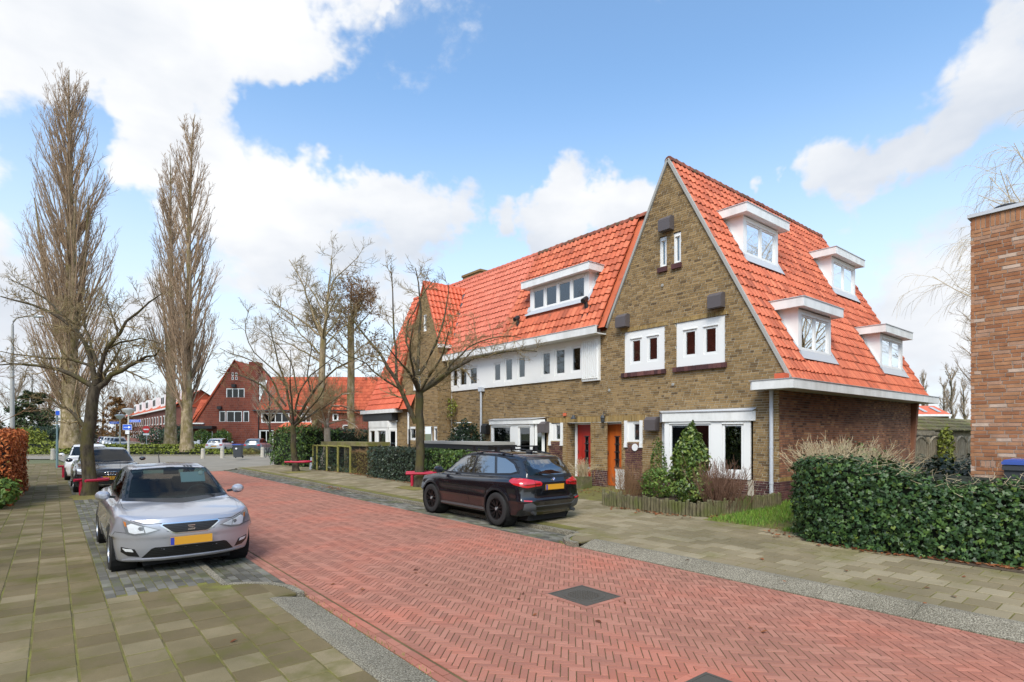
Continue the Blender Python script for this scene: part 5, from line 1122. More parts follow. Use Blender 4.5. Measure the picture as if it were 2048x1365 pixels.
# ---- lilac-silver hatchback, parked facing the camera
HB = Car(L=4.26, W=1.80, H=1.46, axles=(1.275, -1.36), tyre=.315, arch=.362, flare=.012, zb=.19, crown=.05, kf=.42, pf=3.0, kr=.26, pr=3.0, r1=.08, r2=.055, r3=.10, rj=.05, kw=.17, xm=-.25, gcrown=.035, yb=.775, lean=.42, taper=.028,
    deck=[(-2.2, .95), (-1.7, 1.0), (-.4, .955), (.7, .945), (1.02, .955), (1.3, .94), (1.7, .885), (1.93, .83), (2.05, .775), (2.12, .71), (2.2, .62)],
    gh=[(-2.2, .70), (-2.02, .98), (-1.80, 1.18), (-1.45, 1.345), (-.9, 1.43), (-.2, 1.46), (.15, 1.435), (.45, 1.33), (.8, 1.145), (1.12, .965), (1.4, .80)],
    front=[(.15, 1.98), (.25, 2.06), (.40, 2.115), (.55, 2.125), (.68, 2.115), (.80, 2.08), (1.0, 2.0)], rear=[(.15, -1.98), (.3, -2.08), (.5, -2.13), (.75, -2.10), (1.0, -2.02), (1.1, -1.95)],
    sidez=[(.12, .82), (.25, .865), (.45, .895), (.62, .90), (.80, .888), (.95, .855), (1.2, .80)], sidex=[(-2.2, .90), (-1.7, .965), (-.9, .995), (.6, 1.0), (1.3, .985), (1.75, .955), (2.2, .90)])
SE = thing('parked_car', 'silver lilac hatchback parked facing us, half on the left pavement', 'car', (1.53, 11.19, .03), math.radians(-90))
ws = [(-.68, .985), (0, .955), (.68, .985), (.655, 1.10), (.575, 1.335), (.545, 1.38), (0, 1.412), (-.545, 1.38), (-.575, 1.335), (-.655, 1.10)]
sw = [(.93, .985), (.42, 1.27), (.15, 1.355), (-.5, 1.385), (-1.0, 1.34), (-1.38, 1.20), (-1.50, 1.06), (-.4, 1.005)]
rw = [(-.55, 1.04), (.55, 1.04), (.50, 1.29), (-.50, 1.29)]
HB.body(SE, 'paint_lilac', .024, [('f', ws), ('l', sw), ('r', rw)], 'interior')
HB.patch(SE, 'windscreen_trim', scale_poly(ws, .030), 'f', 'trim_black', .003, .05, hole=scale_poly(ws, -.012), skirt=.01)
HB.patch(SE, 'windscreen', scale_poly(ws, -.006), 'f', 'car_glass', .0035, .06, skirt=0)
for s_ in 'ls':
    HB.patch(SE, 'window_trim', scale_poly(sw, .022), s_, 'trim_black', .003, .05, hole=scale_poly(sw, -.02), skirt=.01); HB.patch(SE, 'side_window', scale_poly(sw, -.006), s_, 'car_glass', .0035, .07, skirt=0)
HB.patch(SE, 'rear_window_trim', scale_poly(rw, .03), 'r', 'trim_black', .003, .06, hole=scale_poly(rw, -.02)); HB.patch(SE, 'rear_window', scale_poly(rw, -.006), 'r', 'car_glass', .0035, .08, skirt=0)
gr = [(-.34, .715), (.34, .715), (.355, .695), (.235, .60), (.19, .582), (-.19, .582), (-.235, .60), (-.355, .695)]
HB.patch(SE, 'grille', scale_poly(gr, .012), 'f', 'chrome', .004, .04, hole=scale_poly(gr, -.004)); HB.patch(SE, 'grille_mesh', gr, 'f', 'mesh_black', .002, .04)
HB.groove(SE, 'grille_bars', [[(-.30, .70-k*.022), (.30, .70-k*.022)] for k in range(5)], 'f', .005, 'dark_metal', .004)
hl = [(.365, .640), (.52, .585), (.665, .578), (.745, .60), (.775, .70), (.79, .80), (.70, .765), (.55, .705)]
HB.patch(SE, 'headlight', hl, 'f', 'lamp_house', .003, .04, mirror=True)
HB.patch(SE, 'headlight_reflector', [(.55, .61), (.655, .595), (.715, .615), (.735, .71), (.69, .735), (.575, .69)], 'f', 'lamp_mirror', .007, .03, mirror=True)
HB.patch(SE, 'headlight_reflector', [(.40, .640), (.535, .605), (.555, .685), (.54, .69)], 'f', 'lamp_clear', .006, .03, mirror=True)
HB.patch(SE, 'turn_signal', [(.74, .69), (.757, .70), (.772, .765), (.745, .75)], 'f', 'lamp_amber', .007, .03, mirror=True)
HB.patch(SE, 'headlight_lens', [(.565, .685), (.60, .69), (.62, .665), (.60, .64), (.565, .635)], 'f', 'lamp_house', .010, .03, mirror=True)
HB.patch(SE, 'headlight_cover', hl, 'f', 'lens_glass', .016, .05, mirror=True, skirt=0)
lo = [(-.58, .255), (.58, .255), (.47, .385), (.43, .40), (-.43, .40), (-.47, .385)]
HB.patch(SE, 'lower_grille', lo, 'f', 'mesh_black', .002, .05)
HB.groove(SE, 'lower_grille_bars', [[(-.52+.012*k, .275+k*.025), (.52-.012*k, .275+k*.025)] for k in range(5)], 'f', .004, 'dark_metal', .004)
HB.patch(SE, 'fog_lamp', [(.60, .275), (.72, .285), (.80, .345), (.80, .415), (.655, .385)], 'f', 'trim_black', .003, .04, mirror=True)
HB.patch(SE, 'fog_lamp_glass', [(.665, .345), (.75, .355), (.785, .395), (.685, .385)], 'f', 'lamp_clear', .006, .03, mirror=True)
HB.patch(SE, 'lip', [(-.78, .225), (.78, .225), (.72, .243), (-.72, .243)], 'f', 'paint_lilac', .012, .05)
HB.groove(SE, 'bonnet_seam', [[(.70, .775), (.55, .72), (.36, .725), (-.36, .725), (-.55, .72), (-.70, .775)]], 'f', .007); HB.groove(SE, 'bonnet_seam', [[(.95, .735), (1.35, .745), (1.75, .715), (1.86, .68)]], 't', .006, mirror=True)
HB.groove(SE, 'door_seam', [[(.86, .98), (.84, .75), (.80, .42), (.72, .25)], [(-.42, 1.0), (-.45, .6), (-.52, .25)], [(-1.25, 1.05), (-1.18, .8), (-1.0, .62), (-.95, .25)]], 'l', .006, mirror=True)
HB.groove(SE, 'bumper_seam', [[(1.97, .60), (1.75, .62), (1.66, .50)]], 'l', .006, mirror=True)
number_plate(SE, 2.155, .475, 1)
for sg in (1, -1):
    for ax in HB.axles: wheel(SE, ax, sg*.895, .315, .205, .205, 5, 'rim_silver', sg, 'dark_metal')
    b = MB(); b.lathe([(0, -.09), (.06, -.085), (.10, -.05), (.115, 0), (.105, .04), (.0, .05)], 0, 0, 18, 'x'); b.v = [(.70-p[0]*1.0, sg*(.94+p[1]*.85), 1.03+p[2]*.66) for p in b.v]; o = b.build('wing_mirror', 'paint_lilac', SE, False, True, sharp=40)
    b = MB(); b.prism([(.72, sg*.78, .98), (.66, sg*.78, .98), (.66, sg*.93, 1.0), (.72, sg*.93, 1.0)], (0, 0, .035)); b.build('mirror_arm', 'trim_black', o, False)
    b = MB(); b.lathe([(0, .0), (.092, .0)], 0, 0, 18, 'x'); b.v = [(.648, sg*(.94+p[1]*.85), 1.03+p[2]*.62) for p in b.v]; b.build('mirror_glass', 'chrome', o, False)
# badge: an open S of three bars
z = .648; b = MB(); xx = float(HB.project([(0, .648)], 'f', 0)[0][0][0])+.004
for y0, y1, z0, z1 in ((-.045, .045, .020, .036), (-.045, .045, -.036, -.020)): b.box(xx, xx+.012, y0, y1, z+z0, z+z1)
b.prism([(xx, -.048, z+.020), (xx, -.048, z+.004), (xx, .03, z-.012), (xx, .048, z-.012), (xx, .048, z-.004), (xx, -.03, z+.012)], (.012, 0, 0)); b.box(xx, xx+.012, .03, .048, z-.022, z-.006); b.box(xx, xx+.012, -.048, -.03, z+.006, z+.022); b.build('badge', 'chrome', SE, False)
interior(SE, [(.05, 1.14), (-.95, 1.10)], .38, .37, (.52, .37, .93), dash=(.55, 1.05, .92))
b = MB(); b.obox((.22, -.09, 1.285), (.02, 0, .02), (0, .22, 0), (0, 0, .065)); b.build('rear_view_mirror', 'trim_black', SE, False)
b = MB(); b.obox((.28, .14, 1.305), (.12, 0, -.16), (0, .36, 0), (.01, 0, .012)); b.build('sun_visor', 'sunshade', SE, False)
b = MB()
for y0, y1 in ((.52, .05), (.0, -.48)): b.tube([(1.06, y0, .978), (1.00, (y0+y1)/2, 1.0), (.965, y1, .995)], .008, 5)
b.build('wiper', 'trim_black', SE, False)
b = MB(); b.tube([(-.95, 0, 1.42), (-1.08, 0, 1.60)], [.010, .004], 6); b.build('aerial', 'trim_black', SE, False)
roundel(SE, 'parking_sticker', .33, .44, 1.300, .035, 1, 'sign_white')

# ---- black SUV seen from behind
SU = Car(L=4.44, W=1.82, H=1.55, axles=(1.36, -1.31), tyre=.350, arch=.405, flare=.016, zb=.24, crown=.05, kf=.36, pf=3.0, kr=.17, pr=3.2, r1=.09, r2=.09, r3=.09, rj=.045, kw=.12, xm=-.2, gcrown=.03, yb=.79, lean=.37, taper=.02,
    deck=[(-2.3, 1.03), (-1.6, 1.06), (-.3, 1.03), (.8, 1.015), (1.15, 1.02), (1.5, .985), (1.9, .91), (2.1, .83), (2.3, .72)],
    gh=[(-2.35, .70), (-2.14, 1.06), (-1.98, 1.30), (-1.80, 1.475), (-1.55, 1.52), (-.9, 1.555), (-.2, 1.565), (.15, 1.54), (.45, 1.44), (.85, 1.20), (1.2, 1.01), (1.5, .8)],
    front=[(.15, 2.05), (.3, 2.15), (.5, 2.21), (.75, 2.20), (.95, 2.10), (1.1, 1.95)], rear=[(.15, -1.98), (.30, -2.07), (.42, -2.19), (.56, -2.215), (.64, -2.18), (.80, -2.165), (.92, -2.17), (1.0, -2.13), (1.15, -2.06)],
    sidez=[(.12, .83), (.28, .87), (.48, .895), (.70, .91), (.86, .905), (1.02, .87), (1.25, .80)], sidex=[(-2.3, .915), (-1.8, .965), (-1.0, .998), (.6, 1.0), (1.4, .985), (1.9, .95), (2.3, .90)])
BM = thing('parked_car', 'black SUV with roof bars parked half on the right pavement, seen from behind', 'car', (8.28, 10.92, .03), math.radians(90))
sw1 = [(1.02, 1.045), (.55, 1.31), (.22, 1.435), (-.18, 1.46), (-.18, 1.055)]; sw2 = [(-.25, 1.06), (-.25, 1.462), (-.62, 1.463), (-.86, 1.455), (-1.02, 1.085)]; sw3 = [(-1.10, 1.09), (-.94, 1.45), (-1.25, 1.42), (-1.56, 1.31), (-1.72, 1.16), (-1.55, 1.115)]
rw = [(-.60, 1.085), (0, 1.07), (.60, 1.085), (.615, 1.16), (.55, 1.37), (.48, 1.41), (-.48, 1.41), (-.55, 1.37), (-.615, 1.16)]; ws = [(-.68, 1.05), (0, 1.03), (.68, 1.05), (.56, 1.45), (0, 1.49), (-.56, 1.45)]
SU.body(BM, 'paint_black', .025, [('f', ws), ('l', sw1), ('l', sw2), ('l', sw3), ('r', rw)], 'interior')
SU.patch(BM, 'windscreen', scale_poly(ws, .01), 'f', 'car_glass', .003, .08, skirt=0)
allw = [(1.06, 1.03), (.57, 1.335), (.22, 1.462), (-.2, 1.487), (-.9, 1.480), (-1.27, 1.445), (-1.60, 1.33), (-1.79, 1.15), (-1.56, 1.09), (-.2, 1.035)]
for s_ in 'ls':
    SU.groove(BM, 'window_trim', [allw+[allw[0]]], s_, .022, 'trim_black', .003)
    for w_ in (sw1, sw2, sw3): SU.patch(BM, 'side_window_trim', scale_poly(w_, .012), s_, 'trim_black', .002, .06, hole=scale_poly(w_, -.018), skirt=.008); SU.patch(BM, 'side_window', scale_poly(w_, -.004), s_, 'car_glass_dark', .003, .07, skirt=0)
SU.patch(BM, 'rear_window_trim', scale_poly(rw, .05), 'r', 'trim_black', .003, .05, hole=scale_poly(rw, -.018)); SU.patch(BM, 'rear_window', scale_poly(rw, -.006), 'r', 'car_glass', .0035, .07, skirt=0)
SU.patch(BM, 'tail_light', [(.36, .875), (.50, .865), (.51, .985), (.37, .96), (.34, .92)], 'r', 'tail_red', .008, .03, mirror=True)
SU.patch(BM, 'tail_light', [(.52, .862), (.70, .84), (.80, .86), (.83, .95), (.80, 1.02), (.68, 1.025), (.52, .99)], 'r', 'tail_red', .010, .03, mirror=True)
SU.patch(BM, 'tail_light', [(-2.06, .87), (-1.86, .90), (-1.70, .965), (-1.72, 1.01), (-1.9, 1.03), (-2.04, 1.015)], 'l', 'tail_red', .010, .03, mirror=True)
SU.patch(BM, 'tail_light_bar', [(.40, .905), (.76, .89), (.77, .91), (.40, .925)], 'r', 'tail_dark', .014, .03, mirror=True)
SU.patch(BM, 'reflector', [(.62, .555), (.79, .57), (.79, .595), (.62, .58)], 'r', 'tail_red', .006, .03, mirror=True)
SU.patch(BM, 'rear_bumper', [(-.78, .39), (-.60, .33), (.60, .33), (.78, .39), (.78, .52), (.62, .535), (.50, .465), (-.50, .465), (-.62, .535), (-.78, .52)], 'r', 'bumper_grey', .006, .05)
SU.patch(BM, 'rear_diffuser', [(-.48, .375), (.48, .375), (.52, .45), (-.52, .45)], 'r', 'trim_black', .010, .05)
SU.groove(BM, 'tailgate_seam', [[(-.78, 1.03), (-.70, .99), (-.52, .83), (-.49, .62), (-.40, .605), (.40, .605), (.49, .62), (.52, .83), (.70, .99), (.78, 1.03)]], 'r', .008)
SU.patch(BM, 'plate_recess', [(-.34, .76), (.34, .76), (.31, .92), (-.31, .92)], 'r', 'trim_black', .003, .05); SU.patch(BM, 'plate_bar', [(-.36, .715), (.36, .715), (.35, .745), (-.35, .745)], 'r', 'paint_black', .02, .05)
number_plate(BM, -2.195, .84, -1)
o = roundel(BM, 'badge', -2.148, 0, 1.0, .040, -1, 'chrome')
for i in range(4):
    a0 = i*math.pi/2; b = MB(); r_ = .030; b.prism([(-2.161, 0, 1.0)]+[(-2.161, r_*math.cos(a0+k*math.pi/10), 1.0+r_*math.sin(a0+k*math.pi/10)) for k in range(6)], (-.002, 0, 0)); b.build('badge_quarter', 'sign_white' if i % 2 else 'blue_sign', o, False)
SU.groove(BM, 'door_seam', [[(1.0, 1.03), (.98, .7), (.93, .35)], [(-.21, 1.04), (-.24, .6), (-.3, .35)], [(-1.12, 1.08), (-1.05, .82), (-.93, .70), (-.90, .35)], [(.93, .36), (-.90, .36)]], 'l', .007, mirror=True)
SU.patch(BM, 'sill_cladding', [(.93, .24), (.93, .335), (-.90, .335), (-.90, .24)], 'l', 'bumper_grey', .004, .08, mirror=True)
for ax in SU.axles: SU.patch(BM, 'arch_cladding', [(ax+.452*math.cos(a), .35+.452*math.sin(a)) for a in [R_(-8+i*8.4) for i in range(24)]]+[(ax+.408*math.cos(a), .35+.408*math.sin(a)) for a in [R_(185-i*8.4) for i in range(24)]], 'l', 'trim_black', .006, .06, mirror=True)
for sg in (1, -1):
    for ax in SU.axles: wheel(BM, ax, sg*.905, .350, .225, .232, 7, 'rim_black', sg, 'lamp_house', style='y')
    for x in (.35, -.62):
        p, _ = SU.project([(x, 1.022)], 'l', .012); b = MB(); b.obox((x-.10, sg*p[0][1]-.012, .985), (.20, 0, .005), (0, sg*.028, 0), (0, 0, .030)); b.build('door_handle', 'paint_black', BM, False)
    b = MB(); b.tube([(.30, sg*.565, 1.545), (-.3, sg*.575, 1.575), (-1.0, sg*.57, 1.555), (-1.45, sg*.55, 1.505)], .018, 8); b.build('roof_rail', 'trim_black', BM, False)
    b = MB(); b.lathe([(0, -.10), (.07, -.09), (.11, -.05), (.12, 0), (.10, .05), (.0, .06)], 0, 0, 16, 'x'); b.v = [(.84-p[0], sg*(1.0+p[1]*1.0), 1.10+p[2]*.75) for p in b.v]; o = b.build('wing_mirror', 'paint_black', BM, False, True, sharp=40)
    b = MB(); b.prism([(.86, sg*.79, 1.04), (.78, sg*.79, 1.04), (.78, sg*.92, 1.06), (.86, sg*.92, 1.06)], (0, 0, .04)); b.build('mirror_arm', 'trim_black', o, False)
    b = MB(); b.tube([(-2.10, sg*.56, .32), (-2.20, sg*.56, .315)], .038, 12); b.build('exhaust_pipe', 'dark_metal', BM, False)
for x in (-.10, -.92):
    b = MB(); b.obox((x-.04, -.66, 1.655), (.08, 0, 0), (0, 1.32, 0), (0, 0, .028)); o = b.build('roof_bar', 'trim_black', BM, False)
    f = MB()
    for sg in (1, -1): f.prism([(x-.06, sg*.60, 1.555), (x+.06, sg*.60, 1.555), (x+.04, sg*.60, 1.655), (x-.04, sg*.60, 1.655)], (0, -sg*.07, 0))
    f.build('bar_foot', 'trim_black', o, False)
b = MB(); b.prism([(-1.25, -.01, 1.535), (-1.42, -.03, 1.52), (-1.42, .03, 1.52), (-1.25, .01, 1.535)], (-.03, 0, .06)); b.build('aerial_fin', 'paint_black', BM, False)
b = MB(); b.tube([(-2.155, .0, 1.09), (-2.11, .25, 1.12), (-2.09, .44, 1.14)], .012, 6); b.build('rear_wiper', 'trim_black', BM, False)
interior(BM, [(.10, 1.22), (-.85, 1.20)], .45, .38, dash=(.6, 1.1, 1.0)); b = MB(); b.obox((-1.72, -.02, 1.02), (.22, 0, .22), (0, .50, 0), (.01, 0, .01)); b.build('sunshade', 'sunshade', BM, False)

# ---- plainer cars: same body field, fewer parts
def simple_car(name, label, group, paint, C, h, ws, sw, rw, rim='rim_silver', lights=True, res_patch=.09, glass='car_glass_dark', plate=None):
    t_ = thing(name, label, 'car', (0, 0, 0), 0, group); P, F = C.surface(h); me = mesh_np('body', P, F, paint, None, True); me.set_sharp_from_angle(angle=R_(48)); obj('body', me, t_, False)
    lm = MB(); C.patch(t_, 'windscreen', ws, 'f', glass, .006, res_patch); C.patch(t_, 'rear_window', rw, 'r', glass, .006, res_patch)
    for s_ in 'ls': C.patch(t_, 'side_window', sw, s_, glass, .006, res_patch)
    if lights:
        zf = float(C.front[2][0]) if lights is True else lights
        C.patch(t_, 'headlight', [(.48, zf), (.74, zf+.03), (.76, zf+.12), (.50, zf+.07)], 'f', 'lamp_clear', .006, .06, mirror=True); C.patch(t_, 'grille', [(-.40, zf-.18), (.40, zf-.18), (.44, zf+.04), (-.44, zf+.04)], 'f', 'mesh_black', .004, .08)
        C.patch(t_, 'tail_light', [(.50, zf+.18), (.74, zf+.18), (.76, zf+.32), (.50, zf+.30)], 'r', 'tail_red', .008, .06, mirror=True)
    for sg in (1, -1):
        for ax in C.axles: wheel(t_, ax, sg*(C.W/2-.008), C.tyre, .2, C.tyre-.11, 5, rim, sg, None, False)
        b = MB(); b.lathe([(0, -.08), (.09, -.04), (.105, 0), (0, .05)], 0, 0, 10, 'x'); b.v = [(C.mx-p[0], sg*(C.W/2+.09+p[1]), C.mz+p[2]*.7) for p in b.v]; b.build('wing_mirror', paint, t_, False, True)
    if plate:
        sgn, z, tx = plate; b, _ = C.project([(0, z)], 'f' if sgn > 0 else 'r', .012); number_plate(t_, b[0][0], z, sgn, text=tx)
    return t_
AU = Car(L=4.76, W=1.92, H=1.46, axles=(1.50, -1.32), tyre=.35, arch=.40, flare=.02, zb=.20, crown=.05, kf=.30, pf=3.2, kr=.22, pr=3.0, r1=.08, r2=.09, r3=.09, rj=.05, kw=.13, xm=-.4, gcrown=.03, yb=.82, lean=.40, taper=.02, mx=.75, mz=1.06,
    deck=[(-2.5, .98), (-1.7, 1.0), (.5, .97), (1.0, .98), (1.6, .93), (2.1, .83), (2.5, .7)], gh=[(-2.5, .7), (-2.2, .98), (-1.6, 1.25), (-.9, 1.42), (-.2, 1.46), (.2, 1.43), (.6, 1.27), (1.15, .98), (1.5, .8)],
    front=[(.15, 2.2), (.3, 2.33), (.5, 2.37), (.7, 2.36), (.85, 2.25), (1.0, 2.1)], rear=[(.15, -2.2), (.4, -2.37), (.8, -2.36), (1.0, -2.25), (1.1, -2.1)], sidez=[(.12, .87), (.3, .93), (.55, .955), (.75, .96), (.95, .91), (1.2, .84)], sidex=[(-2.5, .9), (-1.7, .97), (-.5, 1.0), (1.5, .99), (2.5, .91)])
awf = [(-.72, 1.0), (0, .98), (.72, 1.0), (.58, 1.36), (0, 1.395), (-.58, 1.36)]; aws = [(.98, 1.01), (.45, 1.30), (.1, 1.37), (-.7, 1.37), (-1.5, 1.19), (-1.7, 1.06)]; awr = [(-.6, 1.03), (.6, 1.03), (.5, 1.25), (-.5, 1.25)]
A_ = simple_car('parked_car', 'dark grey car with four rings on its nose, behind the leftmost tree', None, 'paint_dark_grey', AU, .035, awf, aws, awr, lights=False, res_patch=.07, plate=(1, .50, '7-15-7'))
AU.patch(A_, 'grille', [(-.56, .40), (.56, .40), (.58, .62), (.50, .74), (-.50, .74), (-.58, .62)], 'f', 'mesh_black', .004, .06)
AU.patch(A_, 'headlight', [(.60, .70), (.86, .74), (.88, .81), (.62, .775)], 'f', 'lamp_clear', .008, .05, mirror=True); AU.patch(A_, 'headlight_house', [(.58, .62), (.87, .65), (.87, .74), (.60, .70)], 'f', 'lamp_house', .006, .05, mirror=True)
AU.patch(A_, 'air_intake', [(.60, .30), (.86, .34), (.86, .52), (.62, .50)], 'f', 'trim_black', .005, .06, mirror=True); AU.patch(A_, 'trim_strip', [(-.80, .275), (.80, .275), (.80, .295), (-.80, .295)], 'f', 'chrome', .008, .06); AU.patch(A_, 'intake_strip', [(.60, .56), (.88, .60), (.88, .63), (.60, .585)], 'f', 'chrome', .008, .06, mirror=True)
for i in range(4):
    b = MB(); b.tube([(2.385, (i-1.5)*.072+.052*math.cos(a), .655+.052*math.sin(a)) for a in [2*math.pi*k/20 for k in range(21)]], .0085, 6, False); b.build('badge_ring', 'chrome', A_, False)
AU.groove(A_, 'bonnet_seam', [[(1.2, .35), (2.1, .28)], [(1.2, -.35), (2.1, -.28)], [(1.1, .80), (1.8, .80), (2.2, .66)]], 't', .008); AU.groove(A_, 'door_seam', [[(.95, 1.0), (.9, .4)], [(-.3, 1.0), (-.4, .4)]], 'l', .008, mirror=True)
A_.location = (1.50, 25.15, .03); A_.rotation_euler = (0, 0, math.radians(-90))
HT = Car(L=4.0, W=1.75, H=1.50, axles=(1.22, -1.25), tyre=.31, arch=.36, flare=.015, zb=.2, crown=.06, kf=.35, pf=3, kr=.22, pr=3, r1=.1, r2=.1, r3=.1, rj=.05, kw=.15, xm=-.3, gcrown=.03, yb=.76, lean=.36, taper=.015, mx=.7, mz=1.07,
    deck=[(-2.1, 1.0), (-1.5, 1.0), (.6, .97), (1.0, .98), (1.5, .92), (1.8, .84), (2.1, .7)], gh=[(-2.1, .7), (-1.93, 1.0), (-1.72, 1.33), (-1.4, 1.45), (-.5, 1.5), (.0, 1.48), (.4, 1.34), (.95, 1.0), (1.2, .8)],
    front=[(.15, 1.85), (.35, 1.97), (.6, 2.0), (.8, 1.92), (1.0, 1.8)], rear=[(.15, -1.85), (.4, -1.98), (.8, -1.98), (1.0, -1.93), (1.1, -1.86)], sidez=[(.12, .8), (.3, .85), (.6, .87), (.9, .85), (1.1, .8)], sidex=[(-2.1, .91), (-1.5, .97), (0, 1.0), (1.2, .99), (2.1, .9)])
hwf = [(-.66, 1.02), (.66, 1.02), (.54, 1.38), (-.54, 1.38)]; hws = [(.85, 1.03), (.3, 1.36), (-.1, 1.42), (-1.2, 1.40), (-1.55, 1.15), (-1.5, 1.06)]; hwr = [(-.58, 1.06), (.58, 1.06), (.50, 1.36), (-.50, 1.36)]
b2 = simple_car('parked_car', 'white car behind the dark grey one, only its roof and mirror showing', None, 'paint_white', HT, .05, hwf, hws, hwr); b2.location = (1.28, 31.2, .03); b2.rotation_euler = (0, 0, R_(-90))
c3 = simple_car('parked_car', 'white hatchback with red lamps beside the wheelie bin, seen from behind', None, 'paint_white', HT, .05, hwf, hws, hwr, plate=(-1, .72, None)); c3.location = (13.1, 62.6, .02); c3.rotation_euler = (0, 0, R_(62))
HT.patch(c3, 'bumper', [(-.8, .25), (.8, .25), (.8, .52), (-.8, .52)], 'r', 'trim_black', .006, .1)
c4 = simple_car('parked_car', 'grey car in front of the red brick house, half hidden by the tall hedge', None, 'paint_grey_blue', HT, .05, hwf, hws, hwr); c4.location = (15.9, 59.6, .02); c4.rotation_euler = (0, 0, R_(58))
LAB = ['dark car with a yellow number plate, nearest in the far parked row', 'pale teal car, second in the far parked row', 'silver car, third in the far parked row', 'white car, fourth in the far parked row', 'grey blue car, fifth in the far parked row', 'maroon roofed car at the end of the far parked row']
for i, (pt, lb) in enumerate(zip(('paint_grey_blue', 'paint_silver', 'paint_silver', 'paint_white', 'paint_grey_blue', 'paint_maroon'), LAB)):
    if i == 0: f0 = simple_car('parked_car', lb, 'cars parked in a row beyond the green', pt, HT, .07, hwf, hws, hwr, res_patch=.14, plate=(1, .5, None)); o = f0
    else:
        o = place(f0, (0, 0, 0), 0, lb)
        for c in o.children:
            if c.name.startswith(('body', 'wing_mirror')): c.data = c.data.copy(); c.data.materials[0] = MATS[pt]
    y = 86+i*6.2; o.location = (6.55+.02*i, y, -.02); o.rotation_euler = (0, 0, R_(-92))

# ------------------------------------------------------------------ plants
S_, C_ = math.sin(TH), math.cos(TH)
def rd(r, d, z=0.0): return Vector((d*S_+r*C_, d*C_-r*S_, z))          # metres right of / ahead of the viewer -> world
def pxd(px, py, d): t = (px-1024)/1130; return Vector((d*(S_+t*C_), d*(C_-t*S_), 2-(py-867)*d/1130))
def tubes(P, R, sides=3):
    """P (n,k,3) polylines with radii R (n,k) -> verts, quads"""
    n, k, _ = P.shape; T = np.gradient(P, axis=1); T /= np.maximum(np.linalg.norm(T, axis=2, keepdims=True), 1e-9)
    ref = np.where(np.abs(T[..., 2:3]) > .9, np.array([1., 0, 0]), np.array([0, 0, 1.])); U = np.cross(T, ref); U /= np.maximum(np.linalg.norm(U, axis=2, keepdims=True), 1e-9); W = np.cross(T, U)
    a = np.arange(sides)*2*np.pi/sides; V = P[:, :, None]+R[:, :, None, None]*(U[:, :, None]*np.cos(a)[None, None, :, None]+W[:, :, None]*np.sin(a)[None, None, :, None])
    i = np.arange(n)[:, None, None]*k*sides; j = np.arange(k-1)[None, :, None]*sides; s = np.arange(sides)[None, None]; s2 = (s+1) % sides
    F = np.stack([i+j+s, i+j+s2, i+j+sides+s2, i+j+sides+s], -1).reshape(-1, 4); return V.reshape(-1, 3), F
def nrm(v): return v/np.maximum(np.linalg.norm(v, axis=-1, keepdims=True), 1e-9)
def shoots(p0, d0, L, r0, r1, k, wander, up, g):
    """curved shoots from points p0 along d0; 'up' bends them towards the vertical"""
    n = len(p0); P = np.zeros((n, k, 3)); P[:, 0] = p0; d = nrm(d0.copy()); st = (L/(k-1))[:, None]
    for i in range(1, k):
        d = nrm(d+g.normal(0, wander, (n, 3))+np.array([0, 0, 1.])*up); P[:, i] = P[:, i-1]+d*st
    R = r0[:, None]*(1-np.linspace(0, 1, k)[None]*(1-r1)); return P, R
def spawn(P, R, m, t0, t1, ang, lf, g, lref=None, rf=.6, bias=None):
    """m side shoots per branch at random places between t0 and t1"""
    n, k, _ = P.shape; i = np.repeat(np.arange(n), m); t = g.uniform(t0, t1, len(i))*(k-1); a = np.minimum(t.astype(int), k-2); f = (t-a)[:, None]
    p = P[i, a]*(1-f)+P[i, a+1]*f; T = nrm(P[i, a+1]-P[i, a]); q = nrm(np.cross(T, g.normal(0, 1, (len(i), 3)))); an = g.normal(ang, ang*.3, len(i))[:, None]
    d = T*np.cos(an)+q*np.sin(an); r = (R[i, a]*(1-f[:, 0])+R[i, a+1]*f[:, 0])*rf; L = np.linalg.norm(np.diff(P, axis=1), axis=2).sum(1)[i] if lref is None else np.full(len(i), lref)
    return p, d, L*lf*g.uniform(.55, 1.2, len(i))*(1-.45*t/(k-1)), r
def resample(pts, k):
    pts = np.array(pts, float); s = np.r_[0, np.cumsum(np.linalg.norm(np.diff(pts, axis=0), axis=1))]; u = np.linspace(0, s[-1], k)
    out = np.stack([np.interp(u, s, pts[:, i]) for i in range(3)], 1)
    for _ in range(2): out[1:-1] = .25*out[:-2]+.5*out[1:-1]+.25*out[2:]
    return out
def mesh_tubes(name, parts, m, owner, kind=None, smooth=True):
    V, F, o = [], [], 0
    for P, R, s in parts: v, f = tubes(P, R, s); V.append(v); F.append(f+o); o += len(v)
    return obj(name, mesh_np(name, np.concatenate(V), np.concatenate(F), m, None, smooth), owner, True, kind)
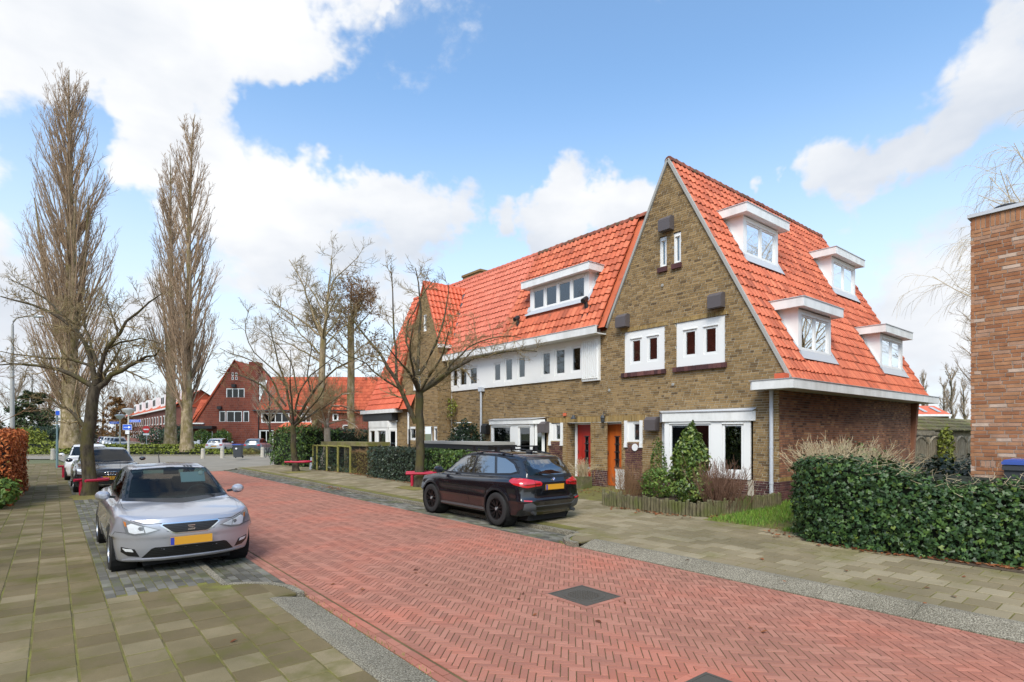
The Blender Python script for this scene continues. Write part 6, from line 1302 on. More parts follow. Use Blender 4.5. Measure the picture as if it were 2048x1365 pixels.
def street_tree(loc, d, ox, oy, sc, trunk, r_trunk, label, seed, limbs, bark='bark_dark', twig='twig_olive', nt=(16, 7, 5), tl=(.9, .5, .45), name='street_tree', extra=5, rtw=.010, cat='tree', depth_spread=.9):
    """bare tree: trunk and main limbs follow the pictured forks, twigs grow from them on every side"""
    g = np.random.default_rng(seed); t_ = thing(name, label, cat, loc); base = pxd(0, 0, 1)
    cv = lambda L, da=0.0, db=0.0: [np.array(pxd(ox+x/sc, oy+y/sc, d+da+(db-da)*i/max(1, len(L)-1))) for i, (x, y) in enumerate(L)]
    tk = cv(trunk); tk[0][2] = loc[2]-.05; tk[0][:2] = loc[:2]; T = resample(tk, 10); rt = np.linspace(r_trunk, r_trunk*.78, 10); rt[0] *= 1.35; rt[1] *= 1.08
    T[1:-1, :2] += g.normal(0, r_trunk*.10, (8, 2)); mesh_tubes('trunk', [(T[None], rt[None], 10)], bark, t_)
    A, RA = [], []
    for L, r0 in limbs:
        P = resample(cv(L, 0, g.uniform(-depth_spread, depth_spread)), 9); P[1:] += g.normal(0, .025, (8, 3)); A.append(P); RA.append(np.linspace(r0, max(.012, r0*.22), 9))
    A, RA = np.array(A), np.array(RA); tip = T[-1]; ln = np.linalg.norm(np.diff(A, axis=1), axis=2).sum(1).mean()
    if extra:                                        # limbs towards and away from the viewer
        f = np.array([S_, C_, 0]); rr = np.array([C_, -S_, 0]); sg = g.choice([-1, 1], extra); D = nrm(f*sg[:, None]+rr*g.normal(0, .5, extra)[:, None]+np.array([0, 0, 1])*g.uniform(.3, 1.1, extra)[:, None])
        P, R = shoots(np.repeat(tip[None], extra, 0)-np.array([0, 0, .1]), D, g.uniform(.6, 1.0, extra)*ln, np.full(extra, r_trunk*.36), .25, 9, .09, .03, g); A = np.concatenate([A, P]); RA = np.concatenate([RA, R])
    for i in range(len(A)): mesh_tubes('limb', [(A[i:i+1], RA[i:i+1], 7)], bark, t_)
    p, q, L, r = spawn(A, RA, nt[0], .18, 1.0, .95, 1, g, tl[0], .42); P1, R1 = shoots(p, q, L, np.clip(r, rtw*1.2, .03), .45, 6, .17, .07, g)
    p, q, L, r = spawn(P1, R1, nt[1], .2, 1.0, .8, 1, g, tl[1], .6); P2, R2 = shoots(p, q, L, np.clip(r, rtw*.8, .014), .55, 4, .18, .06, g)
    p, q, L, r = spawn(P2, R2, nt[2], .2, 1.0, .7, 1, g, tl[2]*.5, .7); P3, R3 = shoots(p, q, L, np.full(len(p), rtw*.62), .7, 3, .15, .05, g)
    mesh_tubes('crown', [(P1, R1, 4), (P2, R2, 3), (P3, R3, 3)], twig, t_, 'stuff'); return t_
street_tree((.90, 21.9, .05), 17.55, 0, 500, 3.25, [(578, 1600), (572, 1365), (575, 1200), (595, 1040), (622, 885)], .20, 'dark barked bare tree behind the red rail, leftmost along the pavement', 3, limbs=[
    ([(610, 890), (500, 820), (370, 770), (190, 740), (0, 752)], .085), ([(620, 880), (592, 620), (490, 490), (340, 405), (190, 335), (0, 300)], .085), ([(630, 880), (628, 740), (690, 650), (760, 550), (840, 450), (950, 355), (1045, 280)], .08),
    ([(640, 895), (735, 810), (830, 760), (930, 712), (1005, 690), (1045, 640)], .095), ([(555, 1180), (525, 1090), (440, 1045), (340, 985), (285, 925)], .07), ([(612, 770), (560, 735), (430, 705), (200, 690), (0, 668)], .05),
    ([(695, 640), (800, 592), (920, 577), (1040, 605)], .04), ([(640, 750), (600, 640), (565, 540), (545, 420), (560, 330)], .05), ([(480, 480), (420, 440), (330, 330), (200, 250), (60, 190)], .04), ([(760, 550), (740, 450), (700, 350), (690, 300)], .03)], nt=(11, 6, 4), tl=(1.0, .55, .5), extra=2, rtw=.009)
street_tree((9.2, 27.9, .12), 27.45, 440, 480, 3.25, [(478, 1470), (478, 1340), (478, 1200)], .155, 'bare street tree with a red rail beside the tall laurel hedge', 4, limbs=[
    ([(470, 1195), (395, 1110), (335, 990), (250, 920), (150, 880), (0, 850)], .075), ([(480, 1195), (455, 1060), (420, 940), (370, 760), (330, 640), (318, 540)], .075), ([(490, 1195), (530, 1080), (590, 985), (690, 880), (800, 800), (930, 740), (1010, 725)], .08),
    ([(485, 1150), (500, 1000), (555, 900), (690, 800), (840, 700)], .055), ([(430, 1080), (360, 990), (330, 870), (210, 780), (90, 745), (0, 700)], .055), ([(420, 940), (400, 870), (280, 800), (190, 700), (140, 570), (190, 460)], .04), ([(500, 1000), (490, 850), (410, 700), (330, 640), (230, 560)], .04), ([(590, 985), (560, 860), (600, 700), (560, 560)], .04)], nt=(10, 6, 4), tl=(1.15, .65, .55), rtw=.010)
street_tree((9.75, 17.02, .14), 19.36, 700, 500, 2.275, [(318, 1095), (320, 900), (318, 760), (314, 640)], .165, 'bare street tree in front of the ivy hedge beside the black SUV', 5, limbs=[
    ([(300, 790), (285, 740), (235, 640), (190, 540), (95, 420), (0, 305)], .09), ([(314, 650), (300, 520), (320, 420), (328, 250), (300, 80)], .075), ([(318, 650), (380, 610), (440, 552), (530, 500), (640, 470), (750, 442), (850, 462)], .08), ([(312, 570), (370, 480), (430, 330), (460, 205), (450, 150)], .055),
    ([(212, 590), (200, 460), (200, 350), (195, 200), (180, 70)], .05), ([(300, 520), (250, 420), (270, 300), (330, 200), (380, 140)], .045), ([(235, 640), (150, 600), (60, 500), (-30, 480)], .04), ([(440, 552), (520, 440), (600, 420), (690, 380), (780, 400)], .035)], nt=(10, 6, 4), tl=(1.0, .55, .5), rtw=.009)
# guard rails: red tube bent round each street tree, on one post
def tree_rail(x, y, z, ang, label, L=1.15, w=.34):
    t_ = thing('tree_rail', label, 'tree guard', (x, y, z), R_(ang), 'red tube rails round the street trees'); P = [(L/2-.15, w, .50)]+[(-L/2+.2, w, .50)]+[(-L/2+.2+w*math.cos(a), w*math.sin(a), .50) for a in [R_(90+i*22.5) for i in range(1, 8)]]+[(-L/2+.2, -w, .50), (L/2-.15, -w, .50)]
    b = MB(); b.tube(P, .045, 10); b.build('rail', 'red_paint', t_, False, True, sharp=50); b = MB(); b.tube([(L/2-.35, -w, -.05), (L/2-.35, -w, .46)], .055, 10); b.build('post', 'red_paint', t_, False, True, sharp=50); return t_
tree_rail(.90, 21.85, .05, 208, 'red tube rail round the leftmost tree in front of the dark grey car', .86, .28); tree_rail(9.2, 27.9, .12, 140, 'red tube rail round the tree beside the tall laurel hedge'); tree_rail(9.75, 17.05, .14, 150, 'red tube rail half hidden behind the bonnet of the black SUV'); tree_rail(.75, 31.5, .05, 208, 'red tube rail far back beside the white parked car')

# tall bare poplars on the far green
def poplar(px, d, top, half, r, label, seed, zc=2.6, n1=150, stems=1, lean=.0, rtw=.017):
    g = np.random.default_rng(seed); b = pxd(px, 0, d); t_ = thing('poplar_tree', label, 'tree', (b.x, b.y, 0), 0, 'tall bare poplars on the green'); H = top; k = 16; T = np.zeros((k, 3)); T[:, 2] = np.linspace(-.1, H, k); T[:, :2] = np.array(b.xy)+np.cumsum(g.normal(0, .10, (k, 2)), 0)*np.linspace(0, 1, k)[:, None]; T[:, 0] += lean*np.linspace(0, 1, k)*C_; T[:, 1] -= lean*np.linspace(0, 1, k)*S_
    R = r*(1-np.linspace(0, 1, k))**.9+.03; R[0] *= 1.45; R[1] *= 1.1; ht = np.r_[np.array([-.1, .5, 1.2]), np.linspace(2.5, H, k-3)]; T = np.stack([np.interp(ht, T[:, 2], T[:, i]) for i in range(3)], 1); R = np.interp(ht, [-.1, .5, 1.5, 3, H*.5, H], [r*1.6, r*1.3, r*1.05, r*.95, r*.45, .03])
    ang = np.linspace(0, 2*np.pi, 13)[:-1]; mesh_tubes('trunk', [(T[None], R[None], 12)], 'bark_poplar', t_)
    if stems > 1:
        p = np.repeat(T[5:6], stems-1, 0); P, RR = shoots(p, np.c_[g.normal(0, .25, (stems-1, 2)), np.ones(stems-1)], np.full(stems-1, H*.45), np.full(stems-1, r*.45), .12, 12, .02, .10, g); 
        for i in range(stems-1): mesh_tubes('limb', [(P[i:i+1], RR[i:i+1], 8)], 'bark_poplar', t_)
    z0 = g.uniform(zc, H*.93, n1); p = np.stack([np.interp(z0, T[:, 2], T[:, i]) for i in range(3)], 1); a = g.uniform(0, 2*np.pi, n1)
    prof = np.interp(z0/H, [0, .15, .4, .6, .8, 1.0], [.8, 1.0, .9, .75, .5, .15])*half
    D = np.c_[np.cos(a)*.55, np.sin(a)*.55, np.ones(n1)*.9]; L = np.minimum(prof*2.6, (H-z0)*.92+.8)
    P1, R1 = shoots(p, D, L, np.clip(.010*L+.02, .03, .09), .2, 8, .045, .13, g)
    p, q, L, r_ = spawn(P1, R1, 9, .12, 1, .45, .36, g, None, .5); P2, R2 = shoots(p, q, np.clip(L, .6, 4), np.clip(r_, rtw, .035), .45, 5, .06, .14, g)
    p, q, L, r_ = spawn(P2, R2, 5, .15, 1, .5, .5, g, None, .6); P3, R3 = shoots(p, q, np.clip(L, .3, 1.5), np.full(len(p), rtw*.7), .6, 3, .06, .12, g)
    mesh_tubes('crown', [(P1, R1, 4), (P2, R2, 3), (P3, R3, 3)], 'twig_poplar', t_, 'stuff'); return t_
poplar(142, 55.5, 38.0, 3.8, .85, 'tallest bare poplar with a massive gnarled trunk, behind the leftmost tree', 21, n1=190, stems=4)
poplar(374, 52.0, 31.0, 2.7, .50, 'slim bare poplar standing at the front edge of the green', 22, n1=120, stems=2); poplar(341, 66, 34.5, 2.8, .62, 'bare poplar just left of and behind the slim one on the green', 23, n1=100, stems=2, zc=7)

# leaves: small folded blades or lobed ivy leaves
def leaf_shape(kind):
    if kind == 'ivy': V = [(0, 0, .05), (.30, -.42, 0), (.52, .02, .02), (.22, .30, .03), (0, .62, 0), (-.22, .30, .03), (-.52, .02, .02), (-.30, -.42, 0)]; return np.array(V), np.array([(0, 1, 2), (0, 2, 3), (0, 3, 4), (0, 4, 5), (0, 5, 6), (0, 6, 7)])
    if kind == 'blade': return np.array([(-.5, 0, 0), (.5, 0, 0), (.18, .8, .1), (-.12, .95, .12)])*np.array([.10, 1, 1]), np.array([(0, 1, 2, 3)])
    V = [(0, -.5, 0), (.28, -.1, .07), (.22, .25, .06), (0, .55, -.03), (-.22, .25, .06), (-.28, -.1, .07)]; return np.array(V), np.array([(0, 1, 2, 3), (0, 3, 4, 5)])
def leaves(name, P, Nn, size, kind, m, owner, tilt=.6, g=rng, rnd=None, hang=0.0, smin_=.6):
    """leaf blades at points P facing roughly along Nn"""
    V0, F0 = leaf_shape(kind); n = len(P); N = nrm(nrm(Nn)+g.normal(0, tilt, (n, 3))+np.array([0, 0, .25])); up = nrm(np.cross(N, g.normal(0, 1, (n, 3)))+np.array([0, 0, -hang])); up = nrm(up-N*(up*N).sum(1, keepdims=True)); X = np.cross(up, N); s = size*g.uniform(smin_, 1.25, n)
    M4 = np.zeros((n, 4, 4)); M4[:, :3, 0] = X*s[:, None]; M4[:, :3, 1] = up*s[:, None]; M4[:, :3, 2] = N*s[:, None]; M4[:, :3, 3] = P; M4[:, 3, 3] = 1
    return obj(name, inst_mesh(name, V0, F0, M4, m, g.beta(1.6, 2.2, n) if rnd is None else rnd, False), owner, True, 'stuff')
def lump(n, g, seed):
    """smooth pseudo-random field for uneven outlines"""
    h = np.random.default_rng(seed); K = h.normal(0, 2.2, (6, 3)); ph = h.uniform(0, 6.28, 6); return lambda P: np.sin(P@K.T+ph).mean(1)
def hedge(name, label, cat, foot, z0, zt, m, core, size, dens, kind, seed, twig=None, group=None, rough=.07, tilt=.55, hang=.3, topm=None, loc=None):
    """clipped hedge over a footprint polygon; zt may be a function of (x, y)"""
    g = np.random.default_rng(seed); fp = [Vector((*p, 0)) for p in foot]; c = sum(fp, Vector())/len(fp); t_ = thing(name, label, cat, (c.x, c.y, z0), 0, group); zf = zt if callable(zt) else (lambda x, y: zt); fl = lump(0, g, seed)
    b = MB(); ins = [Vector((*q_, 0)) for q_ in scale_poly(foot, -.17)]; b.add([(p.x, p.y, z0-.05) for p in ins]+[(p.x, p.y, zf(p.x, p.y)-.12) for p in ins], [tuple(range(len(ins), 2*len(ins)))]+[(i, (i+1) % len(ins), len(ins)+(i+1) % len(ins), len(ins)+i) for i in range(len(ins))]); b.build('core', core, t_)
    Ps, Ns = [], []; n = len(fp); ar = sum(fp[i].x*fp[(i+1) % n].y-fp[(i+1) % n].x*fp[i].y for i in range(n))/2
    for i in range(n):
        a, e = fp[i], fp[(i+1) % n]; d = e-a; L = d.length; nn = Vector((d.y, -d.x, 0)).normalized()*(1 if ar > 0 else -1); k = int(L*(zf(a.x, a.y)-z0)*dens); u = g.uniform(0, 1, k); q = np.array(a)[None]+np.array(d)[None]*u[:, None]; zz = np.array([zf(x, y) for x, y in q[:, :2]]); q[:, 2] = z0+(zz-z0)*g.uniform(0, 1, k)**.95
        q += np.array(nn)[None]*np.maximum(g.normal(0, rough*.45, k)+rough*1.1*fl(q*1.3)-.01, -.15)[:, None]; Ps.append(q); Ns.append(np.repeat(np.array(nn)[None], k, 0))
    xs = [p.x for p in fp]; ys = [p.y for p in fp]; k = int((max(xs)-min(xs))*(max(ys)-min(ys))*dens*1.1); q = np.c_[g.uniform(min(xs), max(xs), k), g.uniform(min(ys), max(ys), k)]; ins_ = np.zeros(k, bool)
    for i in range(n): (x1, y1), (x2, y2) = foot[i], foot[i-1]; cr = ((y1 > q[:, 1]) != (y2 > q[:, 1])) & (q[:, 0] < (x2-x1)*(q[:, 1]-y1)/(y2-y1+1e-12)+x1); ins_ ^= cr
    q = q[ins_]; q = np.c_[q, [zf(x, y) for x, y in q]]; q[:, 2] += g.normal(0, rough*.5, len(q))+rough*fl(q*1.3); tn = np.repeat(np.array([[0, 0, 1.]]), len(q), 0)
    if topm: leaves('foliage', q, tn, size, kind, topm, t_, tilt, g, hang=0)
    else: Ps.append(q); Ns.append(tn)
    leaves('foliage', np.concatenate(Ps), np.concatenate(Ns), size, kind, m, t_, tilt, g, hang=hang)
    if twig: k = twig[1]; j = g.integers(0, len(q), k); P, R = shoots(q[j], np.c_[g.normal(0, .8, (k, 2)), g.uniform(.05, .5, k)], g.uniform(.12, .38, k), np.full(k, twig[2]), .5, 4, .25, .0, g); mesh_tubes('twigs', [(P, R, 3)], twig[0], t_, 'stuff')
    return t_
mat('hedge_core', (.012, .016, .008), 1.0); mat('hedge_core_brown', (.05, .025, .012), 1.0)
hz_ = lambda x, y: 1.26+.04*math.sin(y*2.1)+.20*max(0, min(1, (y-2.6)/1.0))
IV = hedge('ivy_hedge', 'long dark green ivy hedge at the right front, along the pavement', 'hedge', [(10.35, -2.2), (11.35, -2.2), (11.15, 3.6), (11.6, 4.75), (10.50, 4.72), (9.98, 4.30), (9.88, 3.85), (9.98, 2.9), (10.24, 1.5)], .15, hz_, 'leaf_ivy', 'hedge_core', .068, 920, 'ivy', 31, ('twig_straw', 520, .0045), rough=.10, tilt=.5, hang=.5)
hedge('ivy_hedge', 'greyish green ivy hedge left of the tree, in front of the black bike shelter', 'hedge', [(10.28, 18.0), (10.30, 22.3), (11.0, 22.3), (11.0, 18.0)], .16, 1.40, 'leaf_ivy_grey', 'hedge_core', .07, 420, 'ivy', 32, None, 'ivy hedges along the garden fronts', hang=.5)
hedge('ivy_hedge', 'glossier green ivy hedge right of the tree, behind the black SUV', 'hedge', [(10.36, 14.6), (10.32, 17.98), (11.0, 17.98), (11.0, 14.6)], .16, 1.38, 'leaf_laurel', 'hedge_core', .075, 380, 'ivy', 33, None, 'ivy hedges along the garden fronts', hang=.5)
hedge('hazel_hedge', 'small brownish hedge between the mesh fence and the grey ivy hedge', 'hedge', [(10.62, 22.6), (10.50, 24.4), (11.0, 24.4), (11.1, 22.6)], .16, 1.18, 'leaf_hazel', 'hedge_core_brown', .06, 380, 'oval', 34, ('twig_red', 160, .005))
hedge('laurel_hedge', 'tall bushy laurel hedge left of the mesh fence, behind a street tree', 'hedge', [(10.45, 30.6), (10.25, 35.7), (11.6, 36.2), (12.8, 31.2)], .16, lambda x, y: 2.15+.18*math.sin(y*1.7)+.12*math.sin(x*3), 'leaf_laurel', 'hedge_core', .14, 130, 'oval', 35, None, rough=.22, tilt=.7)
hedge('clipped_hedge', 'dark clipped hedge behind the stone slab shelter, left of the white bay', 'hedge', [(12.7, 31.2), (11.8, 36.0), (12.6, 36.2), (17.5, 33.2), (17.3, 31.0)], .2, 2.15, 'leaf_dark', 'hedge_core', .12, 110, 'oval', 36, rough=.12)
hedge('beech_hedge', 'rusty orange beech hedge at the left edge of the pavement', 'hedge', [(-2.8, 19.9), (-.88, 20.1), (-.72, 26.3), (-2.8, 26.5)], .05, lambda x, y: 2.02+.05*math.sin(y*3), 'leaf_beech', 'hedge_core_brown', .085, 480, 'oval', 37, ('twig_red', 200, .006), rough=.09)
def shrub(name, label, c, rx, ry, rz, n, size, m, kind, seed, cone=0.0, stem='twig_olive', group=None, tilt=.7, core=True, cat='shrub', shell=.55):
    """leafy shrub: stems and leaf blades through an uneven rounded or conical volume"""
    g = np.random.default_rng(seed); t_ = thing(name, label, cat, c, 0, group); d = nrm(g.normal(0, 1, (n, 3))); r = g.uniform(shell, 1.0, n)**.7; fl = lump(0, g, seed); r *= 1+.28*fl(d*2.6)
    P = d*r[:, None]*np.array([rx, ry, rz]); P[:, 2] += rz; k = np.clip(1-cone*(P[:, 2]/(2*rz)), .08, 1.2); P[:, :2] *= k[:, None]; P[:, 2] = np.abs(P[:, 2])+.02; leaves('foliage', P+np.array(c), d, size, kind, m, t_, tilt, g, hang=.2)
    k = 16; P, R = shoots(np.repeat(np.array([c], float), k, 0)+g.normal(0, .04, (k, 3))*np.array([1, 1, 0]), np.c_[g.normal(0, .35*max(rx, ry)/rz, (k, 2)), np.ones(k)], g.uniform(.8, 1.5, k)*rz, np.full(k, .012), .4, 6, .12, .03, g); mesh_tubes('stems', [(P, R, 4)], stem, t_); return t_
def twiggy(name, label, c, rad, h, n, m, seed, upright=1.0, r=.006, subs=5, group=None, cat='shrub', sl=.3, wander=.08):
    """leafless shrub of many fine stems"""
    g = np.random.default_rng(seed); t_ = thing(name, label, cat, c, 0, group); p = np.array([c], float)+np.c_[g.normal(0, rad*.35, (n, 2)), np.zeros(n)]; d = np.c_[(p[:, :2]-np.array(c)[:2])/rad*.9/upright+g.normal(0, .18, (n, 2)), np.ones(n)]
    P, R = shoots(p, d, h*g.uniform(.6, 1.1, n), np.full(n, r), .5, 6, wander, .05*upright, g); q, e, L, rr = spawn(P, R, subs, .25, 1, .5, 1, g, sl, .7); P2, R2 = shoots(q, e, L, np.full(len(q), r*.6), .6, 4, .1, .06*upright, g); mesh_tubes('stems', [(P, R, 4), (P2, R2, 3)], m, t_, 'stuff'); return t_
# front garden of the corner house
shrub('viburnum', 'cone shaped evergreen shrub with pale buds before the white bay window', (12.15, 7.98, .62), .66, .62, .80, 3300, .095, 'leaf_viburnum', 'oval', 41, .62)
shrub('low_shrub', 'low yellow green leafy shrub at the foot of the cone shaped one', (11.75, 7.62, .30), .62, .52, .36, 1500, .085, 'leaf_viburnum', 'oval', 42); shrub('low_shrub', 'mixed green shrub spilling over the log edging, left of the cone shaped one', (12.0, 8.75, .32), .60, .50, .40, 1300, .075, 'leaf_green', 'oval', 43)
shrub('column_shrub', 'narrow pale green shrub against the brick right of the small window', (12.7, 9.35, .40), .30, .32, .74, 1000, .06, 'leaf_green', 'oval', 44, .45)
twiggy('bare_shrub', 'reddish brown leafless shrub in front of the glazed door of the bay', (11.9, 6.98, .25), .52, 1.05, 210, 'twig_pink', 45, 1.3, .006, 8, sl=.28); twiggy('bare_shrub', 'brown leafless shrub beside the orange door, at the left of the bed', (11.85, 9.55, .25), .42, .95, 150, 'twig_red', 46, 1.0, .005, 7, sl=.25)
twiggy('bare_shrub', 'straw coloured leafless hydrangea above the left end of the right hedge', (12.0, 4.55, 1.0), .75, .85, 260, 'twig_straw', 47, .75, .007, 7, sl=.28); shrub('dark_shrub', 'dark leafy shrub behind the straw coloured hydrangea', (13.2, 4.6, .3), 1.0, .7, .72, 1500, .10, 'leaf_laurel', 'oval', 48)
hedge('ivy_bank', 'dark ivy bank between the hydrangea and the wooden fence', 'hedge', [(14, 3.6), (22, 4.2), (22, 5.6), (14, 5.2)], .2, lambda x, y: .98+.12*math.sin(x*1.3), 'leaf_dark', 'hedge_core', .11, 120, 'ivy', 49, rough=.2)
shrub('climbing_plant', 'yellow green climbing plant on the wooden fence', (27.2, 6.45, .4), .50, .25, .95, 700, .12, 'leaf_yellowgreen', 'oval', 50); shrub('camellia', 'dark round evergreen in front of the second terrace house', (12.75, 18.6, .26), .75, .70, 1.12, 4200, .10, 'leaf_dark', 'oval', 51)
shrub('wall_creeper', 'thin yellow green creeper on the brick wall near the far gable', (13.62, 21.0, 2.6), .12, .42, .5, 160, .10, 'leaf_yellowgreen', 'oval', 52); shrub('rhododendron', 'green leafy bush at the left edge, below the beech hedge', (-1.08, 19.6, .05), .48, .6, .42, 500, .14, 'leaf_green', 'oval', 53)
pt = thing('planter', 'dark wooden planter with a grey twiggy plant beside the red door', 'planter', (13.15, 12.55, .24)); b = MB(); b.box(12.95, 13.35, 12.35, 12.75, .24, .62); b.build('box', 'log_wood', pt)
g_ = np.random.default_rng(54); P, R = shoots(np.repeat([[13.15, 12.55, .62]], 70, 0)+g_.normal(0, .07, (70, 3))*np.array([1, 1, 0]), np.c_[g_.normal(0, .5, (70, 2)), np.ones(70)], g_.uniform(.3, .65, 70), np.full(70, .007), .5, 5, .12, .0, g_); q, e, L, rr = spawn(P, R, 6, .3, 1, .6, 1, g_, .18, .7); P2, R2 = shoots(q, e, L, np.full(len(q), .005), .6, 3, .1, .05, g_); mesh_tubes('plant', [(P, R, 4), (P2, R2, 3)], 'twig_straw', pt, 'stuff')
# gnarled pale tree, alder with seed heads, tall ash-like tree behind the hedges
street_tree((11.2, 29.6, .2), 30.0, 440, 480, 3.25, [(700, 1420), (700, 1300), (698, 1220)], .20, 'gnarled pale barked tree behind the stone slab shelter', 6, limbs=[([(698, 1225), (660, 1170), (600, 1120), (560, 1080), (500, 1075)], .11), ([(698, 1215), (690, 1190), (715, 1080), (745, 1020), (800, 995), (870, 1000)], .09), ([(720, 1080), (790, 1075), (880, 1110), (920, 1150)], .05), ([(700, 1200), (780, 1170), (860, 1180), (905, 1240)], .05)], bark='bark_birch', twig='twig_red', nt=(12, 6, 4), tl=(.8, .5, .4), name='gnarled_tree', extra=2)
street_tree((12.8, 40.5, .2), 39.5, 440, 480, 3.25, [(640, 1500), (650, 1200), (660, 900), (672, 640)], .26, 'tall bare tree with upswept boughs behind the laurel hedge', 7, limbs=[([(672, 650), (620, 520), (570, 380), (520, 230), (450, 130)], .10), ([(675, 640), (700, 480), (705, 300), (730, 100)], .12), ([(690, 420), (740, 240), (820, 190), (900, 110)], .07), ([(640, 620), (560, 540), (450, 480), (330, 390)], .08), ([(665, 760), (560, 640), (430, 520), (380, 500)], .07), ([(690, 500), (600, 330), (500, 200)], .06), ([(672, 700), (760, 600), (830, 540), (900, 470)], .06), ([(660, 800), (540, 720), (380, 640), (250, 600)], .06)], bark='bark_poplar', twig='twig_olive', nt=(9, 6, 3), tl=(2.0, 1.1, .9), name='bare_tree', rtw=.016, depth_spread=2.0)
al = street_tree((17.5, 40.0, .2), 42.1, 440, 480, 3.25, [(855, 1500), (855, 1200), (850, 900), (852, 500)], .30, 'bare alder covered in brown seed heads, behind the white bay', 8, limbs=[([(852, 520), (850, 400), (860, 270)], .10), ([(852, 620), (930, 520), (1000, 440), (1030, 420)], .07), ([(852, 600), (770, 480), (730, 380)], .07), ([(852, 760), (760, 640), (620, 560), (460, 550)], .07), ([(852, 760), (940, 680), (1030, 640)], .06), ([(852, 850), (720, 760), (560, 720)], .06), ([(852, 860), (960, 790), (1010, 800)], .05), ([(852, 480), (900, 380), (960, 300)], .06), ([(852, 680), (780, 560), (700, 500)], .05)], bark='bark_poplar', twig='twig_red', nt=(9, 6, 3), tl=(1.9, 1.0, .8), name='alder_tree', rtw=.016, depth_spread=2.2)
g_ = np.random.default_rng(60); cr = [c for c in al.children if c.name.startswith('crown')][0]; vv = np.empty(len(cr.data.vertices)*3, np.float32); cr.data.vertices.foreach_get('co', vv); vv = vv.reshape(-1, 3)[g_.integers(0, len(vv)//3, 4200)]; leaves('seed_heads', vv+g_.normal(0, .05, vv.shape), g_.normal(0, 1, vv.shape), .13, 'oval', 'leaf_seed', al, 1.0, g_, hang=.6)
# background trees: three shapes, copied with their own labels
def back_tree(name, label, loc, H, spread, seed, twig='twig_far', n1=26, up=.10, r=.022, weep=False, conifer=None, group='bare trees in the far background'):
    g = np.random.default_rng(seed); t_ = thing(name, label, 'tree', loc, 0, group); k = 8; T = np.c_[np.cumsum(g.normal(0, H*.008, (k, 2)), 0), np.linspace(-.1, H*(.95 if conifer else .72), k)]; R = np.linspace(H*.018, H*.004, k); v, f = tubes(T[None], R[None], 8); obj('trunk', mesh_np('trunk', v, f, 'bark_dark', None, True), t_, False)
    z0 = g.uniform(H*(.08 if conifer else .22), H*.7, n1); p = np.stack([np.interp(z0, T[:, 2], T[:, i]) for i in range(3)], 1); a = g.uniform(0, 6.28, n1); D = np.c_[np.cos(a), np.sin(a), np.full(n1, .9 if not conifer else .1)]
    L = spread*np.interp(z0/H, [.1, .35, .7], [.8, 1.1, .8] if not conifer else [1.0, .7, .2])*g.uniform(.8, 1.3, n1); P1, R1 = shoots(p, D, L, np.full(n1, H*(.0025 if weep else .006)), .3, 7, .09, up, g)
    q, e, L, rr = spawn(P1, R1, 12, .2, 1, .7, .42, g); P2, R2 = shoots(q, e, L, np.full(len(q), r), .5, 5, .12, -.16 if weep else up, g); q, e, L, rr = spawn(P2, R2, 6, .15, 1, .6, .6 if not weep else 1.0, g); P3, R3 = shoots(q, e, L, np.full(len(q), r*.55), .6, 4 if weep else 3, .08, -.5 if weep else up, g)
    V, F, o = [], [], 0
    for P, R_, s in ((P1, R1, 4), (P2, R2, 3), (P3, R3, 3)): v, f = tubes(P, R_, s); V.append(v); F.append(f+o); o += len(v)
    c = obj('crown', mesh_np('crown', np.concatenate(V), np.concatenate(F), twig, None, True), t_, False, 'stuff')
    if conifer:
        m_, n_, sz = conifer; j = g.integers(0, o, n_); q = np.concatenate(V)[j]; lv = leaves('foliage', q+g.normal(0, .12, q.shape), g.normal(0, 1, q.shape), sz, 'oval', m_, None, 1.0, g); lv.parent = t_
    return t_
def at_px(o, px, d, z=0.0): p = pxd(px, 0, d); o.location = (p.x, p.y, z); return o
b1 = at_px(back_tree('bare_tree', 'grey brown bare tree in the far wood behind the lamp posts', (0, 0, 0), 16, 5.5, 71), 205, 128); b2_ = at_px(back_tree('bare_tree', 'reddish bare tree in the far wood just left of the far row of houses', (0, 0, 0), 15, 5.0, 72, 'twig_red', 34, .14), 275, 150)
b3 = at_px(back_tree('rusty_larch', 'rust brown larch with pointed top behind the lamp posts', (0, 0, 0), 13.5, 3.6, 73, 'twig_red', 60, .02, .025, conifer=('leaf_rust', 5200, .34)), 235, 120)
b4 = at_px(back_tree('dark_conifer', 'dark evergreen at the left edge behind the tall lamp post', (0, 0, 0), 11, 3.6, 74, 'twig_far', 50, .02, .025, conifer=('leaf_conifer', 5200, .36)), 62, 80)
def copy_at(src, px, d, rz, label, sc=1.0, wx=None): o = place(src, (0, 0, 0), rz, label); o.scale = (sc, sc, sc); return at_px(o, px, d) if wx is None else o
for src, px, d, rz, lb, sc in ((b1, 30, 120, 1, 'pale bare tree at the far left, behind the dark evergreen', 1.0), (b2_, 95, 150, 2, 'wide bare tree far behind the poplar with the massive trunk', 1.15), (b1, 250, 185, 3, 'thin grey tree at the very end of the far street', 1.2), (b2_, 305, 190, 4, 'bare tree rising behind the roofs of the far row of houses', 1.25), (b1, 345, 160, 5, 'bare tree seen between the two poplars on the green', 1.0), (b3, 188, 110, 2, 'small rust brown tree left of the lamp posts', .62), (b2_, 720, 130, 1, 'bare tree behind the right end of the red brick house', .9), (b1, 150, 170, 2.2, 'bare tree far behind the leftmost trunk', 1.1), (b2_, 640, 60, 2.6, 'bare tree in front of the long red roof beyond the green', .62), (b1, 540, 66, 3.6, 'thin bare tree in front of the red house wall, above the grey car', .6)): copy_at(src, px, d, rz, lb, sc)
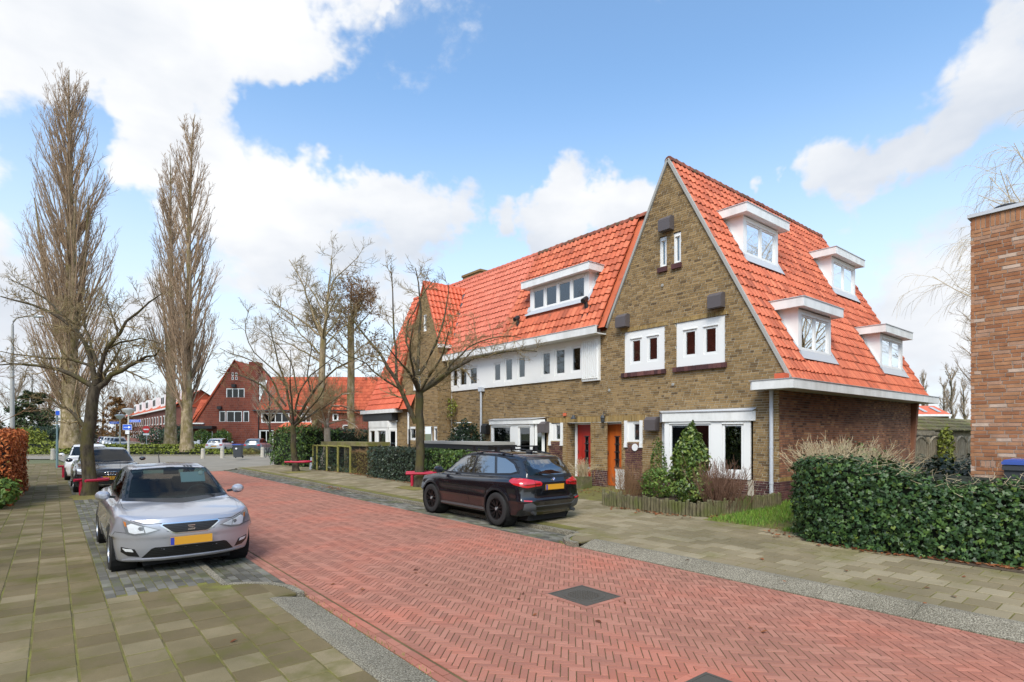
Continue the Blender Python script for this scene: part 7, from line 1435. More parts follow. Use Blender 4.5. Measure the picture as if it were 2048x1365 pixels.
wl = back_tree('weeping_tree', 'weeping bare tree hanging over the flat roofed brick building', (25.5, 2.2, .2), 12.5, 4.6, 75, 'twig_straw', 60, .05, .008, weep=True, group=None)
wl2 = copy_at(wl, 0, 0, 2.0, 'second weeping tree, mostly hidden behind the flat roofed brick building', 1.0, 1); wl2.location = (27.5, -3.2, .2)
fp = back_tree('bare_poplar', 'bare poplar far behind the eave of the corner house', (0, 0, 0), 17, 2.2, 76, 'twig_far', 26, .30, .02, group='bare poplars far behind the fence'); at_px(fp, 1846, 105)
for px, d, rz, lb in ((1892, 118, 1, 'bare poplar far behind the shed roof'), (1908, 96, 2, 'bare poplar far behind the shed, nearer the flat roofed building'), (1928, 120, 3, 'bare poplar far behind the left edge of the flat roofed building')): copy_at(fp, px, d, rz, lb)
sm = copy_at(b1, 0, 0, 1.2, 'small bare tree behind the wooden fence', .52, 1); sm.location = (33.5, 5.6, .2); sm['group'] = ''; del sm['group']
gs = back_tree('garden_tree', 'reddish bare garden tree leaning in at the left edge, over the beech hedge', (-3.6, 29.5, .0), 5.2, 2.9, 77, 'twig_red', 22, .02, .012, group=None)
# plants of the far green and its surroundings
def strip(name, label, quad, z1, m, size, dens, seed, kind='oval', core='hedge_core', group=None): return hedge(name, label, 'hedge' if z1 > .5 else 'ground cover', [tuple(q.xy) for q in quad], 0.0, z1, m, core, size, dens, kind, seed, None, group, rough=.12, tilt=.8)
Q = lambda pa, da, pb, db, dc: [pxd(pa, 0, da), pxd(pb, 0, db), pxd(pb, 0, db+dc), pxd(pa, 0, da+dc)]
strip('ground_cover', 'bright green ground cover along the front of the far green', Q(60, 51.2, 432, 50.6, 4.5), .42, 'leaf_yellowgreen', .24, 34, 81); strip('low_hedge', 'low olive hedge between the poplars on the far green', Q(150, 57.5, 425, 56.5, 4.0), .72, 'leaf_yellowgreen', .24, 34, 82)
strip('low_hedge', 'low olive hedge at the left of the massive poplar', Q(40, 57.5, 128, 57.5, 4), 1.0, 'leaf_yellowgreen', .26, 30, 83); strip('ground_cover', 'yellowish grass patch between the bollards and the white car', Q(420, 52, 505, 50.5, 5), .35, 'leaf_yellowgreen', .25, 26, 84)
shrub('dark_bush', 'large dark green bush left of the blue signpost', tuple(pxd(88, 0, 66).xy)+(0,), 2.6, 2.6, 1.5, 2200, .30, 'leaf_dark', 'oval', 85); shrub('yellow_bush', 'yellow green bush behind the beech hedge', tuple(pxd(45, 0, 60).xy)+(0,), 2.3, 2.3, 1.35, 1800, .28, 'leaf_yellowgreen', 'oval', 86)
for px, d, r_, h_, lb, sd in ((320, 80, 3.0, 1.5, 'dark bush behind the no entry sign', 87), (358, 78, 2.4, 1.6, 'dark bush between the poplars and the red brick house', 88)): shrub('dark_bush', lb, tuple(pxd(px, 0, d).xy)+(0,), r_, r_, h_, 1500, .32, 'leaf_dark', 'oval', sd)
for px, d, lb, sd in ((404, 74, 'clipped round green shrub left of the white hatchback', 89), (444, 76, 'clipped round green shrub just behind the white hatchback', 90)): shrub('round_shrub', lb, tuple(pxd(px, 0, d).xy)+(0,), 1.35, 1.35, 1.25, 1300, .22, 'leaf_green', 'oval', sd, group='round shrubs before the red brick house')
for px, lb, sd in ((489, 'tuft of ornamental grass right of the wheelie bin', 91), (508, 'tuft of ornamental grass left of the rightmost bollard', 92)): shrub('grass_tuft', lb, tuple(pxd(px, 0, 50.5).xy)+(0,), .55, .55, .35, 420, .22, 'leaf_hazel', 'blade', sd, group='ornamental grass tufts')
hedge('far_hedge', 'long dark hedge closing off the far wood at the left', 'hedge', [tuple(pxd(-60, 0, 98).xy), tuple(pxd(190, 0, 98).xy), tuple(pxd(190, 0, 101).xy), tuple(pxd(-60, 0, 101).xy)], 0, 2.6, 'leaf_dark', 'hedge_core', .4, 12, 'oval', 93, rough=.3)
# lawn blades, moss tufts, fallen leaves
g_ = np.random.default_rng(95); n = 9000; q = np.c_[g_.uniform(10.65, 16.5, n), g_.uniform(5.15, 6.6, n)]; q = q[(q[:, 1] > 5.35+.10*np.sin(q[:, 0]*3)+g_.normal(0, .1, n)) | (g_.uniform(0, 1, n) < .12)]; q = q[q[:, 1] < 6.62-.05*(q[:, 0]-10.6)*(q[:, 0] < 13.8)]; P = np.c_[q, .175+.028*(q[:, 0]-10.6)]; P = np.r_[P, np.c_[g_.uniform(10.55, 10.9, 260), g_.uniform(4.72, 5.0, 260), np.full(260, .17)]]
V0, F0 = leaf_shape('blade'); n = len(P); M4 = np.zeros((n, 4, 4)); a = g_.uniform(0, 6.28, n); s = g_.uniform(.05, .12, n); M4[:, 0, 0] = np.cos(a)*s; M4[:, 1, 0] = np.sin(a)*s; M4[:, :3, 1] = np.c_[g_.normal(0, .45, (n, 2)), np.ones(n)]*s[:, None]; M4[:, 0, 2] = -np.sin(a)*s; M4[:, 1, 2] = np.cos(a)*s; M4[:, :3, 3] = P; M4[:, 3, 3] = 1
tag(obj('grass', inst_mesh('grass', V0, F0, M4, 'grass_blade', None)), 'bright green grass strip between the log edging and the right hedge', 'grass', kind='stuff')
def scatter(name, label, cat, pts, m, size, kind='oval', lift=.012): P = np.array(pts); n = len(P); o = leaves(name, P+np.array([0, 0, lift]), np.repeat([[0, 0, 1.]], n, 0), size, kind, m, None, .25, g_); return tag(o, label, cat, kind='stuff')
along = lambda A, B, n, w: [(A[0]+(B[0]-A[0])*u+g_.normal(0, w), A[1]+(B[1]-A[1])*u+g_.normal(0, w), 0) for u in g_.uniform(0, 1, n)]
fl = along((9.93, 3.2), (10.2, 1.4), 150, .06)+along((9.9, 4.1), (9.93, 3.2), 40, .06)+along((10.6, 9.3), (10.75, 7.0), 120, .10)+along((10.9, 6.8), (11.3, 6.65), 20, .08)+along((10.5, 24.6), (10.55, 22.4), 120, .10)+along((10.2, 22.3), (10.25, 18), 90, .07)+along((10.3, 28), (10.4, 24.6), 60, .10)+along((7.6, 20), (7.62, 18.6), 60, .10)+along((10.0, 4.5), (10.6, 5.2), 30, .15)+along((8, 3), (9.7, 0), 14, .5)+along((1.0, 4), (2, 3), 6, .5)+along((12.9, 12.3), (12.2, 11.2), 60, .25)+along((3.2, 7), (6.5, 3), 14, .8)
scatter('fallen_leaves', 'reddish brown fallen leaves along the hedge and fence bottoms', 'leaves', [(x, y, gz(x)) for x, y, z in fl], 'leaf_fallen', .075)
ms = along((2.42, 7.2), (2.42, 4.0), 260, .025)+along((7.12, 7.2), (7.3, 7.5), 40, .05)+along((2.38, 7.0), (2.45, 7.6), 60, .03)
P = np.array([(x, y, max(0, gz(x))*0-.002) for x, y, z in ms]); n = len(P); M4 = np.zeros((n, 4, 4)); a = g_.uniform(0, 6.28, n); s = g_.uniform(.012, .04, n); M4[:, 0, 0] = np.cos(a)*s*2; M4[:, 1, 0] = np.sin(a)*s*2; M4[:, :3, 1] = np.c_[g_.normal(0, .5, (n, 2)), np.ones(n)]*s[:, None]; M4[:, 0, 2] = -np.sin(a)*s; M4[:, 1, 2] = np.cos(a)*s; M4[:, :3, 3] = P; M4[:, 3, 3] = 1
tag(obj('moss', inst_mesh('moss', V0, F0, M4, 'leaf_yellowgreen', None)), 'moss and weeds in the gap between the left kerb and the road bricks', 'moss', kind='stuff')

# ------------------------------------------------------------------ fences, edging, bins, posts, signs
pal = thing('log_edging', 'low edging of upright wooden half logs round the front garden bed', 'garden edging', (11.0, 7.5, .18))
pts = [Vector(p) for p in ((11.0, 9.78), (10.76, 9.55), (10.80, 8.42), (10.80, 7.32), (10.95, 6.86), (12.01, 6.64), (12.80, 6.50), (13.52, 6.42))]
logm = []
for k in range(6):
    b = MB(); r = .040; h = .40+.012*k; b.lathe([(r, -.12), (r, h-.02), (r*.85, h), (0, h+.003)], 0, 0, 9); me = mesh_np('log', b.v, b.f, 'log_wood', b.r, False); logm.append(me)
li = 0
for a, b in zip(pts[:-1], pts[1:]):
    n = max(1, round((b-a).length/.083))
    for i in range(n):
        p = a+(b-a)*((i+.5)/n); o = link(bpy.data.objects.new('log', random.choice(logm))); big = (li % 13 == 0); li += 1; s = (1.15 if big else random.uniform(.86, 1.04))
        o.location = (p.x-11.0+random.gauss(0, .006), p.y-7.5+random.gauss(0, .006), gz(p.x)-.18+(.03 if big else random.gauss(-.02, .012))); o.scale = (s, s, random.uniform(.78, .92) if p.y > 9 else random.uniform(.72, .84)); o.rotation_euler = (random.gauss(0, .03), random.gauss(0, .03), random.uniform(0, 6)); o.parent = pal
sl_ = MB(); sl_.prism([(10.90, 9.72, .14), (10.88, 7.3, .14), (11.03, 6.92, .14), (13.6, 6.52, .2), (13.78, 6.7, .2), (13.78, 9.72, .2)], (0, 0, .215)); structure(sl_.build('bed_soil', 'soil'))
# wooden fence with arched panels behind the side garden
fn = thing('wooden_fence', 'weathered wooden fence of arched slatted panels beyond the side wall', 'fence', (24.2, 6.7, .25))
X = 24.1
for k in range(5):
    x0 = X+k*1.84
    for i in range(15):
        u = (i+.5)/15; x = x0+.06+u*1.68; zt = 1.62+.24*math.sin(math.pi*u)-.03; b = MB(); b.box(x-.041, x+.041, 6.68+(.02 if i % 2 else 0), 6.70+(.02 if i % 2 else 0), .28, zt); b.build('slat', 'fence_wood', fn)
    b = MB(); b.tube([(x0+.05+1.70*j/10, 6.69, 1.62+.24*math.sin(math.pi*j/10)) for j in range(11)], .045, 6); b.build('arched_rail', 'fence_wood', fn)
    for z in (.55, 1.35): b = MB(); b.box(x0+.05, x0+1.75, 6.715, 6.75, z, z+.07); b.build('rail', 'fence_wood', fn)
for k in range(6): b = MB(); b.box(X-.08+k*1.84, X+.02+k*1.84, 6.64, 6.74, .2, 1.86); b.build('post', 'fence_wood', fn)
sh = thing('garden_shed', 'long low shed with mossy roof tiles behind the wooden fence', 'shed', (30, 9, .25)); b = MB(); b.box(24.6, 41, 7.6, 9.6, .2, 2.12); b.build('wall', 'fence_wood', sh)
b = MB(); b.add([(24.4, 7.25, 2.08), (41.2, 7.25, 2.08), (41.2, 8.6, 2.72), (24.4, 8.6, 2.72)], [(0, 1, 2, 3)]); b.add([(24.4, 8.6, 2.72), (41.2, 8.6, 2.72), (41.2, 9.95, 2.08), (24.4, 9.95, 2.08)], [(0, 1, 2, 3)]); pmat('tile_moss', [(0, (.10, .09, .05)), (1, (.22, .17, .10))], .5, 2, None, .9, .3, 30, .005, (3, .45, .62, (.17, .17, .05))); so_ = b.build('roof', 'tile_moss', sh)
tiles(so_, (24.4, 7.25, 2.08), (1, 0, 0), (0, 1, .474), lambda u, v: True, 16.8, 1.49, 'tile_moss', .25, .36, hero=0)
for k in range(3): b = MB(); b.box(24.2, 28.5, 6.80+k*.16, 6.85+k*.16, 1.92+k*.06, 1.99+k*.06); b.build('pergola_beam', 'fence_wood', sh)
# black flat-roofed bike shelter and the stone slab shelter
bs = thing('bike_shelter', 'black flat topped bike shelter behind the ivy hedges', 'shelter', (12.0, 17.2, .2)); b = MB(); b.box(11.40, 12.6, 15.3, 19.9, 1.60, 1.70); b.build('top', 'concrete', bs)
b = MB(); b.box(11.46, 12.55, 15.35, 19.85, 1.42, 1.597); b.build('fascia', 'black_plastic', bs); b = MB(); b.box(11.5, 12.5, 18.5, 19.8, .2, 1.415); b.build('box', 'trim_black', bs); 
for y in (15.4, 16.9, 18.4): b = MB(); b.box(11.5, 11.58, y, y+.08, .2, 1.415); b.build('post', 'fence_wood', bs)
ss = thing('slab_shelter', 'low garden shelter with a thick mossy stone slab on posts', 'shelter', (11.6, 27.0, .2)); p0, p1 = pxd(642, 0, 29.3), pxd(735, 0, 26.6)
d_ = (p1-p0); d_.z = 0; n_ = Vector((-d_.y, d_.x, 0)).normalized(); n_ = n_ if n_.x > 0 else -n_; b = MB(); b.obox((p0.x, p0.y, 1.38), d_, n_*1.3, (0, 0, .19)); pmat('stone_moss', [(0, (.20, .17, .08)), (1, (.36, .32, .20))], .5, 2.5, None, .95, .5, 30, .01, (3, .5, .62, (.17, .17, .04))); b.build('slab', 'stone_moss', ss)
for u in (.06, .5, .94): 
    b = MB(); q = p0+d_*u+n_*.15; b.box(q.x-.06, q.x+.06, q.y-.06, q.y+.06, .15, 1.378); b.build('post', 'log_wood', ss)
b = MB(); b.obox((p0+n_*1.1).xy.to_3d()+Vector((0, 0, .15)), d_, n_*.05, (0, 0, 1.22)); b.build('back_panel', 'trim_black', ss)
mf = thing('mesh_fence', 'timber posted wire mesh fence grown with ivy, left of the small brown hedge', 'fence', (10.4, 26.6, .17)); ps = [Vector((10.26, 28.55, .1)), Vector((10.28, 28.05, .1)), Vector((10.36, 26.95, .1)), Vector((10.48, 25.9, .1)), Vector((10.62, 24.8, .1))]
barkmat('post_moss', (.16, .15, .04), (.30, .28, .09), None, 12)
for p in ps: b = MB(); b.tube([p, p+Vector((0, 0, 1.28))], .055, 8); b.build('post', 'post_moss', mf)
for a, c in zip(ps[:-1], ps[1:]): b = MB(); b.tube([a+Vector((0, 0, 1.30)), c+Vector((0, 0, 1.27))], .04, 6); b.build('rail', 'post_moss', mf)
P, R = [], []
for a, c in zip(ps[:-1], ps[1:]):
    for j in range(9): z = Vector((0, 0, .15+.125*j)); P.append([tuple(a+z), tuple((a+c)/2+z), tuple(c+z)])
    for j in range(10): q = a+(c-a)*(j/10); P.append([tuple(q+Vector((0, 0, .1))), tuple(q+Vector((0, 0, .7))), tuple(q+Vector((0, 0, 1.25)))])
P = np.array(P); mesh_tubes('wire_mesh', [(P, np.full(P.shape[:2], .005), 3)], 'dark_metal', mf)
g_ = np.random.default_rng(101); n = 1100; u = g_.beta(.8, 1.2, n); q = np.array([(ps[0]+(ps[-1]-ps[0])*t)[:] for t in u])+np.c_[g_.normal(.05, .08, n), g_.normal(0, .05, n), g_.beta(1, 1.6, n)*1.15]; leaves('ivy', q, np.repeat([[-1., 0, .2]], n, 0), .09, 'ivy', 'leaf_dark', mf, .6, g_)
wb = thing('white_board', 'white board leaning by the left end of the mesh fence', 'board', (10.2, 28.75, .17)); b = MB(); b.obox((10.18, 28.62, .15), (.02, .34, 0), (.03, 0, 0), (.10, .10, .62)); b.build('panel', 'galv', wb)
def bollard(label): 
    t_ = thing('bollard', label, 'bollard', (0, 0, 0), 0, 'concrete bollards at the corner'); b = MB(); b.lathe([(.17, -.05), (.16, .0), (.145, .72), (.13, .80), (0, .82)], 0, 0, 14); b.build('post', 'concrete_pale', t_, False, True, sharp=40); b = MB(); b.lathe([(.147, .60), (.151, .61), (.150, .66), (.146, .67)], 0, 0, 14, caps=False); b.build('band', 'concrete', t_, False, True); return t_
mat('concrete_pale', (.44, .40, .33), .9); b0 = bollard('concrete bollard beside the blue signpost'); b0.location = pxd(106, 0, 44.0).xy.to_3d()
for px, d, lb in ((406, 44.5, 'concrete bollard, first one left of the wheelie bin but one'), (444.5, 46, 'concrete bollard just left of the wheelie bin'), (525, 48, 'concrete bollard right of the wheelie bin, beside the laurel hedge')): place(b0, pxd(px, 0, d).xy.to_3d(), 0, lb)
def wheelie(name, label, loc, rz, s=1.0, body='bin_grey', sticker=True):
    t_ = thing(name, label, 'wheelie bin', loc, rz); b = MB(); V = [(-.24, -.25, .08), (.24, -.25, .08), (.24, .25, .08), (-.24, .25, .08), (-.29, -.33, .98), (.29, -.33, .98), (.29, .33, .98), (-.29, .33, .98)]; b.add(V, [(0, 3, 2, 1), (0, 1, 5, 4), (1, 2, 6, 5), (2, 3, 7, 6), (3, 0, 4, 7), (4, 5, 6, 7)]); b.build('body', body, t_, False)
    b = MB(); b.prism([(-.31, -.36, .985), (.31, -.36, .985), (.31, .30, .985), (.31, .36, 1.01), (-.31, .36, 1.01), (-.31, .30, .985)], (0, 0, .045)); b.obox((-.29, -.34, 1.03), (.58, 0, 0), (0, .62, .0), (0, 0, .025)); b.build('lid', 'blue_lid', t_, False)
    b = MB(); b.box(-.305, .305, -.345, .345, .90, .978); b.build('rim', body, t_, False); b = MB(); b.tube([(-.25, .40, .97), (.25, .40, .97)], .018, 8); b.build('handle', body, t_, False)
    for sx in (-.25, .25): b = MB(); b.lathe([(.0, -.03), (.10, -.03), (.10, .03), (0, .03)], 0, 0, 16, 'x', (sx, .27, .10)); b.build('wheel', 'tyre', t_, False)
    if not sticker: return t_
    b = MB(); b.lathe([(.07, 0), (.07, .004), (0, .004)], 0, 0, 14, 'y', (-.02, -.335, .72)); b.v = [(p[0], p[1]-.008, p[2]) for p in b.v]; b.build('sticker', 'sign_white', t_, False); return t_
p = pxd(476, 0, 42.3); wheelie('wheelie_bin', 'dark grey wheelie bin with blue lid on the corner pavement', (p.x, p.y, .14), R_(-39+8)); wheelie('wheelie_bin', 'wheelie bin with blue lid behind the right hedge, against the brick building', (11.58, 1.66, .54), R_(-90), sticker=False)
b = MB(); b.box(11.28, 11.9, 1.25, 2.10, .15, .54); st_ = b.build('bin_plinth', 'concrete'); tag(st_, 'low concrete plinth under the bin behind the right hedge', 'plinth')
# posts, lamps and road signs
def post_lamp(name, label, px, d, h, pole, group=None):
    p = pxd(px, 0, d); t_ = thing(name, label, 'street lamp', (p.x, p.y, 0), -TH, group); b = MB(); b.tube([(0, 0, -.1), (0, 0, 1.0), (0, 0, h-.45)], [.11, .085, .06], 10); b.build('pole', pole, t_, False, True, sharp=40)
    b = MB(); b.lathe([(.07, h-.47), (.16, h-.38), (.42, h-.10), (.50, h-.02), (.50, h+.01)], 0, 0, 20, caps=False); b.build('shade', 'lamp_glass_white', t_, False, True); b = MB(); b.lathe([(.52, h+.01), (.50, h+.04), (.25, h+.12), (0, h+.14)], 0, 0, 20); b.build('cap', 'galv', t_, False, True); return t_
mat('lamp_glass_white', (.70, .70, .66), .35); mat('pole_cream', (.50, .48, .41), .6); mat('pole_green', (.16, .24, .25), .5); mat('pole_grey', (.36, .35, .33), .6)
def flat_sign(owner, name, m, x0, x1, z0, z1, y=-.10, rim='sign_white', r=.012):
    b = MB(); b.box(x0, x1, y-.012, y+.012, z0, z1); o = b.build(name, rim, owner, False); b = MB(); b.box(x0+r, x1-r, y-.0165, y-.0125, z0+r, z1-r); b.build('sign_face', m, o, False); return o
def letters(owner, text, x, y, z, size, m='sign_white'):
    c = bpy.data.curves.new('lettering', 'FONT'); c.body = text; c.size = size; c.align_x = 'CENTER'; c.align_y = 'CENTER'; c.extrude = .002; c.materials.append(MATS[m]); t0 = link(bpy.data.objects.new('lettering', c)); bpy.context.view_layer.update(); me = bpy.data.meshes.new_from_object(t0); bpy.data.objects.remove(t0)
    t = link(bpy.data.objects.new('lettering', me)); t.parent = owner; t.location = (x, y, z); t.rotation_euler = (R_(90), 0, 0); return t
la = post_lamp('street_lamp', 'nearer mushroom street lamp carrying the blue arrow sign', 257, 49.0, 4.05, 'pole_cream', 'mushroom street lamps'); lb_ = post_lamp('street_lamp', 'farther mushroom street lamp with a street name plate', 240, 62, 3.95, 'pole_cream', 'mushroom street lamps')
s1 = thing('street_name_sign', 'blue street name plate on the nearer mushroom lamp', 'street sign', la.location, -TH); flat_sign(s1, 'plate', 'blue_sign', .12, 1.10, 2.95, 3.18, -.06)
s1b = thing('street_name_sign', 'blue street name plate on the farther mushroom lamp', 'street sign', lb_.location, -TH); flat_sign(s1b, 'plate', 'blue_sign', -1.10, -.05, 3.02, 3.28, -.06)
for o_, x_, z_ in ((s1, .61, 3.065), (s1b, -.58, 3.15)):
    b = MB()
    for k in range(9): b.box(x_-.36+k*.08, x_-.36+k*.08+.05, -.080, -.0765, z_-.03, z_+.03)
    b.build('lettering', 'sign_white', o_, False)
s2 = thing('arrow_sign', 'blue road sign with a white arrow pointing right', 'road sign', la.location, -TH); sg_ = flat_sign(s2, 'plate', 'blue_sign', -.40, .40, 2.28, 2.76, -.14, r=.02)
b = MB(); b.prism([(-.30, -.165, 2.50), (.10, -.165, 2.50), (.10, -.165, 2.40), (.30, -.165, 2.52), (.10, -.165, 2.64), (.10, -.165, 2.54), (-.30, -.165, 2.54)], (0, .006, 0)); b.build('arrow', 'sign_white', sg_, False)
s3 = thing('small_sign', 'small white sign with two dark marks under the blue arrow sign', 'road sign', la.location, -TH); sg_ = flat_sign(s3, 'plate', 'sign_white', -.17, .17, 1.94, 2.24, -.14, r=.02); 
for x in (-.07, .07): b = MB(); b.box(x-.03, x+.03, -.163, -.157, 2.09, 2.13); b.build('mark', 'black_gap', sg_, False)
p = pxd(293, 0, 66); s4 = thing('no_entry_sign', 'round red no entry sign on a thin post', 'road sign', (p.x, p.y, 0), -TH); b = MB(); b.tube([(0, 0, -.1), (0, 0, 2.9)], .035, 8); b.build('post', 'galv', s4, False)
b = MB(); b.lathe([(.42, -.06), (.42, -.04), (0, -.035)], 0, 0, 28, 'y', (0, 0, 2.45)); b.v = [(q[0], -q[1]-.11, q[2]) for q in b.v]; o = b.build('disc', 'sign_red', s4, False); b = MB(); b.box(-.30, .30, -.085, -.080, 2.38, 2.52); b.build('bar', 'sign_white', o, False); b = MB(); b.box(-.36, .36, -.06, -.04, 1.78, 1.98); b.build('under_plate', 'sign_white', s4, False)
bp = thing('signpost', 'slim blue green post with a small blue sign at the far left pavement end', 'signpost', (.22, 40.7, .05), -TH); b = MB(); b.tube([(0, 0, -.1), (0, 0, 3.15)], .045, 10); b.tube([(0, 0, -.05), (0, 0, 1.6)], .062, 10); b.build('pole', 'pole_green', bp, False, True, sharp=40); flat_sign(bp, 'plate', 'blue_sign', -.03, .22, 2.95, 3.22, -.07)
p = pxd(24.5, 0, 41); lp_ = thing('tall_street_lamp', 'tall grey street lamp with a curved arm at the left edge', 'street lamp', (p.x, p.y, 0), -TH); H_ = 2+(867-640)*41/1130
b = MB(); b.tube([(0, 0, -.1), (0, 0, 4.2), (.02, 0, H_-.4), (.10, 0, H_-.1), (.3, 0, H_+.12), (.8, 0, H_+.22), (1.5, 0, H_+.27)], [.16, .14, .08, .07, .06, .05, .05], 10); b.build('pole', 'pole_grey', lp_, False, True, sharp=40); b = MB(); b.lathe([(0, 0), (.10, .1), (.12, .4), (.06, .75), (0, .78)], 0, 0, 12, 'x', (1.5, 0, H_+.25)); b.build('lamp_head', 'galv', lp_, False, True)
bk = thing('bicycle', 'dark bicycle parked at the end of the laurel hedge', 'bicycle', tuple(pxd(535, 0, 43.5).xy)+(.16,), R_(60))
for x in (-.53, .53):
    b = MB(); b.tube([(x+.33*math.cos(a), 0, .34+.33*math.sin(a)) for a in [2*math.pi*k/24 for k in range(25)]], .022, 6, False); o = b.build('wheel', 'tyre', bk, False)
    b = MB()
    for k in range(10): b.tube([(x, 0, .34), (x+.32*math.cos(k*.628), 0, .34+.32*math.sin(k*.628))], .004, 3, False)
    b.build('spokes', 'galv', o, False)
b = MB()
for q in ([(-.53, 0, .34), (-.1, 0, .30), (.42, 0, .78)], [(-.1, 0, .30), (-.22, 0, .88)], [(-.22, 0, .85), (.42, 0, .88)], [(.53, 0, .34), (.40, 0, 1.0)], [(-.53, 0, .34), (-.2, 0, .80)]): b.tube(q, .020, 6)
b.build('frame', 'trim_black', bk, False); b = MB(); b.prism([(-.34, -.07, .92), (-.34, .07, .92), (-.12, .03, .94), (-.12, -.03, .94)], (0, 0, .05)); b.build('saddle', 'trim_black', bk, False); b = MB(); b.tube([(.30, -.28, 1.02), (.40, -.1, 1.08), (.40, .1, 1.08), (.30, .28, 1.02)], .016, 6); b.build('handlebar', 'trim_black', bk, False)
# low white garden wall pieces by the red brick house
gw = thing('garden_gate', 'white garden gate with two posts in front of the red brick house', 'gate', tuple(pxd(383, 0, 71).xy)+(0,), -TH)
for x in (-.9, .9): b = MB(); b.box(x-.12, x+.12, -.12, .12, 0, 1.15); b.build('post', 'white_paint', gw, False)
b = MB(); b.box(-.76, .76, -.04, .04, .25, 1.0); b.build('panel', 'white_paint', gw, False)

# ------------------------------------------------------------------ houses beyond the green
class Local:
    """frame facing the viewer at a distance d: u right, z up, w away"""
    def __init__(s, d): s.d = d; s.k = d/1130
    def u(s, px): return (px-1024)*s.k
    def z(s, py): return 2-(py-867)*s.k
    def P(s, px, py, w=0.0): return rd(s.u(px), s.d+w, s.z(py))
RH = Local(78.0); F_ = Vector((S_, C_, 0)); Rr = Vector((C_, -S_, 0)); rhp = RH.P(450, 900); RHO = thing('brick_house', 'red brick house with tall pointed gable and square chimney beyond the green', 'house', (rhp.x, rhp.y, 0))
pmat('brick_far_red', [(0, (.16, .045, .030)), (1, (.26, .075, .045))], .45, .5, [(.25, (.28, .27, .26)), (.7, (.66, .64, .62))], .95, .2, 18, .01)
RW = Wall(rd(0, 78.0), Rr, -F_); U_ = RH.u; Z_ = RH.z
out = [(379, 902), (379, 850), (388, 846), (412, 806), (446, 757), (452, 742), (469, 723), (491, 752), (516, 756), (516, 902)]
holesR = [(452, 777, 489, 797), (438, 822.5, 451, 845.5), (452.5, 822.5, 484, 845.5), (486, 822.5, 498, 845.5), (402, 861, 425, 890), (433, 861, 456, 884)]
def poly_iv(px_out):
    Q_ = [(U_(a), Z_(b)) for a, b in px_out]
    def f(z):
        xs = []
        for i in range(len(Q_)):
            (x1, z1), (x2, z2) = Q_[i], Q_[i-1]
            if (z1 > z) != (z2 > z): xs.append(x1+(x2-x1)*(z-z1)/(z2-z1))
        return (min(xs), max(xs)) if len(xs) > 1 else (0, 0)
    return f
rw_ = obj('wall', mesh_np('wall', [tuple(RW.p(U_(a), Z_(b), -.4)) for a, b in out], [tuple(range(len(out)))], 'room'), RHO)
hl_ = [(U_(a), U_(c), Z_(e), Z_(b)) for a, b, c, e in holesR]; brickwork(rw_, RW, poly_iv(out), hl_, -.3, Z_(724), 'brick_far_red', course=.26, L=.62, hb=.3, j=.02, depth=.3, mortar='mortar_dark')
for (a, b, c, e), n in zip(holesR, (3, 1, 2, 1, 2, 1)):
    u0, u1, z0, z1 = U_(a)+.01, U_(c)-.01, Z_(e)+.01, Z_(b)-.01; w = (u1-u0-.12)/n
    window(RHO, RW, u0, u1, z0, z1, [(u0+.06+i*w+.055, u0+.06+(i+1)*w-.055, z0+.12, z1-.12) for i in range(n)], d=-.05, th=.2, back='room', sash=.03, drip=False, glass='car_glass_dark')
b = MB(); RW.box(b, U_(498), U_(515.5), Z_(762), Z_(724), -1.6, .06); b.build('chimney', 'brick_far_red', RHO)
b = MB(); RW.box(b, U_(377), U_(433), Z_(858), Z_(852.5), -.2, 1.2); b.build('canopy', 'trim_black', RHO); b = MB(); RW.box(b, U_(386), U_(409), Z_(848.5), Z_(846), 0, .25); b.build('gutter', 'white_trim', RHO)
for px, py in ((440, 816), (469, 772)): b = MB(); RW.box(b, U_(px-4), U_(px+4), Z_(py+3), Z_(py-3), 0, .35); b.build('vent_box', 'black_plastic', RHO)
for px in (465.5, 473): 
    for py in (749, 757): b = MB(); RW.box(b, U_(px-2), U_(px+2), Z_(py+3), Z_(py-3), -.03, .05); o = b.build('window', 'white_trim', RHO); b = MB(); RW.box(b, U_(px-1.2), U_(px+1.2), Z_(py+2), Z_(py-2.2), .051, .056); b.build('pane', 'room', o)
rr = MB(); P_ = lambda px, py, w: RH.P(px, py, w)
rr.add([P_(379, 849, .0), P_(446, 757, .0), P_(469, 721, .0), P_(469, 721, 9), P_(430, 757, 9), P_(375, 849, 9)], [(0, 1, 4, 5), (1, 2, 3, 4)]); rr.add([P_(469, 721, 0), P_(492, 752, 0), P_(492, 752, 9), P_(469, 721, 9)], [(0, 1, 2, 3)])
e0, e1 = RH.P(515, 821, -.3), RH.P(772, 828, -.3); VW = Vector((F_.x, F_.y, 1.25)).normalized(); ww = 3.9
rr.add([e0, e1, e1+VW*6.2, e0+VW*6.2], [(0, 1, 2, 3)]); l0, l1 = RH.P(377, 849, -.1), RH.P(420, 849, -.1); rr.add([l0+F_*.4, l1+F_*.4, l1+F_*.4+VW*4.6, l0+F_*.4+VW*4.6], [(0, 1, 2, 3)]); ro = rr.build('roof', 'tile_far', RHO)
tiles(ro, e0, Rr, VW, lambda u, v: True, (e1-e0).length, 6.2, 'tile_far', .42, .55, hero=0, jit=.01, over=.0); tiles(ro, l0+F_*.4, Rr, VW, lambda u, v: True, (l1-l0).length*.98, 4.4, 'tile_far', .42, .55, hero=0, jit=.01, over=0.)
b = MB(); a = RH.P(384, 852, -.1); c = RH.P(447, 756, -.1); e = RH.P(470, 720, -.1); g2 = RH.P(493, 752, -.1); b.tube([a, c], .13, 6); b.tube([c, e, g2], .10, 6); b.build('verge', 'tile_far', RHO)
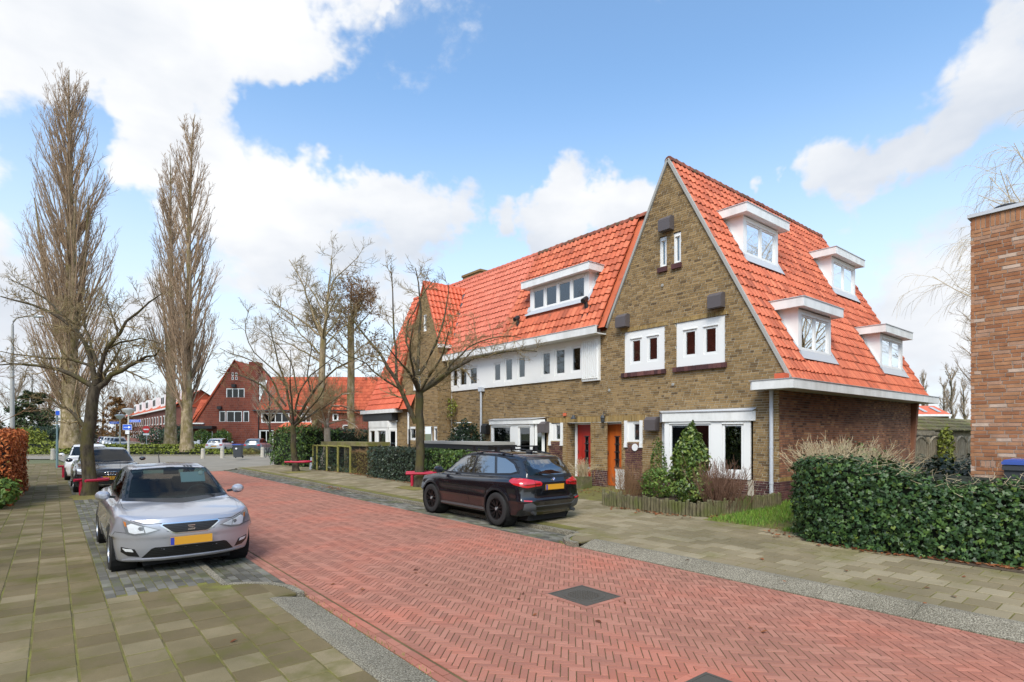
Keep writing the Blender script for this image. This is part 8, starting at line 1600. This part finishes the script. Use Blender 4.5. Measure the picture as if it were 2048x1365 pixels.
ex = Wall(rd(0, 78.2), Rr, -F_); wing = obj('wing_wall', mesh_np('wing_wall', [tuple(ex.p(U_(a), Z_(b2), -.3)) for a, b2 in ((516, 902), (770, 902), (770, 826), (516, 821))], [(0, 1, 2, 3)], 'room'), RHO)
hw = [(521, 826, 578, 846), (600, 826, 622, 846), (517, 861, 546, 895), (664, 828, 676, 842), (684, 850, 698, 862)]; brickwork(wing, ex, lambda z: (U_(516.2), U_(768)), [(U_(a), U_(c), Z_(e), Z_(b2)) for a, b2, c, e in hw], -.3, Z_(822), 'brick_far_red', course=.26, L=.62, hb=.3, j=.02, depth=.3, mortar='mortar_dark')
for (a, b2, c, e), n in zip(hw, (4, 2, 2, 1, 1)): u0, u1, z0, z1 = U_(a)+.01, U_(c)-.01, Z_(e)+.01, Z_(b2)-.01; w = (u1-u0-.3)/n; window(RHO, ex, u0, u1, z0, z1, [(u0+.15+i*w+.05, u0+.15+(i+1)*w-.05, z0+.13, z1-.11) for i in range(n)], d=.02, th=.2, back='room', sash=.03, drip=False, glass='car_glass_dark')
b = MB(); ex.box(b, U_(507), U_(770), Z_(822.5), Z_(820), .0, .5); b.build('gutter', 'dark_metal', RHO); b = MB(); b.tube([ex.p(U_(516.5), Z_(822), .12), ex.p(U_(516.5), 0, .12)], .07, 8); b.build('drain_pipe', 'black_plastic', RHO)
b = MB(); b.prism([RH.P(566, 853, -1.4), RH.P(632, 853, -1.4), RH.P(622, 845, -.2), RH.P(572, 845, -.2)], (0, 0, -.12)); b.build('porch_roof', 'tile_bright', RHO); b = MB(); ex.box(b, U_(570), U_(588), 0, Z_(853.5), .0, 1.2); b.build('porch', 'brick_far_red', RHO)
# row of houses running away behind the poplars
FT = thing('terrace_row', 'far row of brick houses with red roof and white dormers, running away behind the poplars', 'house', (16.0, 140, 0)); TW = Wall((15.6, 0, 0), (0, 1, 0), (-1, 0, 0)); ez = 6.4
pmat('brick_pink', [(0, (.20, .085, .065)), (1, (.30, .14, .11))], .4, .5, None, .95, 0)
b = MB(); b.box(15.75, 24, 108, 205, -.2, ez); b.build('wall', 'brick_pink', FT)
b = MB(); b.add([(15.3, 107.5, ez-.05), (15.3, 205, ez-.05), (19.6, 205, ez+3.0), (19.6, 107.5, ez+3.0)], [(0, 1, 2, 3)]); b.add([(19.6, 107.5, ez+3), (19.6, 205, ez+3), (24.2, 205, ez), (24.2, 107.5, ez)], [(0, 1, 2, 3)]); b.add([(15.75, 108, ez-.1), (24, 108, ez-.1), (19.6, 108, ez+2.95)], [(0, 1, 2)]); b.build('roof', 'tile_far', FT)
b = MB(); b.box(15.1, 15.35, 107.4, 205, ez-.25, ez); b.build('gutter', 'white_trim', FT)
for i in range(8):
    y = 112+i*11.5; b = MB(); b.box(16.4, 19.5, y, y+5.0, ez+.7, ez+2.9); o = b.build('dormer', 'white_trim', FT); b = MB(); b.box(16.36, 16.39, y+.8, y+2.2, ez+1.2, ez+2.4); b.box(16.36, 16.39, y+2.8, y+4.2, ez+1.2, ez+2.4); b.build('pane', 'room', o)
    for yy in (y-1.5, y+2.8, y+6.2):
        for z0, z1 in ((.9, 2.5), (3.6, 5.2)): b = MB(); b.box(15.68, 15.74, yy, yy+1.5, z0, z1); o = b.build('window', 'white_trim', FT); b = MB(); b.box(15.64, 15.675, yy+.18, yy+1.32, z0+.2, z1-.2); b.build('pane', 'room', o)
# small red roofed house with roof lights far behind the fence
SHh = thing('red_roof_house', 'small house with red roof, white gutter and roof windows far behind the shed', 'house', tuple(pxd(1860, 0, 62).xy)+(0,)); a, c = pxd(1800, 0, 62).xy.to_3d(), pxd(1898, 0, 62).xy.to_3d(); q = (c-a).normalized(); f3 = Vector((-q.y, q.x, 0)); f3 = f3 if f3.dot(F_) > 0 else -f3
zb_, zt_ = 2+(867-831)*62/1130, 2+(867-812)*62/1130; b = MB(); b.prism([a, c, c+f3*6, a+f3*6], (0, 0, zb_)); b.build('wall', 'brick_yellow', SHh); up = Vector((0, 0, 1)); b = MB(); b.prism([a+up*zb_-f3*.3, c+up*zb_-f3*.3, c+up*zt_+f3*2.2, a+up*zt_+f3*2.2], (0, 0, .1)); rs = b.build('roof', 'tile_bright', SHh)
b = MB(); b.prism([a+up*(zb_-.12)-f3*.4, c+up*(zb_-.12)-f3*.4, c+up*(zb_-.12)-f3*.3, a+up*(zb_-.12)-f3*.3], (0, 0, .22)); b.build('gutter', 'white_trim', SHh)
for u in (.52, .80): p1_ = a+(c-a)*u; sl3 = (f3*2.5+up*(zt_-zb_)); b = MB(); b.obox(p1_+up*(zb_+.16)+sl3*.2-f3*.3, (c-a)*.07, sl3*.55, (0, 0, .06)); b.build('roof_window', 'galv', SHh)
# the house row over the road: out of the picture, it shows in the car and window glass
OH = thing('brick_house', 'brown brick house on the near side of the street, seen only mirrored in car windows', 'house', (-11, 12, 0)); b = MB(); b.box(-18, -10.5, 1, 38, -.1, 6.1); b.build('wall', 'brick_far_red', OH); b = MB(); b.prism([(-10.1, 1, 6.0), (-14.2, 1, 13.6), (-18.4, 1, 6.0)], (0, 37, 0)); b.build('roof', 'tile_far', OH)
for i in range(10):
    for z0, z1 in ((.9, 2.6), (3.4, 4.9)): b = MB(); b.box(-10.5, -10.42, 2.5+i*3.6, 4.3+i*3.6, z0, z1); o = b.build('window', 'white_trim', OH); b = MB(); b.box(-10.42, -10.40, 2.7+i*3.6, 4.1+i*3.6, z0+.2, z1-.2); b.build('pane', 'room', o)
